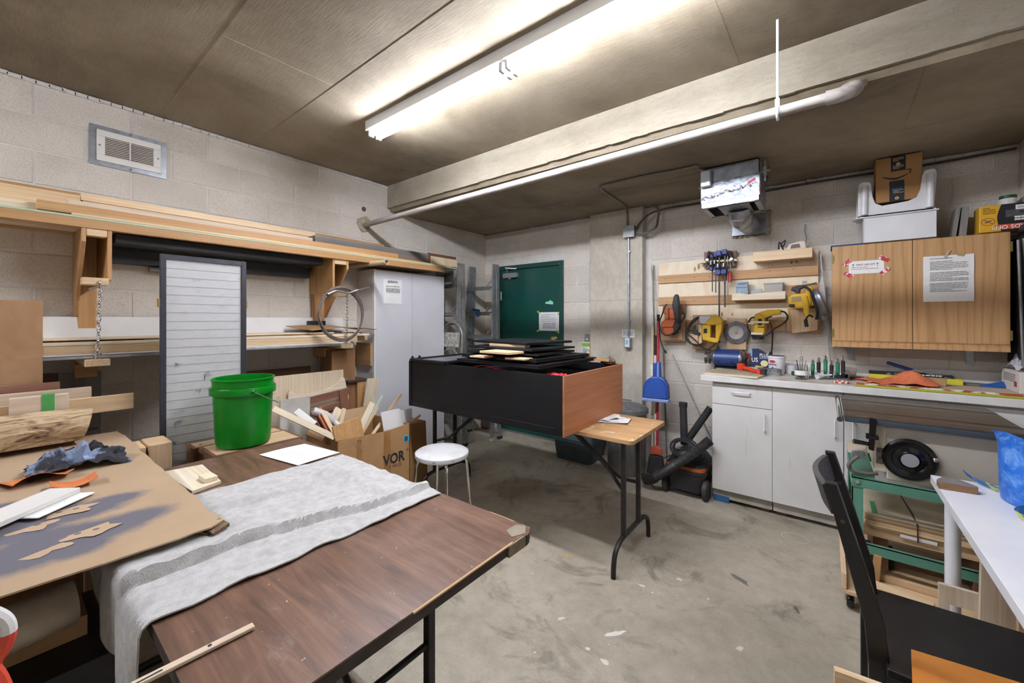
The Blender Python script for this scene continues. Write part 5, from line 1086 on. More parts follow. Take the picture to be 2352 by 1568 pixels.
a = P(1497, 1099, y=3.36); build('hose_cuff', MB().tube(bez([a + V((.03, 0, .02)), a, a + V((-.05, .02, -.03)), a + V((-.06, .05, -.0))], 4), [.042] * 6 + [.04] * 7, 12), rubber, t, smooth=True)
build('wand', MB().cyl(P(1572, 1020, y=3.5), P(1569, 928, y=3.52), .03, .028, n=14), vb, t, smooth=True); build('wand_tip', MB().cyl(P(1569, 934, y=3.52), P(1569, 924, y=3.52), .033, n=14), rubber, t, smooth=True)
build('extension_tube', MB().cyl((-1.12, 3.66, .1), P(1632, 936, y=3.85), .03, n=14), rubber, t, smooth=True)
q = P(1573, 1027, y=3.46)
for k in range(7):
    r = .085 + .012 * math.sin(k * 2.1); tl = .5 + .12 * math.sin(k * 3.3)
    build('cord_loop', MB().tube([q + V((.012 * math.sin(k * 5), -.03 + .02 * math.cos(k * 1.7), .0)) + V((r * math.cos(a), r * math.sin(a) * math.sin(tl) * .5, r * .75 * math.sin(a) )) for a in [i * 2 * math.pi / 24 for i in range(24)]], .0055, 6, closed=True), rubber, t, smooth=True)
build('trailing_cord', MB().tube(bez([P(1540, 1045, y=3.42), P(1510, 1060, y=3.4), P(1495, 1085, y=3.38), P(1500, 1118, y=3.36), (P(1526, 1130, y=3.4).x - .02, 3.42, .012)], 6), .005, 6), rubber, t, smooth=True)
tag(build('aluminium_strip', MB().beam(P(1545, 815, y=4.0), P(1640, 1022, y=3.9), .006, .022, (0, 1, 0)), alu, bevel=.001), 'thin pale metal strip leaning diagonally on the far wall', 'strip')
# ================================================================== white base cabinets and worktop
ZT = .997; yf = 3.47
cw = mat('cabinet_white', 'dad7d2', .45, 0, 'cfcbc4', 5)
def stained_white():
    m, nt, b = _base('stained_white'); vec, oi = _coords(nt, (14, 14, .8)); n1 = _noise(nt, vec, 1.6, 6, .7); v2, _ = _coords(nt); n2 = _noise(nt, v2, 3, 4)
    c = _ramp(nt, n2, [(.3, lin('cfccc7')), (.7, lin('dcdad6'))]); c = _mix(nt, _ramp(nt, n1, [(.62, (0, 0, 0, 1)), (.74, (.45, .45, .45, 1))]), c, lin('a58f6c'))
    nt.links.new(c, b.inputs['Base Color']); b.inputs['Roughness'].default_value = .42; return m
sw = stained_white()
def handle(p, axis, L, parent, m=None):
    p = V(p); d = V((1, 0, 0)) if axis == 'x' else V((0, 0, 1)); o = V((0, -.028, 0))
    pts = bez([p - d * L / 2, p - d * L / 2 + o * .8, p - d * (L / 2 - .014) + o, p + d * (L / 2 - .014) + o, p + d * L / 2 + o * .8, p + d * L / 2], 4)
    return build('handle', MB().tube(pts, .0048, 8), m or mat('handle_white', 'e6e4e0', .35), parent, smooth=True)
units = (('base_cabinet', 'white base cabinet with a drawer over a door, nearest the vacuum', -.714, -.316, True, 'r'), ('base_cabinet', 'stained white base cabinet with one tall door behind the black chair back', -.314, .085, False, 'r'),
         ('base_cabinet', 'white base cabinet hidden behind the table saw', .089, .53, False, 'l'), ('base_cabinet', 'white base cabinet at the right wall behind the blue bag', .532, .97, False, 'l'))
for nm, lb, x0, x1, drawer, side in units:
    t = thing(nm, lb, 'cabinet', ((x0 + x1) / 2, 3.76, 0))
    build('body', MB().box(x0, x1, yf + .02, 4.03, .1, .945), cw, t); build('plinth', MB().box(x0 + .002, x1 - .002, yf + .035, yf + .05, .03, .1).box(x0 + .002, x1 - .002, yf + .05, 4.0, .09, .1), mat('plinth_dirty', 'b5b0a6', .6, 0, '9a9284', 8), t)
    for xx in (x0 + .05, x1 - .05):
        for yy in (yf + .1, 3.95): build('foot_block', MB().box(xx - .03, xx + .03, yy - .03, yy + .03, 0, .09), W('dark', 'X'), t)
    zd = .105; ztop = .93
    if drawer:
        d = build('drawer', MB().box(x0, x1, yf, yf + .019, .775, ztop), sw, t, bevel=.0015); handle(((x0 + x1) / 2 + .0, yf, .878), 'x', .115, d); ztop = .771
    d = build('door', MB().box(x0, x1, yf, yf + .019, zd, ztop), sw, t, bevel=.0015)
    handle((x1 - .045 if side == 'r' else x0 + .045, yf, .67 if drawer else .7), 'z', .115, d)
tag(build('masonite_strip', MB().box(-.71, -.6, yf + .03, yf + .034, .0, .05), mat('blue_tape_strip', '2f5a86', .6)), 'short blue strip on the floor under the first white cabinet', 'strip')
def worktop():
    m, nt, b = _base('worktop_laminate'); v2, _ = _coords(nt); n1 = _noise(nt, v2, 7, 6, .7); n2 = _noise(nt, v2, 40, 3)
    c = _ramp(nt, n1, [(.35, lin('b7a794')), (.55, lin('d5cec4')), (.75, lin('dedad4'))]); nt.links.new(c, b.inputs['Base Color']); b.inputs['Roughness'].default_value = .45; return m
t = thing('worktop', 'long dirty white worktop with an upstand along the far wall', 'worktop', (.09, 3.74, .95))
wl = mat('worktop_edge', 'dedcd8', .38, 0, 'd1cdc6', 10)
build('slab', MB().box(-.787, XR - .004, 3.43, 4.03, .948, ZT), worktop(), t, bevel=.006); build('nosing', MB().box(-.789, XR - .004, 3.426, 3.432, .95, ZT - .002), wl, t, bevel=.002)
build('upstand', MB().box(-.62, XR - .004, 4.012, 4.03, ZT, 1.085), wl, t, bevel=.003)
# ================================================================== clutter on the worktop
def on(px, py, z=ZT): return P(px, py, z=z)
# ribbed cream grille
t = thing('ribbed_grille', 'cream ribbed plastic grille panel lying on the left end of the worktop', 'grille', (-.6, 3.65, ZT))
build('frame', MB().prism([(-.77, 3.445), (-.4, 3.415), (-.36, 3.75), (-.75, 3.86)], ZT + .001, ZT + .014), mat('cream_plastic', 'ddd3bd', .5, 0, 'cbbb98', 5), t, bevel=.002)
for k in range(18): build('rib', MB().beam((-.74 + k * .019, 3.47 - k * .0012, ZT + .0155), (-.725 + k * .019, 3.83 - k * .0055, ZT + .0155), .006, .004), mat('cream_rib', 'c5b99e', .5), t)
# motor
mc = V((-.685, 3.93, ZT + .095)); RX = Matrix.Rotation(math.pi / 2, 3, 'Y')
t = thing('electric_motor', 'blue electric motor with a pulley on the worktop', 'motor', (mc.x, mc.y, ZT))
mbl = mat('motor_blue', '1c3262', .4, .1, '213a6e', 8)
build('housing', MB().lathe([(.07, -.1), (.078, -.095), (.078, .095), (.07, .1)], mc, 30, RX), mbl, t, smooth=True)
build('end_bell', MB().lathe([(.001, -.025), (.04, -.025), (.07, -.01), (.076, 0), (.076, .012)], mc + V((-.1, 0, 0)), 26, RX), steel, t, smooth=True); build('end_bell', MB().lathe([(.076, -.012), (.076, 0), (.07, .012), (.035, .03), (.001, .03)], mc + V((.105, 0, 0)), 26, RX), steel, t, smooth=True)
build('shaft', MB().cyl(mc + V((-.17, 0, 0)), mc + V((-.1, 0, 0)), .01, n=10), steel, t)
build('pulley', MB().lathe([(.001, -.018), (.058, -.018), (.06, -.014), (.04, 0), (.06, .014), (.058, .018), (.001, .018)], mc + V((-.16, 0, 0)), 26, RX), steel, t, smooth=True)
for a in (-.06, .045):
    for k in range(3): build('vent_slot', MB().ob(mc + V((a, -.0762 + k * .006, -.022 - k * .018)), (.02 - k * .003, .004, .008), (.3 + k * .22, 0, 0)), MATS['ink'], t)
build('cradle', MB().box(mc.x - .1, mc.x + .1, mc.y - .05, mc.y + .05, ZT, ZT + .02), black_metal, t)
# red clamp
a, b = on(1703, 849, ZT + .02), on(1748, 860, ZT + .02); a = V((-.56, 3.78, ZT + .045)); b = V((-.41, 3.60, ZT + .03))
t = thing('red_clamp', 'bright red bar clamp with black pad lying on the ribbed grille', 'clamp', tuple(a)); rp_ = mat('red_plastic', 'cf3a20', .4)
build('jaw', MB().ob(a, (.05, .04, .055), (0, 0, -.5)), rp_, t, bevel=.006); build('grip', MB().cyl(a, b, .016, .012, n=10), rp_, t, smooth=True); build('end', MB().ob(b, (.025, .03, .045), (0, 0, -.5)), rp_, t, bevel=.004); build('pad', MB().ob(b + V((.03, 0, .005)), (.03, .035, .045), (0, 0, -.3)), rubber, t, bevel=.004)
tag(build('work_gloves', MB().sheet([[V((-.57 + .2 * v + .02 * u, 3.84 - .07 * u, ZT + .018 + .022 * math.sin(v * 3.1) * math.sin(u * 3.1) + .006 * noise.noise(V((u * 6, v * 6, 1))))) for v in [j / 12 for j in range(13)]] for u in [i / 8 for i in range(9)]], .01), mat('glove_pink', 'b39a8c', .9, 0, 'a68d80', 12), smooth=True), 'limp pinkish work glove behind the red clamp', 'glove')
# cans and boxes
def can(name, label, c, r, h, m, lid=None, n=24, cat='can'):
    t = thing(name, label, cat, tuple(c)); c = V(c); build('body', MB().lathe([(.001, 0), (r * .97, 0), (r, .004), (r, h - .004), (r * .96, h), (r * .9, h - .006), (.001, h - .008)], c, n), m, t, smooth=True)
    if lid: build('lid', MB().lathe([(.001, h + .006), (r * 1.02, h + .006), (r * 1.04, h), (r * 1.04, h - .012), (r, h - .014)], c, n), lid, t, smooth=True)
    return t
can('tin_can', 'dark open tin can between the motor and the blue box', (-.52, 3.95, ZT), .038, .1, mat('dark_tin', '3b2f28', .5, .3))
tag(build('wire_brush', MB().ob((-.53, 4.0, ZT + .08), (.1, .02, .13), (.05, 0, 0)), mat('red_mesh', '7a2f2a', .8, 0, '96433c', 60, bump=.6, bscale=90)), 'reddish mesh block standing behind the dark tin can', 'brush')
t = thing('detergent_box', 'dark blue carton box with white lettering standing on the worktop', 'box', (-.42, 3.9, ZT))
nb = mat('navy_card', '1d2a4e', .5)
build('front_panel', MB().prism([(-.445, ZT), (-.37, ZT), (-.368, ZT + .15), (-.4, ZT + .165), (-.43, ZT + .188), (-.447, ZT + .18)], 3.86, 3.868, XZ), nb, t)
build('side_panel', MB().prism([(3.868, ZT), (3.93, ZT), (3.93, ZT + .19), (3.868, ZT + .19)], -.5, -.447, YZ), nb, t); build('left_face', MB().box(-.5, -.446, 3.861, 3.868, ZT, ZT + .19), nb, t)
build('top_flap', MB().box(-.502, -.49, 3.858, 3.866, ZT + .13, ZT + .19), mat('cyan_card', '4aa6d8', .5), t)
for s, x, z, sz in (('PLUS', -.438, ZT + .13, .036), ('US', -.496, ZT + .085, .05)): text(s, 'lettering', t, paper, (x, 3.86, z), (1, 0, 0), (0, 0, 1), sz, .8, bold=.02)
build('round_badge', MB().cyl((-.405, 3.8595, ZT + .075), (-.405, 3.858, ZT + .075), .026, n=20), mat('cream_badge', 'd8cf95', .6), t)
lines('print', t, mat('pale_blue_ink', 'a9b6d6', .7), (-.438, 3.86, ZT + .11), (1, 0, 0), (0, 0, 1), .06, .016, 2, 5, gap=.004)
tag(build('sponge', MB().ob((-.44, 3.83, ZT + .028), (.055, .03, .055), (0, .1, .1)), mat('sponge_yellow', 'd3bf7c', .9, 0, 'c4ae68', 20), bevel=.004), 'small yellow sponge in front of the dark blue box', 'sponge')
# white filler tub
c = V((-.32, 3.86, ZT)); t = thing('filler_tub', 'white plastic tub with a red oval badge and dark lettering', 'tub', tuple(c)); wp = mat('white_tub', 'e3e2e4', .4)
build('body', MB().lathe([(.001, 0), (.05, 0), (.053, .004), (.06, .125), (.064, .128), (.064, .142), (.058, .142), (.055, .12), (.001, .118)], c, 30), wp, t, smooth=True)
build('torn_lid', MB().prism([(-.03, -.02), (.03, -.03), (.055, .0), (.02, .03), (-.04, .025)], .14, .146, Matrix.Translation(c)), mat('lid_dark', '4d4743', .6), t)
f = V((-.42, -.907, 0)); f.normalize(); u = V((.907, -.42, 0)).normalized()
badge = [(.022 * math.cos(a), .01 * math.sin(a)) for a in [i * .3927 for i in range(16)]]
build('oval_badge', MB().prism(badge, 0, .0012, frameM(c + f * .0585 + V((0, 0, .1)), u, (0, 0, 1))), mat('badge_red', 'c8202c', .5), t)
text('ORIGINAL', 'lettering', t, mat('navy_ink', '2a3350', .7), c + f * .058 + V((0, 0, .072)), u, (0, 0, 1), .0165, .85, 'CENTER', bold=.03); text('Zedex', 'badge_lettering', t, paper, c + f * .0605 + V((0, 0, .096)), u, (0, 0, 1), .013, 1, 'CENTER') if 0 else None
build('emblem', MB().cyl(c + f * .055 + V((0, 0, .05)), c + f * .0568 + V((0, 0, .05)), .008, n=14), mat('emblem_grey', '5b5b66', .6), t)
# metal tin
t = thing('metal_tin', 'low round-ended grey metal tin in front of the white tub', 'tin', (-.36, 3.72, ZT)); M = Matrix.Translation((-.355, 3.73, ZT))
build('wall', MB().prism(rrect(.16, .075, .035, 6), 0, .05, M), galv, t); build('inside', MB().prism(rrect(.15, .065, .03, 6), .0495, .0505, M), mat('tin_dark', '55565a', .5, .5), t)
for k in range(6): build('punch_mark', MB().ob((-.41 + k * .022, 3.6915, ZT + .038), (.006, .002, .008), (0, .4, 0)), MATS['ink'], t)
can('small_tub', 'small white pot with a blue label beside the glass jar', (-.232, 3.93, ZT), .036, .06, wp, wp, cat='pot')
tag(build('green_bit', MB().ob((-.2, 3.82, ZT + .016), (.04, .03, .03), (0, 0, .2)), mat('dark_green', '1f4d33', .5), bevel=.004), 'small dark green plastic block beside the glass jar', 'block')
# glass jar of screws
gl = mat('clear_glass', 'f2f4f4', .03, 0, trans=1.0); c = V((-.148, 3.6, ZT)); t = thing('glass_jar', 'clear glass jar of screws with a white paper label', 'jar', tuple(c))
build('glass', MB().lathe([(.001, .001), (.036, .001), (.04, .006), (.04, .085), (.036, .098), (.036, .108), (.0335, .108), (.0335, .098), (.0375, .084), (.0375, .008), (.001, .005)], c, 30), gl, t, smooth=True)
build('label', MB().lathe([(.0404, .032), (.0412, .032), (.0412, .066), (.0404, .066)], c, 30), paper, t, smooth=True)
r_ = random.Random(31); mb = MB()
for k in range(60):
    a, rr = r_.uniform(0, 6.3), .03 * math.sqrt(r_.random()); z = .008 + r_.random() * .02; d = V((r_.uniform(-1, 1), r_.uniform(-1, 1), r_.uniform(-.4, .4))).normalized() * .01
    p = c + V((rr * math.cos(a) * .75, rr * math.sin(a) * .75, z)); mb.cyl(p - d, p + d, .0015, .0025, n=5)
o = build('screws', mb, steel, t); o['kind'] = 'stuff'
for k in range(4):
    a = .5 + k * 1.5; p = c + V((.012 * math.cos(a), .012 * math.sin(a), .03)); e_ = c + V((.03 * math.cos(a), .03 * math.sin(a), .14 + .02 * (k % 2)))
    build('drill_bit', MB().cyl(p, e_, .003, n=6), (br, steel, mat('bronze', '6b5236', .4, .6), steel)[k], t, smooth=True)
build('bit_ring', MB().tube(arc(c + V((0, 0, .155)), (1, 0, 0), (0, 0, 1), .01, 0, 6.2, 10), .0025, 5), steel, t, smooth=True)
# tray of green-handled chisels in plastic sleeves
t = thing('screwdriver_rack', 'clear plastic rack of green and black screwdrivers', 'tool rack', (-.03, 3.78, ZT)); cp = mat('clear_plastic', 'e8ecec', .1, 0, trans=.9)
build('rack_shelf', MB().box(-.105, .12, 3.72, 3.8, ZT + .05, ZT + .056), cp, t); build('rack_base', MB().box(-.105, .12, 3.72, 3.82, ZT, ZT + .012), mat('smoke_plastic', '5d6263', .3), t); build('rack_end', MB().box(-.108, -.102, 3.72, 3.82, ZT, ZT + .07).box(.118, .124, 3.72, 3.82, ZT, ZT + .07), cp, t)
gg = mat('green_grip', '2e7a55', .4)
for k, x in enumerate((-.085, -.05, -.01, .025, .06, .09)):
    h = .1 + .035 * (k % 3) / 2
    build('screwdriver', MB().cyl((x, 3.76, ZT + .014), (x, 3.76, ZT + .06), .011, n=10), black_plastic if k % 2 else gg, t, smooth=True); s_ = build('grip', MB().cyl((x, 3.76, ZT + .06), (x, 3.765, ZT + h), .0125, n=10), gg if k % 2 == 0 else black_plastic, t, smooth=True)
    build('blade_cap', MB().lathe([(.001, .035), (.008, .03), (.011, .015), (.0105, 0), (.001, 0)], (x, 3.766, ZT + h), 10), chrome, s_, smooth=True)
tag(build('plastic_bag', MB().ob((.13, 3.9, ZT + .05), (.08, .03, .06), (0, .15, .1)), mat('bag_brown', 'b6aca2', .4, 0, '8f857c', 20), bevel=.01), 'small brown-tinted bag of parts behind the screwdriver rack', 'bag')
t = thing('funnel', 'small white plastic funnel lying on the worktop by the glass jar', 'funnel', (-.01, 3.68, ZT)); fd = V((.85, .5, .1)).normalized()
fM = frameM((0, 0, 0), fd.orthogonal(), fd.cross(fd.orthogonal())).to_3x3(); build('cone', MB().lathe([(.026, 0), (.0265, .002), (.008, .05), (.006, .1), (.004, .1), (.006, .05), (.022, .004)], V((-.06, 3.645, ZT + .027)), 20, fM), wp, t, smooth=True)
can('plastic_beaker', 'white plastic beaker standing beside the funnel', (.035, 3.78, ZT), .026, .05, wp, cat='beaker')
t = thing('paint_brushes', 'black paint brushes lying right of the screwdriver rack', 'brushes', (.1, 3.8, ZT))
for k in range(3): build('brush_handle', MB().cyl((.05 + .02 * k, 3.74 + .04 * k, ZT + .012), (.17 + .02 * k, 3.82 + .03 * k, ZT + .014), .007, .005, n=8), black_plastic if k < 2 else steel, t, smooth=True); build('brush_head', MB().ob((.06 + .02 * k, 3.745 + .04 * k, ZT + .02), (.035, .03, .02), (0, 0, .5)), rubber, t, bevel=.004)
t = thing('red_pencil', 'red carpenter pencil with white lettering beside the brushes', 'pencil', (.2, 3.83, ZT)); build('shaft', MB().beam((.13, 3.83, ZT + .008), (.25, 3.79, ZT + .008), .02, .012), rp_, t, bevel=.003); build('lettering', MB().beam((.16, 3.809, ZT + .0145), (.22, 3.789, ZT + .0145), .004, .0008), paper, t)
tag(build('wood_strip', MB().beam((.12, 3.93, ZT + .01), (.32, 3.96, ZT + .01), .03, .014), W('tan', 'X'), bevel=.002), 'short beige wood strip near the upstand', 'strip')
t = thing('tape_roll', 'flat roll of red and white striped tape near the worktop edge', 'tape', (.075, 3.55, ZT)); mb = MB()
for k in range(16): a0, a1 = k * math.pi / 8, (k + 1) * math.pi / 8; mb.tube(arc((.075, 3.56, ZT + .006), (1, 0, 0), (0, 1, 0), .04, a0, a1, 3), .006, 6, m=k % 2)
o = build('ring', mb, [rp_, paper], t)
# large card sheets, levels, cloth
tag(build('card_sheet', MB().prism([(.17, 3.48), (.9, 3.46), (.93, 3.86), (.26, 3.9)], ZT + .001, ZT + .006), mat('card_grey', 'c9b9a4', .85, 0, 'bba98f', 4)), 'large beige card sheet covering the right of the worktop', 'card')
t = thing('straightedge', 'long lime-green straightedge along the front of the worktop', 'straightedge', (.55, 3.45, ZT)); build('rule', MB().box(.14, .96, 3.432, 3.455, ZT + .001, ZT + .012), mat('lime_metal', 'a9ae2f', .4, .1), t, bevel=.002)
t = thing('red_level', 'paint-spattered red bar lying behind the lime straightedge', 'bar', (.5, 3.47, ZT)); build('bar', MB().box(.15, .96, 3.457, 3.476, ZT + .007, ZT + .022), mat('red_spatter', 'a8402f', .6, 0, 'd9d0c2', 18, .45, .55), t, bevel=.002)
oc = mat('orange_cloth', 'd97a4e', .95, 0, 'cd6d43', 30, bump=.2, bscale=250)
rows = []
for i in range(17):
    r = []
    for j in range(21):
        u, v = i / 16, j / 20; x = .2 + .34 * v + .02 * math.sin(u * 5); y = 3.6 + .24 * u + .015 * math.sin(v * 6)
        k = math.exp(-((v - .68) / .22) ** 2 - ((u - .55) / .4) ** 2); r.append(V((x, y, ZT + .012 + .085 * k + .01 * math.sin(v * 11 + u * 3) ** 2 * (1 - k) * .8 + .012 * noise.noise(V((u * 4, v * 4, 3))) ** 2)))
    rows.append(r)
tag(build('orange_cloth', MB().sheet(rows, .006), oc, smooth=True), 'crumpled orange microfibre cloth on the worktop', 'cloth')
tag(build('yellow_box', MB().ob((.47, 3.93, ZT + .022), (.46, .1, .04), (0, 0, -.06)), mat('yellow_card', 'd6cf3a', .5, 0, 'c9bf30', 5), bevel=.002), 'long flat yellow box by the upstand behind the orange cloth', 'box')
t = thing('colour_booklet', 'dark patterned booklet lying on the long yellow box', 'booklet', (.45, 3.93, ZT + .043)); build('cover', MB().ob((.45, 3.93, ZT + .052), (.42, .09, .014), (0, 0, -.06)), mat('booklet_cover', '15181f', .5, 0, '8f9aa0', 16, .55, .62), t)
text('CAR CARE', 'lettering', t, paper, (.42, 3.884, ZT + .048), (1, -.06, 0), (0, 0, 1), .014) if 0 else lines('lettering', t, paper, (.4, 3.881, ZT + .0475), (1, -.06, 0), (0, 0, 1), .2, .01, 1, 8, gap=.008, th=.8)
t = thing('pull_saw', 'dark blue-handled flush saw lying slanted against the upstand', 'saw', (.5, 3.97, ZT + .07)); build('handle', MB().beam(P(2037, 832, y=3.98), P(2098, 851, y=3.95), .022, .028, (0, -1, 0)), mat('royal_blue', '14267c', .4), t, bevel=.006)
build('blade', MB().beam(P(2095, 850, y=3.95), P(2165, 866, y=3.93), .003, .035, (0, -1, .2)), mat('blade_print', 'b9bcc0', .35, .6, '20242c', 14, .5, .55), t)
t = thing('card_tray', 'small open brown cardboard tray on the beige card', 'tray', (.56, 3.78, ZT))
q0 = V((.555, 3.77, ZT + .007)); TM = Matrix.Translation(q0) @ Matrix.Rotation(-.15, 4, 'Z'); a, b, h, g = .1, .06, .045, .003
for bx in ((-a/2, a/2, -b/2, -b/2 + g, 0, h), (-a/2, a/2, b/2 - g, b/2, 0, h), (-a/2, -a/2 + g, -b/2, b/2, 0, h), (a/2 - g, a/2, -b/2, b/2, 0, h), (-a/2, a/2, -b/2, b/2, 0, g)): build('wall' if bx[5] > .01 else 'base', MB().box(*bx, 0, TM), cardboard, t)
tag(build('offcut_plank', MB().ob((.78, 3.93, ZT + .012), (.3, .09, .01), (0, 0, -.1)), W('grey', 'X')), 'thin grey offcut lying near the right of the upstand', 'offcut')
tag(build('putty_knife', MB().sheet([[V((.77 + .13 * v, 3.85 + .05 * u - .02 * v, ZT + .012 + .035 * u * v + .01 * v)) for v in [j / 8 for j in range(9)]] for u in (0, .33, .66, 1)], .01), mat('sky_plastic', '2c5fa8', .4), smooth=True), 'blue plastic scraper beside the white carton', 'scraper')
t = thing('white_carton', 'white printed carton at the right end of the worktop', 'carton', (.93, 3.8, ZT)); build('box', MB().box(.87, .968, 3.62, 3.92, ZT + .007, ZT + .13), mat('carton_white', 'd8d0c8', .7), t, bevel=.002); build('red_mark', MB().box(.8685, .8702, 3.66, 3.7, ZT + .04, ZT + .07), mat('print_red', 'a8343a', .6), t)
lines('print', t, inkgrey, (.8695, 3.88, ZT + .06), (0, -1, 0), (0, 0, 1), .2, .05, 4, 4)
crumple('plastic_bag', (.92, 3.77, ZT + .132), .05, .12, .11, mat('bag_clear', 'd5d5d8', .25, 0, 'bfc0c6', 18, trans=.1), 'crumpled clear plastic bag on the white carton', 'bag', 23, .5)
# ================================================================== tool board on the far wall
def pl(name, pts, y, th, m, parent=None, bevel=0, label=None, cat=None, smooth=False):
    """plate with the given outline, front face on the plane y, real thickness th towards the wall"""
    q = [P(a, b, y=y) for a, b in pts]; mb = MB().prism([(p.x, p.z) for p in q], y, y + th, XZ); o = build(name, mb, m, parent, smooth, bevel)
    return tag(o, label, cat) if label else o
yb_ = 4.018
t = thing('tool_board', 'plywood tool board with tan battens on the far wall', 'tool board', (-.68, 4.03, 1.34))
def knotty():
    m, nt, b = _base('birch_ply'); vec, oi = _coords(nt, (2, 1, .9)); n1 = _noise(nt, vec, 2.6, 4, .5, 1.5); v2, _ = _coords(nt, (60, 60, 2)); n2 = _noise(nt, v2, 1, 3)
    c = _ramp(nt, n1, [(.3, lin('dbc6a4')), (.6, lin('e5d6bc'))]); c = _mix(nt, .35, c, _ramp(nt, n2, [(.3, (.85, .82, .78, 1)), (.6, (1, 1, 1, 1))]), 'MULTIPLY'); nt.links.new(c, b.inputs['Base Color']); b.inputs['Roughness'].default_value = .6; return m
build('backing', MB().box(-1.306, -.055, yb_, yb_ + .016, 1.34, 1.985), knotty(), t)
for z0, z1, x0, x1 in ((1.785, 1.862, -1.31, -.054), (1.572, 1.65, -1.31, -.27), (1.335, 1.425, -1.1, -.27)): build('batten', MB().box(x0, x1, yb_ - .02, yb_ - .0005, z0, z1), W('fir', 'X'), t, bevel=.002)
kn = mat('knot', 'a8875c', .7, 0, '8c6a42', 30)
for px, py, s in ((1596, 618, 1), (1605, 612, 1.3), (1818, 600, 1), (1830, 598, 1), (1658, 722, 1), (1682, 722, .7)):
    q = P(px, py, y=yb_ - .0006); build('knot', MB().prism([(.008 * s * math.cos(a), .022 * s * math.sin(a)) for a in [i * .5236 for i in range(12)]], 0, .0006, frameM(q, (1, 0, 0), (0, 0, 1))), kn, t)
yq = yb_ - .02
for px, py in ((1528, 640), (1595, 637), (1630, 636), (1768, 622), (1822, 618), (1532, 692), (1595, 690), (1660, 690), (1790, 693)): build('screw_head', MB().cyl(P(px, py, y=yq), P(px, py, y=yq - .0015), .004, n=8), black_metal, t)
# ---- clamps
t = thing('clamp_rack', 'small reddish wooden clamp rack at the top of the tool board', 'rack', tuple(P(1655, 617, y=4.0)))
pl('back_plate', ((1617, 579), (1692, 575), (1691, 612), (1618, 617)), 3.985, .03, W('redw', 'X'), t, .002); pl('ledge', ((1606, 600), (1692, 594), (1692, 599), (1606, 604)), 3.93, .055, W('pale', 'X'), t, .002)
blu = mat('clamp_blue', '1a2a70', .5, 0, '22347e', 10); bk = black_plastic
def bar_clamp(label, px, top, jaw, end, s, y):
    t = thing('bar_clamp', label, 'clamp', tuple(P(px, end, y=y)), None, 'blue bar clamps on the clamp rack')
    build('bar', MB().beam(P(px, top, y=y), P(px, end, y=y), .012 * s, .006, (0, 1, 0)), black_metal, t)
    q = P(px, top, y=y); build('head', MB().ob(q + V((0, -.01, .0)), (.035 * s, .05, .045 * s)), blu, t, bevel=.0025); build('head_pad', MB().ob(q + V((.018 * s, -.005, -.012)), (.014, .05, .04 * s)), rubber, t, bevel=.004)
    j = P(px, jaw, y=y); build('jaw', MB().ob(j + V((-.004, -.012, 0)), (.042 * s, .05, .05 * s), (0, .25, 0)), blu, t, bevel=.003)
    g = build('pistol_grip', MB().ob(j + V((-.008, -.03, .045)), (.03 * s, .05, .05)), bk, t, bevel=.008); build('trigger', MB().ob(j + V((.012, -.05, .035)), (.012, .03, .045), (.3, 0, 0)), bk, t, bevel=.004); build('release', MB().ob(j + V((.0, -.058, .05)), (.006, .006, .03)), steel, g)
bar_clamp('leftmost short blue bar clamp on the rack', 1636, 589, 618, 670, .62, 3.92); bar_clamp('second short blue bar clamp on the rack', 1644, 587, 616, 672, .62, 3.93)
bar_clamp('longest blue bar clamp, its bar hanging past the jigsaw', 1652, 582, 624, 787, 1, 3.915); bar_clamp('medium-length blue bar clamp beside the longest one', 1665, 579, 623, 705, 1, 3.92)
tag(build('thin_rod', MB().cyl(P(1671.5, 584, y=3.92), P(1671.5, 690, y=3.94), .004, n=6), steel, smooth=True), 'thin pale metal rod hanging right of the blue clamps', 'rod')
def spring_clamp(label, px, py, fl):
    q = P(px, py, y=3.93); t = thing('spring_clamp', label, 'clamp', tuple(q))
    for s in (-1, 1): build('grip', MB().beam(q + V((fl * .004, s * .012, -.02)), q + V((-fl * .02 + s * .004, s * .03, .055)), .02, .018, (0, 1, 0)), bk, t, bevel=.006); build('jaw', MB().beam(q + V((fl * .004, s * .012, -.02)), q + V((fl * .02, -s * .006, -.085)), .018, .02, (0, 1, 0)), mat('clamp_grey', '55554f', .5), t, bevel=.006)
    build('pivot', MB().cyl(q + V((0, -.03, -.02)), q + V((0, .03, -.02)), .012, n=10), steel, t)
spring_clamp('black spring clamp on the left end of the clamp rack', 1626, 592, -1); spring_clamp('black spring clamp on the right end of the clamp rack', 1681, 590, 1)
t = thing('red_handled_file', 'red-handled tool hanging at the right of the clamp rack', 'tool', tuple(P(1677, 650, y=3.94))); build('handle', MB().cyl(P(1677, 648, y=3.94), P(1677, 624, y=3.94), .014, .012, n=12), rd, t, smooth=True); build('shank', MB().cyl(P(1677, 624, y=3.94), P(1677, 600, y=3.945), .005, n=8), steel, t, smooth=True)
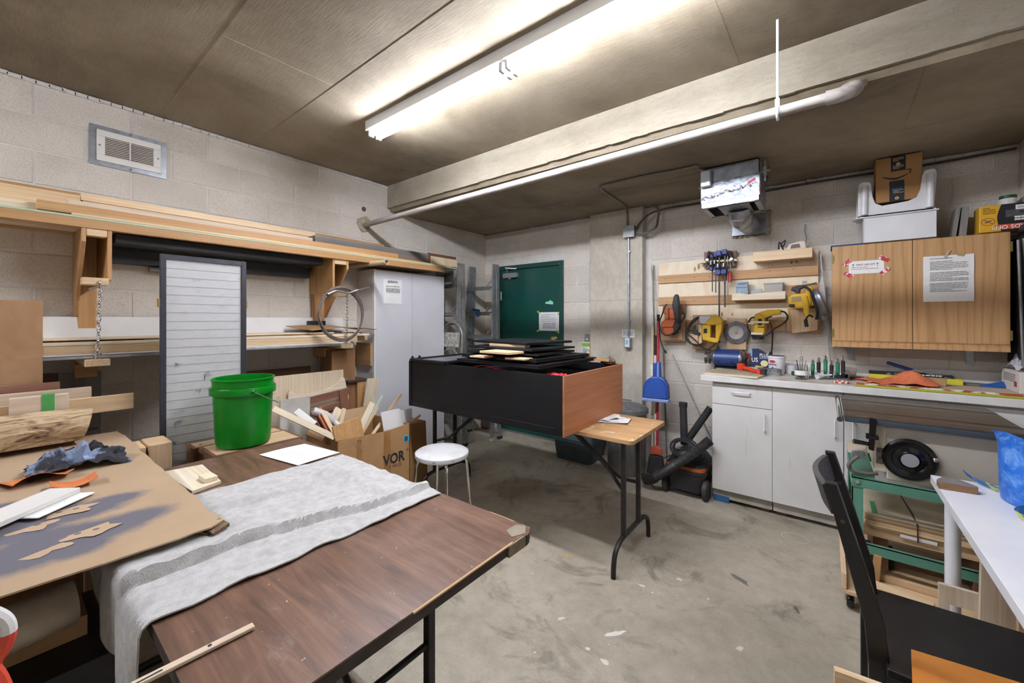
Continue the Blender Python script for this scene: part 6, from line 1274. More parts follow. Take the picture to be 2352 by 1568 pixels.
# ---- shelves
def shelf_tray(label, pf, y0, th, m, zdrop):
    q = [P(a, b, y=y0) for a, b in pf]; t = thing('wall_shelf', label, 'shelf', (q[0].x, y0, q[0].z)); xs = [p.x for p in q]; zs = [p.z for p in q]
    build('front', MB().prism([(p.x, p.z) for p in q], y0, y0 + th, XZ), m, t, bevel=.002); x0, x1, zb = min(xs), max(xs), min(zs)
    build('floor_board', MB().box(x0, x1, y0 + th, yb_ - .001, zb, zb + .012), m, t); build('end_board', MB().box(x0, x0 + .012, y0 + th, yb_ - .001, zb + .012, zb + zdrop), m, t); build('end_board', MB().box(x1 - .012, x1, y0 + th, yb_ - .001, zb + .012, zb + zdrop), m, t); return t, zb
s1, z1_ = shelf_tray('long pine box shelf at the top right of the tool board', ((1730, 579), (1866, 568), (1866, 590), (1730, 601)), 3.86, .018, W('pine', 'X'), .08)
s2, z2_ = shelf_tray('low pine tray shelf in the middle of the tool board', ((1681, 674), (1700, 673), (1715, 676), (1735, 674), (1760, 671), (1804, 668), (1804, 686), (1681, 690)), 3.88, .018, W('pale', 'X'), .04)
bg = mat('beige_plastic', 'cbbfae', .45); q = P(1820, 575, y=3.93)
t = thing('old_iron', 'beige plastic electric tool lying in the pine box shelf', 'power tool', (q.x, 3.93, z1_ + .012))
pl('body', ((1800, 592), (1800, 575), (1810, 566), (1811, 560), (1840, 552), (1850, 553), (1853, 570), (1853, 590)), 3.9, .06, bg, t, .008)
pl('handle_gap', ((1815, 571), (1818, 562), (1836, 559), (1839, 568)), 3.8985, .003, mat('gap_brown', '6a5a50', .7), t); pl('nozzle', ((1783, 577), (1795, 561), (1803, 562), (1806, 572), (1800, 580)), 3.91, .04, bg, t, .004)
build('cable', MB().tube(bez([P(1788, 572, y=3.9), P(1790, 556, y=3.9), P(1798, 566, y=3.89), P(1804, 552, y=3.9), P(1794, 562, y=3.9), P(1800, 575, y=3.9)], 6), .005, 6), rubber, t, smooth=True)
build('power_cord', MB().tube(bez([P(1850, 560, y=3.93), P(1852, 545, y=3.96), P(1848, 530, y=4.0), P(1850, 515, y=4.02)], 6), .004, 6), mat('grey_cord', '8f8c88', .6), t, smooth=True)
t = thing('grey_drill_case', 'grey plastic bit case standing in the tray shelf', 'case', tuple(P(1705, 676, y=3.93))); gc = mat('case_grey', '8494a2', .45)
pl('case_body', ((1690, 678), (1691, 648), (1717, 646), (1719, 677)), 3.92, .05, gc, t, .004); pl('slot', ((1695, 651), (1715, 649), (1715, 652), (1695, 654)), 3.9185, .003, mat('slot_dark', '56636e', .6), t); build('band', MB().beam(P(1690, 660, y=3.918), P(1719, 659, y=3.918), .002, .006), mat('band_grey', '5f6c78', .5), t)
for k in range(3): build('white_dot', MB().cyl(P(1699 - k * .6, 665 + k * 3, y=3.9195), P(1699 - k * .6, 665 + k * 3, y=3.918), .003, n=6), paper, t)
fr_ = mat('frosted_plastic', 'b9b5ab', .3, 0, trans=.25)
tag(pl('small_tray', ((1724, 677), (1725, 667), (1748, 663), (1753, 676)), 3.93, .05, mat('clear_tray', 'cfd3d8', .2, 0, trans=.4), bevel=.003), 'small clear plastic tray in the tray shelf', 'tray')
t = thing('plastic_tub', 'frosted plastic food tub in the tray shelf', 'tub', tuple(P(1778, 672, y=3.93))); pl('tub', ((1757, 674), (1755, 652), (1799, 649), (1797, 671)), 3.91, .08, fr_, t, .006); pl('rim', ((1753, 653), (1753, 650), (1800, 647), (1800, 650)), 3.905, .09, fr_, t, .002)
# ---- orange belt sander
org = mat('tool_orange', 'c8602a', .45, 0, 'd06a33', 6); 
t = thing('tool_holder', 'layered plywood holder carrying the orange sander', 'holder', tuple(P(1545, 786, y=3.98))); pl('back_block', ((1525, 785), (1525, 700), (1573, 698), (1573, 784)), 3.985, .03, W('tan', 'Z'), t, .003); pl('front_block', ((1518, 782), (1518, 745), (1568, 722), (1568, 780)), 3.96, .024, W('tan', 'Z'), t, .003); pl('red_block', ((1522, 699), (1574, 697), (1573, 718), (1522, 720)), 3.95, .034, W('redw', 'X'), t, .003)
t = thing('belt_sander', 'orange and black electric sander hanging at the left of the tool board', 'power tool', tuple(P(1538, 770, y=3.88)))
pl('body', ((1518, 752), (1518, 740), (1528, 734), (1549, 734), (1556, 727), (1556, 752)), 3.86, .09, org, t, .01); pl('handle', ((1527, 735), (1529, 707), (1534, 706), (1536, 733)), 3.865, .05, org, t, .01); pl('nose', ((1521, 752), (1550, 752), (1547, 767), (1535, 771), (1524, 766)), 3.865, .075, mat('tool_orange_dark', 'b9531f', .45), t, .012)
pl('web', ((1536, 733), (1537, 711), (1548, 711), (1550, 733)), 3.885, .05, org, t, .004); dk = mat('tool_black', '26272b', .55)
pl('arm', ((1543, 700), (1547, 680), (1551, 674), (1556, 677), (1559, 700), (1561, 740), (1560, 755), (1551, 765), (1544, 750), (1550, 735), (1546, 715)), 3.85, .06, dk, t, .01)
build('knob', MB().cyl(P(1556, 737, y=3.85), P(1556, 737, y=3.835), .02, n=14), rubber, t, smooth=True); build('belt', MB().cyl(P(1545, 769, y=3.86), P(1558, 762, y=3.86), .01, n=8), rubber, t)
build('cord', MB().tube(bez([P(1532, 698, y=3.87), P(1527, 705, y=3.86), P(1521, 722, y=3.85), P(1515, 740, y=3.84), P(1519, 760, y=3.84), P(1530, 770, y=3.84), P(1550, 762, y=3.84), P(1566, 738, y=3.85), P(1573, 724, y=3.86), P(1565, 718, y=3.87)], 6), .006, 6), rubber, t, smooth=True)
build('hanging_plug', MB().tube(bez([P(1515, 755, y=3.85), P(1517, 780, y=3.86), P(1522, 796, y=3.87), P(1527, 806, y=3.87)], 5), .005, 6).cyl(P(1527, 804, y=3.87), P(1530, 811, y=3.87), .011, n=8), rubber, t, smooth=True)
# ---- jigsaw
yel = mat('tool_yellow', 'd3a51c', .42, 0, 'dbb02a', 6); yd2 = mat('tool_yellow_dirty', 'c79b1d', .5, 0, 'd5aa28', 10)
t = thing('tool_holder', 'worn plywood plate holding the yellow jigsaw', 'holder', tuple(P(1620, 804, y=3.99))); pl('plate', ((1591, 801), (1591, 723), (1646, 722), (1647, 803)), 3.99, .026, W('fir', 'Z'), t, .002); pl('side_block', ((1582, 788), (1582, 768), (1603, 766), (1603, 790)), 3.88, .1, W('pine', 'X'), t, .003); pl('stop_block', ((1603, 790), (1603, 746), (1612, 744), (1612, 788)), 3.9, .09, W('pine', 'Z'), t, .003)
t = thing('jigsaw', 'yellow electric jigsaw with open handle hanging on the tool board', 'power tool', tuple(P(1635, 785, y=3.86)))
pl('upper_body', ((1614, 745), (1634, 747), (1658, 744), (1659, 735), (1651, 726), (1634, 724)), 3.86, .08, yd2, t, .01); pl('metal_head', ((1604, 742), (1604, 727), (1617, 725), (1634, 724), (1632, 746), (1612, 745)), 3.865, .07, galv, t, .008)
for nm, pts in (('lower_bar', ((1613, 780), (1613, 772), (1652, 778), (1648, 787), (1640, 787))), ('front_post', ((1612, 775), (1612, 745), (1632, 747), (1632, 776))), ('rear_post', ((1643, 780), (1643, 746), (1659, 742), (1657, 760), (1648, 787)))): pl(nm, pts, 3.862, .065, yel, t, .008)
pl('switch_plate', ((1616, 765), (1616, 755), (1624, 754), (1624, 765)), 3.8605, .003, MATS['ink'], t); pl('trigger', ((1643, 772), (1642, 748), (1646, 748), (1647, 770)), 3.875, .04, dk, t, .004)
build('plunger', MB().cyl(P(1601, 727, y=3.88), P(1600, 758, y=3.88), .006, n=8), steel, t, smooth=True); pl('foot', ((1590, 765), (1592, 748), (1598, 747), (1600, 760), (1608, 765), (1605, 770), (1594, 768)), 3.87, .05, dk, t, .006)
build('cord', MB().tube(bez([P(1606, 727, y=3.87), P(1592, 735, y=3.86), P(1580, 752, y=3.85), P(1576, 770, y=3.85), P(1582, 785, y=3.85), P(1600, 793, y=3.85), P(1617, 786, y=3.86), P(1608, 792, y=3.86), P(1625, 802, y=3.87), P(1640, 792, y=3.87), P(1645, 785, y=3.88)], 6), .0065, 6), rubber, t, smooth=True)
build('cord', MB().tube(bez([P(1604, 730, y=3.865), P(1588, 745, y=3.855), P(1579, 765, y=3.845), P(1590, 775, y=3.84), P(1605, 790, y=3.84), P(1590, 789, y=3.85), P(1579, 778, y=3.86)], 6), .0065, 6), rubber, t, smooth=True)
# ---- saw blade
t = thing('tool_holder', 'tan plywood plate behind the round saw blade', 'holder', tuple(P(1690, 804, y=3.995))); pl('plate', ((1669, 730), (1713, 731), (1714, 803), (1669, 802)), 3.995, .022, W('tan', 'Z'), t, .002)
t = thing('saw_blade', 'round silver circular saw blade hanging in the middle of the tool board', 'saw blade', tuple(P(1690, 790, y=3.985))); c = P(1690.5, 763.5, y=3.985); n = 64; pts = []; RY = Matrix.Rotation(math.pi / 2, 3, 'X')
for i in range(n):
    a = 2 * math.pi * i / n; r = .098 if i % 8 else .088; pts.append((r * math.cos(a), r * math.sin(a)))
bl_m = mat('blade_steel', '8f8f91', .3, .85, '6d6d70', 9)
build('disc', MB().prism(pts, 0, .003, frameM(c, (1, 0, 0), (0, 0, 1))), bl_m, t); build('paper_label', MB().cyl(c + V((0, -.0032, 0)), c + V((0, -.004, 0)), .058, n=36), mat('label_pale', 'd8d4d0', .6, 0, 'c4bcb8', 14), t); build('arbor', MB().cyl(c + V((0, -.004, 0)), c + V((0, -.014, 0)), .013, n=16), steel, t, smooth=True)
for k in range(8): a = k * math.pi / 4; build('carbide_tip', MB().ob(c + V((.094 * math.cos(a), -.003, .094 * math.sin(a))), (.01, .006, .007), (0, -a, 0)), MATS['dark_tin'], t)
# ---- yellow drill / sander
t = thing('palm_drill', 'yellow electric drill-sander hanging upside down right of the saw blade', 'power tool', tuple(P(1745, 776, y=3.9)))
pl('motor_body', ((1730, 770), (1731, 735), (1733, 722), (1739, 718), (1752, 723), (1757, 735), (1756, 768), (1745, 774)), 3.86, .09, yel, t, .014); pl('handle', ((1736, 722), (1746, 716), (1765, 711), (1793, 710), (1795, 721), (1775, 724), (1757, 731), (1750, 738)), 3.87, .05, yel, t, .01)
pl('trigger', ((1759, 735), (1759, 728), (1773, 725), (1771, 729), (1763, 731), (1762, 738)), 3.88, .03, dk, t, .004); pl('vent_plate', ((1741, 740), (1741, 732), (1750, 732), (1750, 740)), 3.8585, .003, MATS['ink'], t); pl('vent_plate', ((1741, 747), (1741, 742), (1750, 742), (1750, 747)), 3.8585, .003, MATS['ink'], t); pl('vent_slot', ((1741, 752), (1741, 750), (1756, 750), (1756, 752)), 3.8585, .003, MATS['ink'], t)
build('pad', MB().cyl(P(1741, 768, y=3.9), P(1741, 779, y=3.9), .05, .04, n=18), rubber, t, smooth=True)
build('cord', MB().tube(bez([P(1794, 714, y=3.88), P(1804, 718, y=3.87), P(1809, 730, y=3.86), P(1800, 742, y=3.85), P(1780, 754, y=3.85), P(1762, 768, y=3.85), P(1745, 772, y=3.85), P(1725, 766, y=3.85), P(1717, 748, y=3.85), P(1724, 732, y=3.85), P(1732, 728, y=3.86)], 6), .007, 6), rubber, t, smooth=True)
build('cord_tail', MB().tube(bez([P(1768, 740, y=3.86), P(1774, 756, y=3.87), P(1774, 780, y=3.9), P(1773, 800, y=3.93), P(1771, 812, y=3.94)], 6), .006, 6).cyl(P(1771, 808, y=3.94), P(1769, 818, y=3.94), .013, n=8), rubber, t, smooth=True)
t = thing('tool_cradle', 'pale wooden cradle strips holding the yellow drill', 'holder', tuple(P(1745, 772, y=3.85))); 
for nm, pts in (('upper_strip', ((1723, 742), (1723, 737), (1766, 738), (1766, 742))), ('lower_strip', ((1725, 768), (1725, 763), (1753, 764), (1751, 769))), ('side_strip', ((1718, 744), (1718, 741), (1732, 741), (1732, 744)))): pl(nm, pts, 3.84, .018 if 'side' in nm else .015, W('pale', 'X'), t, .001)
pl('bracket', ((1726, 776), (1726, 730), (1760, 730), (1760, 772)), 3.965, .032, W('pine', 'Z'), t)
# ---- circular saw
t = thing('tool_holder', 'two overlapping tan boards carrying the circular saw', 'holder', tuple(P(1845, 766, y=3.98))); pl('back_board', ((1810, 762), (1810, 656), (1884, 650), (1883, 758), (1878, 764)), 3.985, .032, W('fir', 'Z'), t, .002); pl('front_board', ((1820, 765), (1815, 712), (1878, 706), (1878, 758)), 3.962, .02, W('pine', 'Z'), t, .002)
t = thing('circular_saw', 'yellow circular saw with a grey blade guard hanging at the right of the tool board', 'power tool', tuple(P(1850, 755, y=3.85)))
pl('base_plate', ((1882, 650), (1888, 643), (1893, 645), (1902, 730), (1888, 735), (1878, 700)), 3.93, .012, alu, t, .002)
c = P(1884, 694, y=3.87); build('blade_guard', MB().lathe([(.001, -.03), (.075, -.03), (.088, -.015), (.088, .02), (.075, .03), (.001, .03)], V((c.x - .005, 3.9, c.z)), 30, Matrix.Rotation(1.2, 3, 'Y') @ Matrix.Diagonal((1.25, .7, 1))), mat('guard_grey', '8d8d90', .35, .6), t, smooth=True)
pl('motor', ((1811, 702), (1809, 683), (1818, 676), (1852, 672), (1862, 676), (1864, 700), (1845, 708), (1820, 708)), 3.83, .1, yel, t, .014); pl('motor_label', ((1818, 694), (1818, 682), (1840, 680), (1841, 692)), 3.8285, .003, mat('label_tan', '9c8a5e', .5), t); pl('motor_cap', ((1812, 705), (1812, 698), (1826, 698), (1826, 706)), 3.826, .08, dk, t, .006)
pl('gear_case', ((1848, 662), (1858, 655), (1868, 660), (1872, 700), (1858, 704), (1852, 690)), 3.85, .1, yd2, t, .012); pl('main_handle', ((1844, 700), (1845, 678), (1854, 676), (1858, 695), (1860, 722), (1853, 731), (1846, 722)), 3.815, .05, yel, t, .014); pl('front_handle', ((1816, 668), (1818, 660), (1832, 655), (1850, 655), (1850, 660), (1838, 664), (1838, 673), (1826, 673), (1824, 668)), 3.83, .05, dk, t, .01)
build('depth_lever', MB().cyl(P(1840, 657, y=3.86), P(1876, 650, y=3.88), .008, n=8).ob(P(1848, 648, y=3.88), (.03, .03, .02)), steel, t, smooth=True)
for k in range(3): build('cord', MB().tube(bez([P(1846 + k * 2, 657, y=3.83), P(1860 + k * 2, 668, y=3.8), P(1868 + k * 2, 690, y=3.79), P(1876 + k * 2, 715, y=3.8), P(1874 + k * 2, 733, y=3.82)], 6), .0065, 6), rubber, t, smooth=True)
build('cord_tail', MB().tube(bez([P(1868, 728, y=3.82), P(1858, 724, y=3.82), P(1851, 735, y=3.83), P(1853, 750, y=3.84)], 6), [.007] * 12 + [.013] * 7, 8), rubber, t, smooth=True)
tag(build('straightedge', MB().beam(P(1885, 584, y=4.0), P(1908, 840, y=3.99), .008, .035, (0, 1, 0)), alu, bevel=.002), 'long aluminium straightedge leaning between the tool board and the oak cabinet', 'straightedge')
# ================================================================== oak wall cabinet
ox0, ox1, oz0, oz1, oy = .028, .862, 1.235, 1.957, 3.73
def oakm():
    m, nt, b = _base('oak_veneer'); vec, oi = _coords(nt, (6, 6, .55)); n1 = _noise(nt, vec, 1.6, 3, .5, 2.2); wv = nt.nodes.new('ShaderNodeTexWave'); wv.inputs['Scale'].default_value = 1.1; wv.inputs['Distortion'].default_value = 14; wv.inputs['Detail'].default_value = 2; wv.inputs['Detail Scale'].default_value = .7; nt.links.new(vec, wv.inputs['Vector'])
    v2, _ = _coords(nt, (160, 160, 5)); n2 = _noise(nt, v2, 1, 3); c = _ramp(nt, wv.outputs['Fac'], [(.02, lin('ab8253')), (.2, lin('b98f60')), (.9, lin('bc9364'))]); c = _mix(nt, .6, c, _ramp(nt, n2, [(.3, (.74, .7, .64, 1)), (.58, (1, 1, 1, 1))]), 'MULTIPLY')
    nt.links.new(c, b.inputs['Base Color']); b.inputs['Roughness'].default_value = .48; return m
oak = oakm(); xm = .445
t = thing('wall_cabinet', 'oak-veneer two-door wall cabinet above the worktop', 'cabinet', (.445, 3.88, oz0))
build('carcass', MB().box(ox0, ox1 + .006, oy + .021, 4.03, oz0 + .004, oz1 - .002), oak, t, bevel=.002)
for k, (a, b) in enumerate(((ox0, xm - .0015), (xm + .0015, ox1))):
    d = build('door', MB().box(a, b, oy, oy + .02, oz0 + .045, oz1), oak, t, bevel=.002)
    build('finger_pull', MB().prism([(oy + .02, oz0 + .044), (oy - .0005, oz0 + .044), (oy + .004, oz0 + .034), (oy - .004, oz0 + .026), (oy - .006, oz0), (oy + .02, oz0)], a, b, YZ), oak, d)
    hx = a + .004 if k == 0 else b + .003
    for z in (oz1 - .09, oz0 + .1): build('hinge', MB().box(hx - .005, hx + .005, oy - .006, oy + .004, z - .03, z + .03), mat('old_brass', '8b7a4e', .4, .7), d)
for x in (.14, .755): build('angle_bracket', MB().box(x - .018, x + .018, 4.03, 4.036, 1.13, oz0 + .004).box(x - .018, x + .018, 3.85, 4.036, oz0 - .004, oz0 + .004), galv, t)
# notices on the doors
t = thing('first_aid_label', 'white FIRST AID KIT label held with red tape on the left oak door', 'label', (.21, oy, 1.7)); a, b = P(1948, 640, y=oy), P(2032, 600, y=oy)
M = frameM(P(1988, 613, y=oy - .0005), (1, 0, .0), (0, 0, 1)); build('card', MB().prism([(-.09, -.035), (-.07, -.045), (.075, -.045), (.095, -.03), (.095, .03), (.075, .045), (-.07, .045), (-.09, .03)], 0, .001, M), paper, t)
M3 = M.to_3x3(); text('FIRST AID KIT', 'lettering', t, mat('brown_ink', '6a4a48', .8), M @ V((0, .012, .001)), (1, 0, 0), (0, 0, 1), .016, 1, 'CENTER', .0006, .02); lines('small_print', t, mat('pink_ink', 'b06a70', .8), M @ V((-.075, -.02, .001)), (1, 0, 0), (0, 0, 1), .15, .024, 2, 9, gap=.004, th=.3, lift=.0006)
for x in (-.066, .062): build('arrow_mark', MB().prism([(x - .001, .0), (x + .001, 0), (x + .001, .02), (x + .006, .016), (x + .007, .018), (x, .026), (x - .007, .018), (x - .006, .016), (x - .001, .02)], .001, .0016, M), MATS['navy_ink'], t)
rt_ = mat('red_patterned_tape', 'b52733', .5, 0, 'e4dedd', 60, .52, .56)
for x, z, r in ((-.098, .038, -.75), (.095, .05, .6), (-.09, -.05, .7), (.1, -.035, -.75)): build('tape', MB().ob(M @ V((x, z, .0022)), (.055, .001, .026), (0, r, 0)), rt_, t)
t = thing('printed_page', 'crinkled white printed page taped to the right oak door', 'notice', (.6, oy, 1.55)); a, b = P(2120, 590, y=oy - .001), P(2237, 691, y=oy - .001)
rows = [[V((a.x + (b.x - a.x) * v, oy - .003 - .004 * (noise.noise(V((u * 3, v * 3, 5))) + .6) , b.z + (a.z - b.z) * u)) for v in [j / 12 for j in range(13)]] for u in [i / 14 for i in range(15)]]
build('page', MB().sheet(rows, .0008), paper, t, smooth=True); lines('print', t, inkgrey, (a.x + .03, oy - .0095, b.z + .06), (1, 0, 0), (0, 0, 1), b.x - a.x - .055, .22, 22, 12, gap=.006, th=.3, lift=.0005, skip=(1, 8, 15))
tape_cl = mat('yellowed_tape', 'c7a877', .25, 0, alpha=.7); build('tape', MB().ob((.66, oy - .0105, a.z), (.03, .001, .02), (0, .2, 0)), tape_cl, t); build('tape', MB().ob((.6, oy - .0105, a.z + .01), (.012, .001, .05), (0, .4, 0)), MATS['clear_tape'], t)
# ---- on top of the cabinet
zt = oz1 + .001
tag(build('blue_binder', MB().box(.02, .2, 3.74, 3.98, zt, zt + .012), mat('binder_blue', '223a63', .5), bevel=.002), 'thin blue folder lying on the left of the oak cabinet', 'folder')
wt = mat('white_poly', 'e0dfdf', .38, 0, 'd5d4d4', 4)
t = thing('plastic_tub', 'white rectangular plastic tub on the oak cabinet', 'tub', (.38, 3.86, zt)); z0 = zt + .013
def tw_(mb, x0, x1, y0, y1, d): return mb
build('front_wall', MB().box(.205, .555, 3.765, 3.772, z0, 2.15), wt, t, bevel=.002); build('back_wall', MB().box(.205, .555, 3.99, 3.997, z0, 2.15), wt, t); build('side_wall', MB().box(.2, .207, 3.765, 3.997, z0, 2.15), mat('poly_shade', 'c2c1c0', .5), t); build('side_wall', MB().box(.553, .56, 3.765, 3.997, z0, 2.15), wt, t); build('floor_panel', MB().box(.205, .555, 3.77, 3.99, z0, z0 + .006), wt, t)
build('rim', MB().box(.19, .572, 3.752, 3.768, 2.143, 2.153), wt, t, bevel=.004)
M = Matrix.Translation((.2, 3.83, 2.146)); build('rounded_end', MB().prism([(.0, -.078)] + [(-.055 * math.cos(a), .078 * math.sin(a)) for a in [-1.2 + i * .3 for i in range(9)]] + [(0, .078)], 0, .008, M), wt, t)
t = thing('lap_tray', 'white plastic bed tray upside down with legs up on the white tub', 'tray', (.37, 3.85, 2.153))
U = [(.17, 2.155), (.175, 2.36), (.18, 2.395), (.2, 2.405), (.232, 2.402), (.243, 2.385), (.25, 2.3), (.265, 2.245), (.3, 2.222), (.43, 2.232), (.47, 2.25), (.488, 2.3), (.497, 2.39), (.51, 2.42), (.545, 2.425), (.56, 2.415), (.565, 2.39), (.552, 2.155)]
build('front_apron', MB().prism(U, 3.785, 3.795, XZ), wt, t, bevel=.002); build('back_apron', MB().prism(U, 3.975, 3.985, XZ), wt, t); build('tray_panel', MB().box(.17, .56, 3.785, 3.985, 2.154, 2.166), wt, t)
for x0, x1, zt_ in ((.176, .236, 2.4), (.503, .562, 2.42)): build('leg_web', MB().box(x0, x0 + .006, 3.795, 3.975, 2.166, zt_ - .01), wt, t); build('leg_rib', MB().cyl(((x0 + x1) / 2, 3.782, 2.17), ((x0 + x1) / 2 + .003, 3.782, zt_ - .03), .02, n=14), wt, t, smooth=True)
t = thing('parcel_box', 'brown parcel box with a black curved arrow and dark tape wedged in the white tray', 'parcel', (.385, 3.88, 2.235)); bx0, bx1, by, bz0, bz1 = .268, .5, 3.8, 2.245, 2.552
pc = mat('parcel_card', 'a3794d', .8, 0, '98703f', 3)
build('box', MB().box(bx0, bx1, by, 3.96, bz0, bz1), pc, t, bevel=.003)
dkt = mat('dark_tape', '20262c', .35); w_ = bx1 - bx0
build('tape_band', MB().box(bx0 + .078, bx0 + .152, by - .0012, by, bz0 + .205, bz1 + .0008), dkt, t); build('tape_band', MB().box(bx0 + .07, bx0 + .145, by - .0012, by, bz0, bz0 + .14), dkt, t)
sm = [];  n = 16
for i in range(n + 1): u = i / n; sm.append((bx0 + .035 + .14 * u, bz0 + .176 - .026 * math.sin(math.pi * u) - .006 * u + .014 * u, ))
up_, lo_ = [], []
for i, (x, z) in enumerate(sm): wd = .001 + .0055 * math.sin(math.pi * min(1, (i + 2) / (n + 2))); up_.append((x, z + wd)); lo_.append((x, z - wd))
build('smile_arrow', MB().prism(up_ + lo_[::-1], by - .0014, by, XZ), ink, t)
e_ = sm[-1]; build('arrow_head', MB().prism([(e_[0] + .004, e_[1] + .022), (e_[0] - .02, e_[1] + .022), (e_[0] - .02, e_[1] + .017), (e_[0] - .002, e_[1] + .016), (e_[0] - .004, e_[1] - .008), (e_[0] + .003, e_[1] - .004)], by - .0014, by, XZ), ink, t)
for z in (bz1 - .055, bz0 + .02):
    build('round_badge', MB().cyl((bx0 + (.115 if z > 2.4 else .108), by - .0012, z), (bx0 + (.115 if z > 2.4 else .108), by - .002, z), .0105, n=16), mat('tan_print', 'cfae82', .6), t); build('badge_arrow', MB().prism([(bx0 + (.112 if z > 2.4 else .105), z - .005), (bx0 + (.12 if z > 2.4 else .113), z), (bx0 + (.112 if z > 2.4 else .105), z + .005)], by - .0026, by - .002, XZ), dkt, t)
text('prime', 'lettering', t, mat('prime_blue', '2f8fc4', .6), (bx0 + .129, by - .0012, bz0 + .1), (-1, 0, 0), (0, 0, -1), .024, 1, 'LEFT', -.0006) if 0 else text('prime', 'lettering', t, mat('prime_blue', '2f8fc4', .6), (bx0 + .133, by - .0014, bz0 + .088), (-1, 0, 0), (0, 0, -1), .024, .9, 'LEFT', .0006)
for z, sd in ((bz1 - .038, 1), (bz1 - .09, 2), (bz0 + .05, 3)): lines('tape_print', t, MATS['tan_print'], (bx0 + .088, by - .0012, z), (1, 0, 0), (0, 0, 1), .054, .026, 3, sd, gap=.003, th=.4, lift=.0006)
# right end of the cabinet top
t = thing('bird_scare_box', 'yellow and black printed box standing upside down on the oak cabinet', 'box', (.8, 3.8, zt)); q0, q1 = P(2249, 532, y=3.78), P(2347, 464, y=3.78); x0, x1, za = q0.x, .962, q1.z; yq = 3.78
build('carton', MB().box(x0, x1, yq, 3.9, zt + .012, za), mat('box_yellow', 'd9a51e', .45), t, bevel=.004); L = x1 - x0; zb = zt + .012; H = za - zb
build('black_field', MB().prism([(x0 + L * .42, zb), (x1, zb), (x1, za), (x0 + L * .42, za)] + [(x0 + L * (.42 - .08 * math.sin(math.pi * i / 8)), za - H * i / 8) for i in range(1, 8)], yq - .0012, yq, XZ), mat('box_black', '15161a', .4), t)
build('orange_band', MB().box(x0 + L * .3, x1, yq - .002, yq - .0012, zb + .012, zb + H * .25), mat('band_orange', 'd4512a', .5), t); text('BIRDS OFF!', 'lettering', t, paper, (x1 - .004, yq - .002, zb + H * .22), (-1, 0, 0), (0, 0, -1), .034, .95, 'LEFT', .0006, .02)
text('BIRD SPIKES', 'lettering', t, paper, (x1 - .012, yq - .0012, zb + H * .36), (-1, 0, 0), (0, 0, -1), .018, .8, 'LEFT', .0006, .02) if 0 else lines('bold_print', t, paper, (x0 + L * .66, yq - .0012, zb + H * .32), (1, 0, 0), (0, 0, 1), L * .32, .03, 2, 3, gap=.004, th=.7, lift=.0006)
lines('small_print', t, inkgrey, (x0 + L * .5, yq - .0012, zb + H * .5), (1, 0, 0), (0, 0, 1), L * .46, H * .26, 7, 8, gap=.004, th=.4, lift=.0006)
build('barcode_label', MB().box(x0 + L * .68, x1 - .006, yq - .002, yq - .0012, za - H * .24, za - .012), paper, t)
for k in range(9): build('barcode_bar', MB().box(x0 + L * .72 + k * .0055, x0 + L * .72 + k * .0055 + .0025, yq - .0026, yq - .002, za - H * .2, za - .02), MATS['ink_grey'], t)
c = V((x0 + L * .17, yq, zb + H * .4)); build('ban_ring', MB().tube([c + V((.028 * math.cos(a), -.001, .022 * math.sin(a))) for a in [i * .3142 for i in range(20)]], .0018, 4, closed=True).beam(c + V((-.02, -.001, .016)), c + V((.02, -.001, -.016)), .0035, .0015, (0, 1, 0)), mat('ring_brown', '8f4a1f', .6), t); build('bird_mark', MB().prism([(-.018, -.006), (-.004, -.008), (.012, .002), (.02, .008), (.008, .007), (-.004, .003)], 0, .0012, frameM(c + V((0, -.0002, 0)), (1, 0, 0), (0, 0, 1))), mat('bird_purple', '5b4a6a', .6), t)
lines('yellow_print', t, mat('olive_ink', '6a4d12', .7), (x0 + .015, yq, zb + H * .66), (1, 0, 0), (0, 0, 1), L * .26, H * .26, 4, 17, gap=.004, th=.45, lift=.0006)
can('spray_can', 'white can with a dark green cap behind the yellow and black box', (.9, 3.94, zt), .036, .25, wt, mat('cap_green', '1e4a2c', .5))
for k, (x, r) in enumerate(((.655, .12), (.69, .08))): tag(build('weathered_board', MB().ob((x, 3.87, zt + .1), (.02 + .012 * k, .12, .19), (0, r, 0)), W('grey', 'Z')), ('ragged grey weathered board leaning left of the yellow box', 'second grey board tight against the yellow box')[k], 'board')
# dark stands in the right corner
t = thing('black_banner', 'dark folded fabric stand in the right corner beside the oak cabinet', 'stand', (.93, 3.8, 1.0)); bf = mat('black_fabric', '17181c', .9, 0, '202126', 8)
build('fabric', MB().box(.905, .968, 3.62, 3.98, 1.16, 1.93), bf, t, bevel=.01); build('steel_pole', MB().cyl((.9, 3.68, ZT + .14), (.885, 3.7, 1.9), .008, n=10), cond, t, smooth=True); build('steel_pole', MB().cyl((.94, 3.6, ZT + .14), (.9, 3.66, 1.9), .012, n=10), cond, t, smooth=True); build('clamp_head', MB().ob((.93, 3.7, 1.96), (.07, .1, .05), (0, .3, 0)), black_plastic, t, bevel=.008)
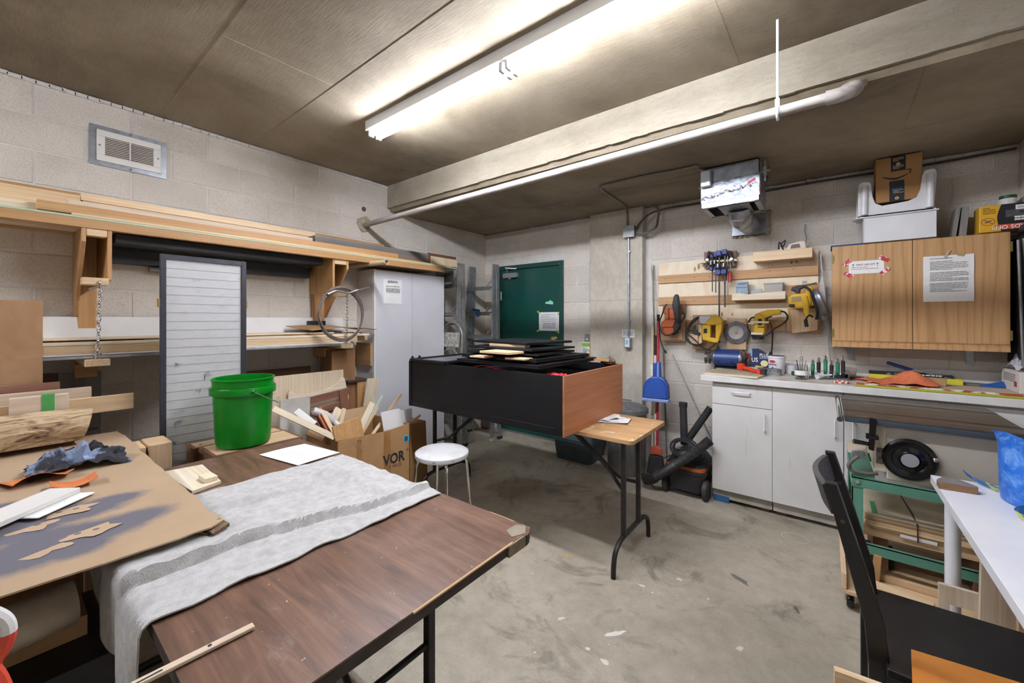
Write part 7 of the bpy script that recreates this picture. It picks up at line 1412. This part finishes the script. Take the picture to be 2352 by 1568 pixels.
# ================================================================== table saw
SZ = .937
def ironm():
    m, nt, b = _base('cast_iron'); vec, oi = _coords(nt, (2, 14, 2)); n1 = _noise(nt, vec, 1.6, 6, .65); v2, _ = _coords(nt, (5, 30, 5)); n2 = _noise(nt, v2, 1.4, 5, .7)
    c = _ramp(nt, n1, [(.3, lin('3a312a')), (.55, lin('584c42')), (.75, lin('73665b'))]); c = _mix(nt, _ramp(nt, n2, [(.63, (0, 0, 0, 1)), (.72, (.85, .85, .85, 1))]), c, lin('b9ada2')); nt.links.new(c, b.inputs['Base Color']); b.inputs['Metallic'].default_value = .35; nt.links.new(_ramp(nt, n1, [(.3, (.25, .25, .25, 1)), (.7, (.45, .45, .45, 1))]), b.inputs['Roughness']); return m
sx0, sx1, sy0, sy1 = .072, .7, 2.715, 3.385
t = thing('table_saw', 'table saw with a dark cast-iron top on a green steel stand', 'table saw', (.39, 3.05, 0)); saw = t
gb = mat('saw_bluegrey', '3b464d', .5, .1, '333d44', 6); sb = mat('saw_beige', 'b2a999', .5, 0, 'a89f8f', 6); sgn = mat('saw_green', '4d7d68', .45, 0, '578873', 6)
build('table_plate', MB().box(sx0, sx1, sy0 + .004, sy1, SZ - .012, SZ), ironm(), t, bevel=.002); build('table_edge', MB().box(sx0, sx1, sy0, sy1, SZ - .036, SZ - .0125), gb, t, bevel=.003)
for y in (2.86, 3.22): build('mitre_slot', MB().box(sx0, sx1, y - .009, y + .009, SZ - .0005, SZ + .0006), mat('slot_black', '1c1815', .6), t)
build('fence_rail', MB().cyl((sx0 - .02, sy0 - .05, SZ - .018), (sx0 - .02, sy1 + .02, SZ - .018), .0135, n=16), chrome, t, smooth=True)
build('cabinet', MB().box(.235, .695, 2.755, 3.3, .625, SZ - .036), sb, t, bevel=.006); build('side_casting', MB().box(.19, .236, 2.76, 3.25, .66, SZ - .036), mat('saw_cream', 'c9bda4', .5), t, bevel=.004); build('side_shelf', MB().box(.105, .19, 2.73, 3.25, .618, .632), sgn, t)
wc = V((.315, 2.742, .748)); RYm = Matrix.Rotation(math.pi / 2, 3, 'X')
gl_b = mat('gloss_black', '0d0d0e', .18); build('handwheel', MB().lathe([(.001, .022), (.034, .022), (.04, .014), (.06, .008), (.078, .016), (.092, .016), (.1, .008), (.1, 0), (.09, -.006), (.05, .0), (.001, .006)], wc, 36, RYm), gl_b, t, smooth=True)
build('wheel_hub', MB().cyl(wc + V((0, -.022, 0)), wc + V((0, -.026, 0)), .032, n=26), mat('hub_grey', '8d8d90', .5), t, smooth=True); build('wheel_knob', MB().sphere(wc + V((.086, -.02, .02)), .011, 12, 8), chrome, t, smooth=True)
build('tilt_lever', MB().prism([(-.014, -.075), (.008, -.08), (.018, .08), (-.01, .085)], 0, .03, frameM((.178, 2.735, .85), (1, 0, 0), (0, 0, 1))), gl_b, t, bevel=.004); build('lever_pivot', MB().ob((.178, 2.72, .84), (.05, .05, .02)), gl_b, t, bevel=.004); build('lock_handle', MB().cyl((.17, 2.72, .8), (.105, 2.7, .808), .009, .012, n=10), gl_b, t, smooth=True)
build('scale_plate', MB().box(.196, .225, 2.757, 2.7595, .7, .78), mat('scale_print', '7c7468', .5, 0, '4a443c', 60), t)
build('switch_box', MB().box(.085, .16, 2.74, 2.8, .735, .79), MATS['saw_cream'], t, bevel=.004); build('outlet', MB().box(.1, .15, 2.73, 2.745, .715, .755), galv, t, bevel=.004)
build('power_cable', MB().tube(bez([(.125, 2.72, .73), (.1, 2.72, .7), (.088, 2.72, .672), (.1, 2.725, .652), (.16, 2.73, .645), (.2, 2.75, .65)], 6), .009, 8), mat('cable_grey', '5c5850', .5), t, smooth=True)
# stand
for x, y in ((.1, 2.72), (.66, 2.72), (.1, 3.26), (.66, 3.26)):
    s = 1 if x < .3 else -1; d = 1 if y < 3 else -1
    build('stand_leg', MB().box(x, x + s * .045, y, y + d * .005, .112, .62).box(x, x + s * .005, y, y + d * .045, .112, .62), sgn, t)
for z0, z1 in ((.572, .62), (.245, .292)):
    build('stand_rail', MB().box(.1, .66, 2.716, 2.721, z0, z1).box(.1, .66, 2.716, 2.74, z1 - .004, z1), sgn, t); build('stand_rail', MB().box(.1, .66, 3.259, 3.264, z0, z1), sgn, t)
    for x in (.098, .657): build('stand_rail', MB().box(x, x + .005, 2.72, 3.26, z0, z1), sgn, t)
build('bolt', MB().cyl((.122, 2.716, .6), (.122, 2.71, .6), .009, n=8), mat('bolt_dull', 'a8a79c', .5, .5), t)
# ---- dolly of sheet goods under the saw
t = thing('plywood_stack', 'stack of plywood sheets under the table saw', 'plywood stack', (.35, 3.0, .3))
for k in range(5): build('sheet', MB().box(.155 + .004 * (k % 2), .64 - .003 * k, 2.80 + .004 * (k % 3), 3.25, .36 + .0125 * k, .3715 + .0125 * k), W(('ply', 'pine', 'tan', 'ply', 'pale')[k], 'X'), t)
build('lower_slab', MB().box(.15, .65, 2.815, 3.25, .3, .358), W('tan', 'X'), t, bevel=.002); ztp = .3715 + .05
build('green_tape', MB().box(.185, .205, 2.82, 2.99, ztp, ztp + .002), mat('tape_green2', '49a35a', .5), t); build('green_tape', MB().box(.56, .6, 3.0, 3.2, ztp, ztp + .002), MATS['tape_green2'], t); build('white_strip', MB().box(.29, .42, 2.802, 2.8035, .335, .35), paper, t)
build('binding_cord', MB().tube([(.33, 3.2, ztp + .003), (.345, 2.9, ztp + .003), (.35, 2.795, ztp - .005), (.352, 2.795, .33)], .003, 6), mat('cord_brown', '4a3328', .8), t)
for x in (.22, .58): tag(build('bearer_block', MB().box(x - .03, x + .03, 2.85, 3.22, .117, .3), W('dark', 'Y')), ('left' if x < .4 else 'right') + ' dark timber bearer holding up the plywood stack', 'bearer')
t = thing('dolly', 'low wooden dolly on black casters under the table saw', 'dolly', (.4, 2.95, 0)); build('deck', MB().box(.06, .72, 2.55, 3.32, .09, .112), W('pine', 'X'), t, bevel=.004); build('side_rail', MB().box(.055, .075, 2.55, 3.32, .112, .19), W('pine', 'Y'), t, bevel=.003)
for x, y in ((.09, 2.62), (.68, 2.62), (.09, 3.2), (.68, 3.2)):
    c_ = build('caster', MB().lathe([(.001, -.014), (.034, -.014), (.038, -.008), (.038, .008), (.034, .014), (.001, .014)], (x, y, .038), 20, Matrix.Rotation(math.pi / 2, 3, 'Y')), gl_b, t, smooth=True); build('fork', MB().box(x - .02, x - .016, y - .015, y + .015, .03, .09).box(x + .016, x + .02, y - .015, y + .015, .03, .09), steel, c_)
for k, (a, b, w_, th, kd, lb) in enumerate((((.13, 2.66, .128), (.38, 2.6, .128), .05, .03, 'pine', 'rounded pale offcut lying on the dolly'), ((.12, 2.78, .13), (.5, 2.76, .13), .06, .035, 'tan', 'tan offcut behind the rounded one on the dolly'), ((.19, 2.72, .115), (.2, 2.72, .25), .03, .025, 'fir', 'short upright orange-brown block on the dolly'))):
    board('offcut', a, b, w_, th, kd, lb, 'offcut', up=(0, 1, 0) if k == 2 else (0, 0, 1))
tag(build('paint_tin', MB().box(.14, .28, 2.9, 3.0, .113, .2), black_plastic, bevel=.005), 'dark plastic case on the dolly behind the offcuts', 'case')
tag(build('glue_bottle', MB().lathe([(.001, 0), (.014, 0), (.014, .04), (.006, .05), (.005, .062), (.001, .062)], (.33, 2.53, .0), 12), white_lam, smooth=True), 'tiny white bottle on the floor by the plywood frame', 'bottle')
# ---- plywood cut-out frames leaning in front of the saw
def fr_panel(label, x0, x1, y, z0, z1, hole, kd, lean):
    mb = MB(); hx0, hx1, hz0, hz1 = hole
    for b in ((x0, x1, z0, hz0), (x0, x1, hz1, z1), (x0, hx0, hz0, hz1), (hx1, x1, hz0, hz1)): mb.box(b[0], b[1], y - .009, y + .009, b[2], b[3])
    return tag(build('holed_plywood', mb, W(kd, 'Z')), label, 'frame')
fr_panel('pinkish plywood frame with a square opening beside the white table leg', .368, .6, 2.44, .002, .325, (.4, .545, .11, .25), 'ash', 0)
tag(build('plywood_offcut', MB().ob((.53, 2.43, .3), (.1, .02, .6), (0, .02, .1)), W('ash', 'Z')), 'tall narrow pinkish plywood offcut under the white table', 'offcut')
tag(build('plywood_offcut', MB().ob((.64, 2.36, .25), (.16, .02, .5), (0, 0, .1)), W('tan', 'Z')), 'wide tan plywood offcut under the white table', 'offcut')
tag(build('dark_panel', MB().ob((.76, 2.32, .27), (.1, .02, .54), (0, 0, .1)), W('walnut', 'Z')), 'dark wooden board at the back under the white table', 'board')
# ================================================================== white table
t = thing('white_table', 'white laminate table with round legs at the right edge', 'table', (.67, 1.7, 0)); WT = .732; wl2 = mat('table_white', 'e6e6e8', .35, 0, 'dedee1', 5)
build('tabletop', MB().box(.366, .968, .9, 2.59, WT - .036, WT), wl2, t, bevel=.002)
for x, y in ((.425, 2.53), (.91, 2.53), (.425, .96), (.91, .96)): build('leg', MB().cyl((x, y, 0), (x, y, WT - .036), .025, n=20), wl2, t, smooth=True)
t = thing('sanding_block', 'grey-topped wooden sanding block on the white table', 'block', (.42, 2.42, WT)); M = Matrix.Translation((.418, 2.44, WT))
build('wood', MB().prism([(-.055, -.045), (.055, -.035), (.06, -.01), (.02, .05), (-.03, .055), (-.055, .0)], .001, .024, M), W('brown', 'X'), t, bevel=.001); build('grit_face', MB().prism([(-.053, -.043), (.053, -.033), (.057, -.01), (.019, .047), (-.029, .052), (-.053, .0)], .024, .027, M), mat('grit_grey', '7d756f', .9, 0, '6a625d', 40), t)
# blue bag
def bagm():
    m, nt, b = _base('blue_polybag'); vec, oi = _coords(nt); n1 = _noise(nt, vec, 9, 6, .75, 1.5); wv = nt.nodes.new('ShaderNodeTexWave'); wv.inputs['Scale'].default_value = 60; wv.inputs['Distortion'].default_value = 3; nt.links.new(vec, wv.inputs['Vector'])
    c = _ramp(nt, n1, [(.38, lin('1e5cb8')), (.5, lin('2d70cc')), (.62, lin('6f9fe0'))]); nt.links.new(c, b.inputs['Base Color']); b.inputs['Roughness'].default_value = .35; _bump(nt, b, wv.outputs['Fac'], .15, .003); return m
t = thing('blue_bag', 'big blue woven plastic bag standing open on the white table', 'bag', (.72, 2.4, WT)); rows = []; n = 36
def bagpt(a, u):
    r = 1 + .08 * noise.noise(V((math.cos(a) * 1.5, math.sin(a) * 1.5, u * 2))); rx, ry = .19 - .02 * (1 - u), .15
    x = .708 + rx * math.cos(a) * r; y = 2.4 + ry * math.sin(a) * r; fold = .03 * max(0, u - .8) * 5 * noise.noise(V((a * 2, 3, 1)))
    x = min(x, .955); return V((x + fold, y + fold, WT + .004 + (.24 + .03 * math.sin(a * 2 + 1)) * u))
for i in range(13): rows.append([bagpt(2 * math.pi * j / n, i / 12) for j in range(n + 1)])
inner = [[bagpt(2 * math.pi * j / n, 1 - .9 * i / 6) + (V((.708, 2.4, 0)) - V((bagpt(2 * math.pi * j / n, 1 - .9 * i / 6).x, bagpt(2 * math.pi * j / n, 1 - .9 * i / 6).y, 0))) * (.04 if i else .0) for j in range(n + 1)] for i in range(7)]
mb = MB()
for g in (rows, inner):
    R_, C_ = len(g), len(g[0]); mb.add([p for r in g for p in r], [(i*C_+j, i*C_+j+1, (i+1)*C_+j+1, (i+1)*C_+j) for i in range(R_-1) for j in range(C_-1)])
bm_ = bagm(); build('sack', mb, bm_, t, smooth=True); build('bottom', MB().prism([(.6, 2.28), (.9, 2.28), (.92, 2.45), (.58, 2.45)], WT + .001, WT + .004), bm_, t)
hb = mat('handle_print', '2a6cae', .5, 0, 'c9cc3c', 26, .55, .58)
def strap(name, pts, parent, w_=.028):
    c = bez(pts, 8); r0, r1, up = [], [], V((0, 0, 1)); rows = []
    for i, p in enumerate(c):
        tt = (c[min(i+1, len(c)-1)] - c[max(i-1, 0)]).normalized(); s = tt.cross(V((0, 0, 1))); s = s.normalized() if s.length > .2 else V((1, 0, 0)); s = (s * .55 + V((0, 0, .83))).normalized(); rows.append([p - s * w_ / 2, p, p + s * w_ / 2])
    return build(name, MB().sheet(rows, .002), hb, parent, smooth=True)
strap('handle', [(.48, 2.64, WT + .022), (.5, 2.55, WT + .018), (.55, 2.46, WT + .018), (.6, 2.38, WT + .02), (.63, 2.3, WT + .025), (.6, 2.24, WT + .022)], t); strap('handle', [(.57, 2.45, WT + .018), (.58, 2.34, WT + .018), (.64, 2.25, WT + .02), (.72, 2.24, WT + .03)], t); strap('handle', [(.61, 2.33, WT + .02), (.54, 2.24, WT + .018), (.53, 2.18, WT + .018), (.58, 2.13, WT + .02), (.68, 2.12, WT + .02)], t)
# ================================================================== black chair
ck = mat('chair_black', '131214', .32, 0, '1b1a1c', 10, bump=.03, bscale=90); cg = mat('chair_worn', '4a4644', .5, 0, '3a3736', 30)
t = thing('chair', 'black wooden chair turned to the white table', 'chair', (.33, 1.72, 0)); SH = .45
def post(y):
    return [V((.118, y, 0)), V((.118, y, SH - .02)), V((.108, y, .55)), V((.06, y, .74)), V((.008, y, .935))]
for y in (1.925, 1.565):
    pp = post(y); mb = MB()
    secs = [.045, .048, .046, .04, .03]; vs = []
    for p, s in zip(pp, secs): vs += [p + V((-s/2, -.016, 0)), p + V((s/2, -.016, 0)), p + V((s/2, .016, 0)), p + V((-s/2, .016, 0))]
    mb.add(vs, [(0, 3, 2, 1)] + [(i*4+j, i*4+(j+1) % 4, (i+1)*4+(j+1) % 4, (i+1)*4+j) for i in range(4) for j in range(4)] + [(16, 17, 18, 19)])
    build('rear_post', mb, ck, t, bevel=.003); build('post_plug', MB().cyl((.036, y - .0165, .83), (.036, y - .0175, .83), .006, n=10), cg, t)
for z0, z1, m_ in ((.84, .925, cg), (.66, .72, ck)):
    rows = [[V((.0 + (.935 - z) * .27 - (.028 if z > .8 else -.008) * math.sin(math.pi * v), 1.575 + .34 * v, z)) for v in [j / 8 for j in range(9)]] for z in (z0, (z0 + z1) / 2, z1)]
    build('back_slat', MB().sheet(rows, .016), m_, t, smooth=True)
build('seat', MB().prism([(.13, 1.52), (.56, 1.5), (.585, 1.96), (.13, 1.95)], SH - .012, SH + .012), ck, t, bevel=.004); build('seat_apron', MB().box(.13, .55, 1.54, 1.56, SH - .07, SH - .012).box(.13, .55, 1.91, 1.93, SH - .07, SH - .012), ck, t)
for y in (1.54, 1.93): build('front_leg', MB().beam((.54, y, 0), (.535, y, SH - .012), .036, .036, (1, 0, 0)), ck, t, bevel=.003)
# boards lying on the chair seat corner
o = build('orange_board', MB().prism([(.19, 1.62), (.5, 1.66), (.47, 1.47), (.17, 1.42)], SH + .013, SH + .032), mat('orange_ply', 'b9722c', .4, 0, 'c7843d', 4)); tag(o, 'varnished orange plywood offcut on the chair seat', 'board')
build('bare_patch', MB().prism([(.018 * math.cos(a), .012 * math.sin(a)) for a in [i * .5236 for i in range(12)]], 0, .0008, Matrix.Translation((.235, 1.6, SH + .032))) , mat('bare_wood', 'a8a08c', .8), None) if 0 else None
tag(build('pale_board', MB().ob((.115, 1.46, SH - .03), (.2, .02, .06), (0, 0, .1)), W('pine', 'X')), 'pale pine board end below the near chair post', 'board')
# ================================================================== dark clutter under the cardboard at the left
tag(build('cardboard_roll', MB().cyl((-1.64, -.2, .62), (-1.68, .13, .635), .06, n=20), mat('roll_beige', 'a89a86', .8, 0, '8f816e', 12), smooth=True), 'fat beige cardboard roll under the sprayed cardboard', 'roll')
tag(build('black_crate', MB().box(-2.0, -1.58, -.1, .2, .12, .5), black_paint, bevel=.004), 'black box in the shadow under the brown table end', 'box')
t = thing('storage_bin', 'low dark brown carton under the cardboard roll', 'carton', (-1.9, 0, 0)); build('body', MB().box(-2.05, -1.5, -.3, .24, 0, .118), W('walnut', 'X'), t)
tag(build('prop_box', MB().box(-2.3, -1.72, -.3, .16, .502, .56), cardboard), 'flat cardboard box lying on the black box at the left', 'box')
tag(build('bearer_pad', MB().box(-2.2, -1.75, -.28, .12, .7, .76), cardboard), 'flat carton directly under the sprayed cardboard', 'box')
t = thing('striped_toy', 'red and white striped handle at the left edge of the picture', 'handle', (-1.3, -.03, .45)); rw = mat('toy_red', 'c8452f', .4)
pts = bez([P(-40, 1400, x=-1.3), P(5, 1422, x=-1.3), P(16, 1452, x=-1.3), P(4, 1490, x=-1.3), P(-20, 1530, x=-1.3), P(-4, 1560, x=-1.3), P(14, 1600, x=-1.3)], 6)
k = len(pts) // 3; build('white_tip', MB().tube(pts[:k + 1], .014, 10), white_lam, t, smooth=True); build('red_band', MB().tube(pts[k:2 * k + 1], .014, 10), rw, t, smooth=True); build('red_end', MB().tube(pts[2 * k:], .014, 10), rw, t, smooth=True)
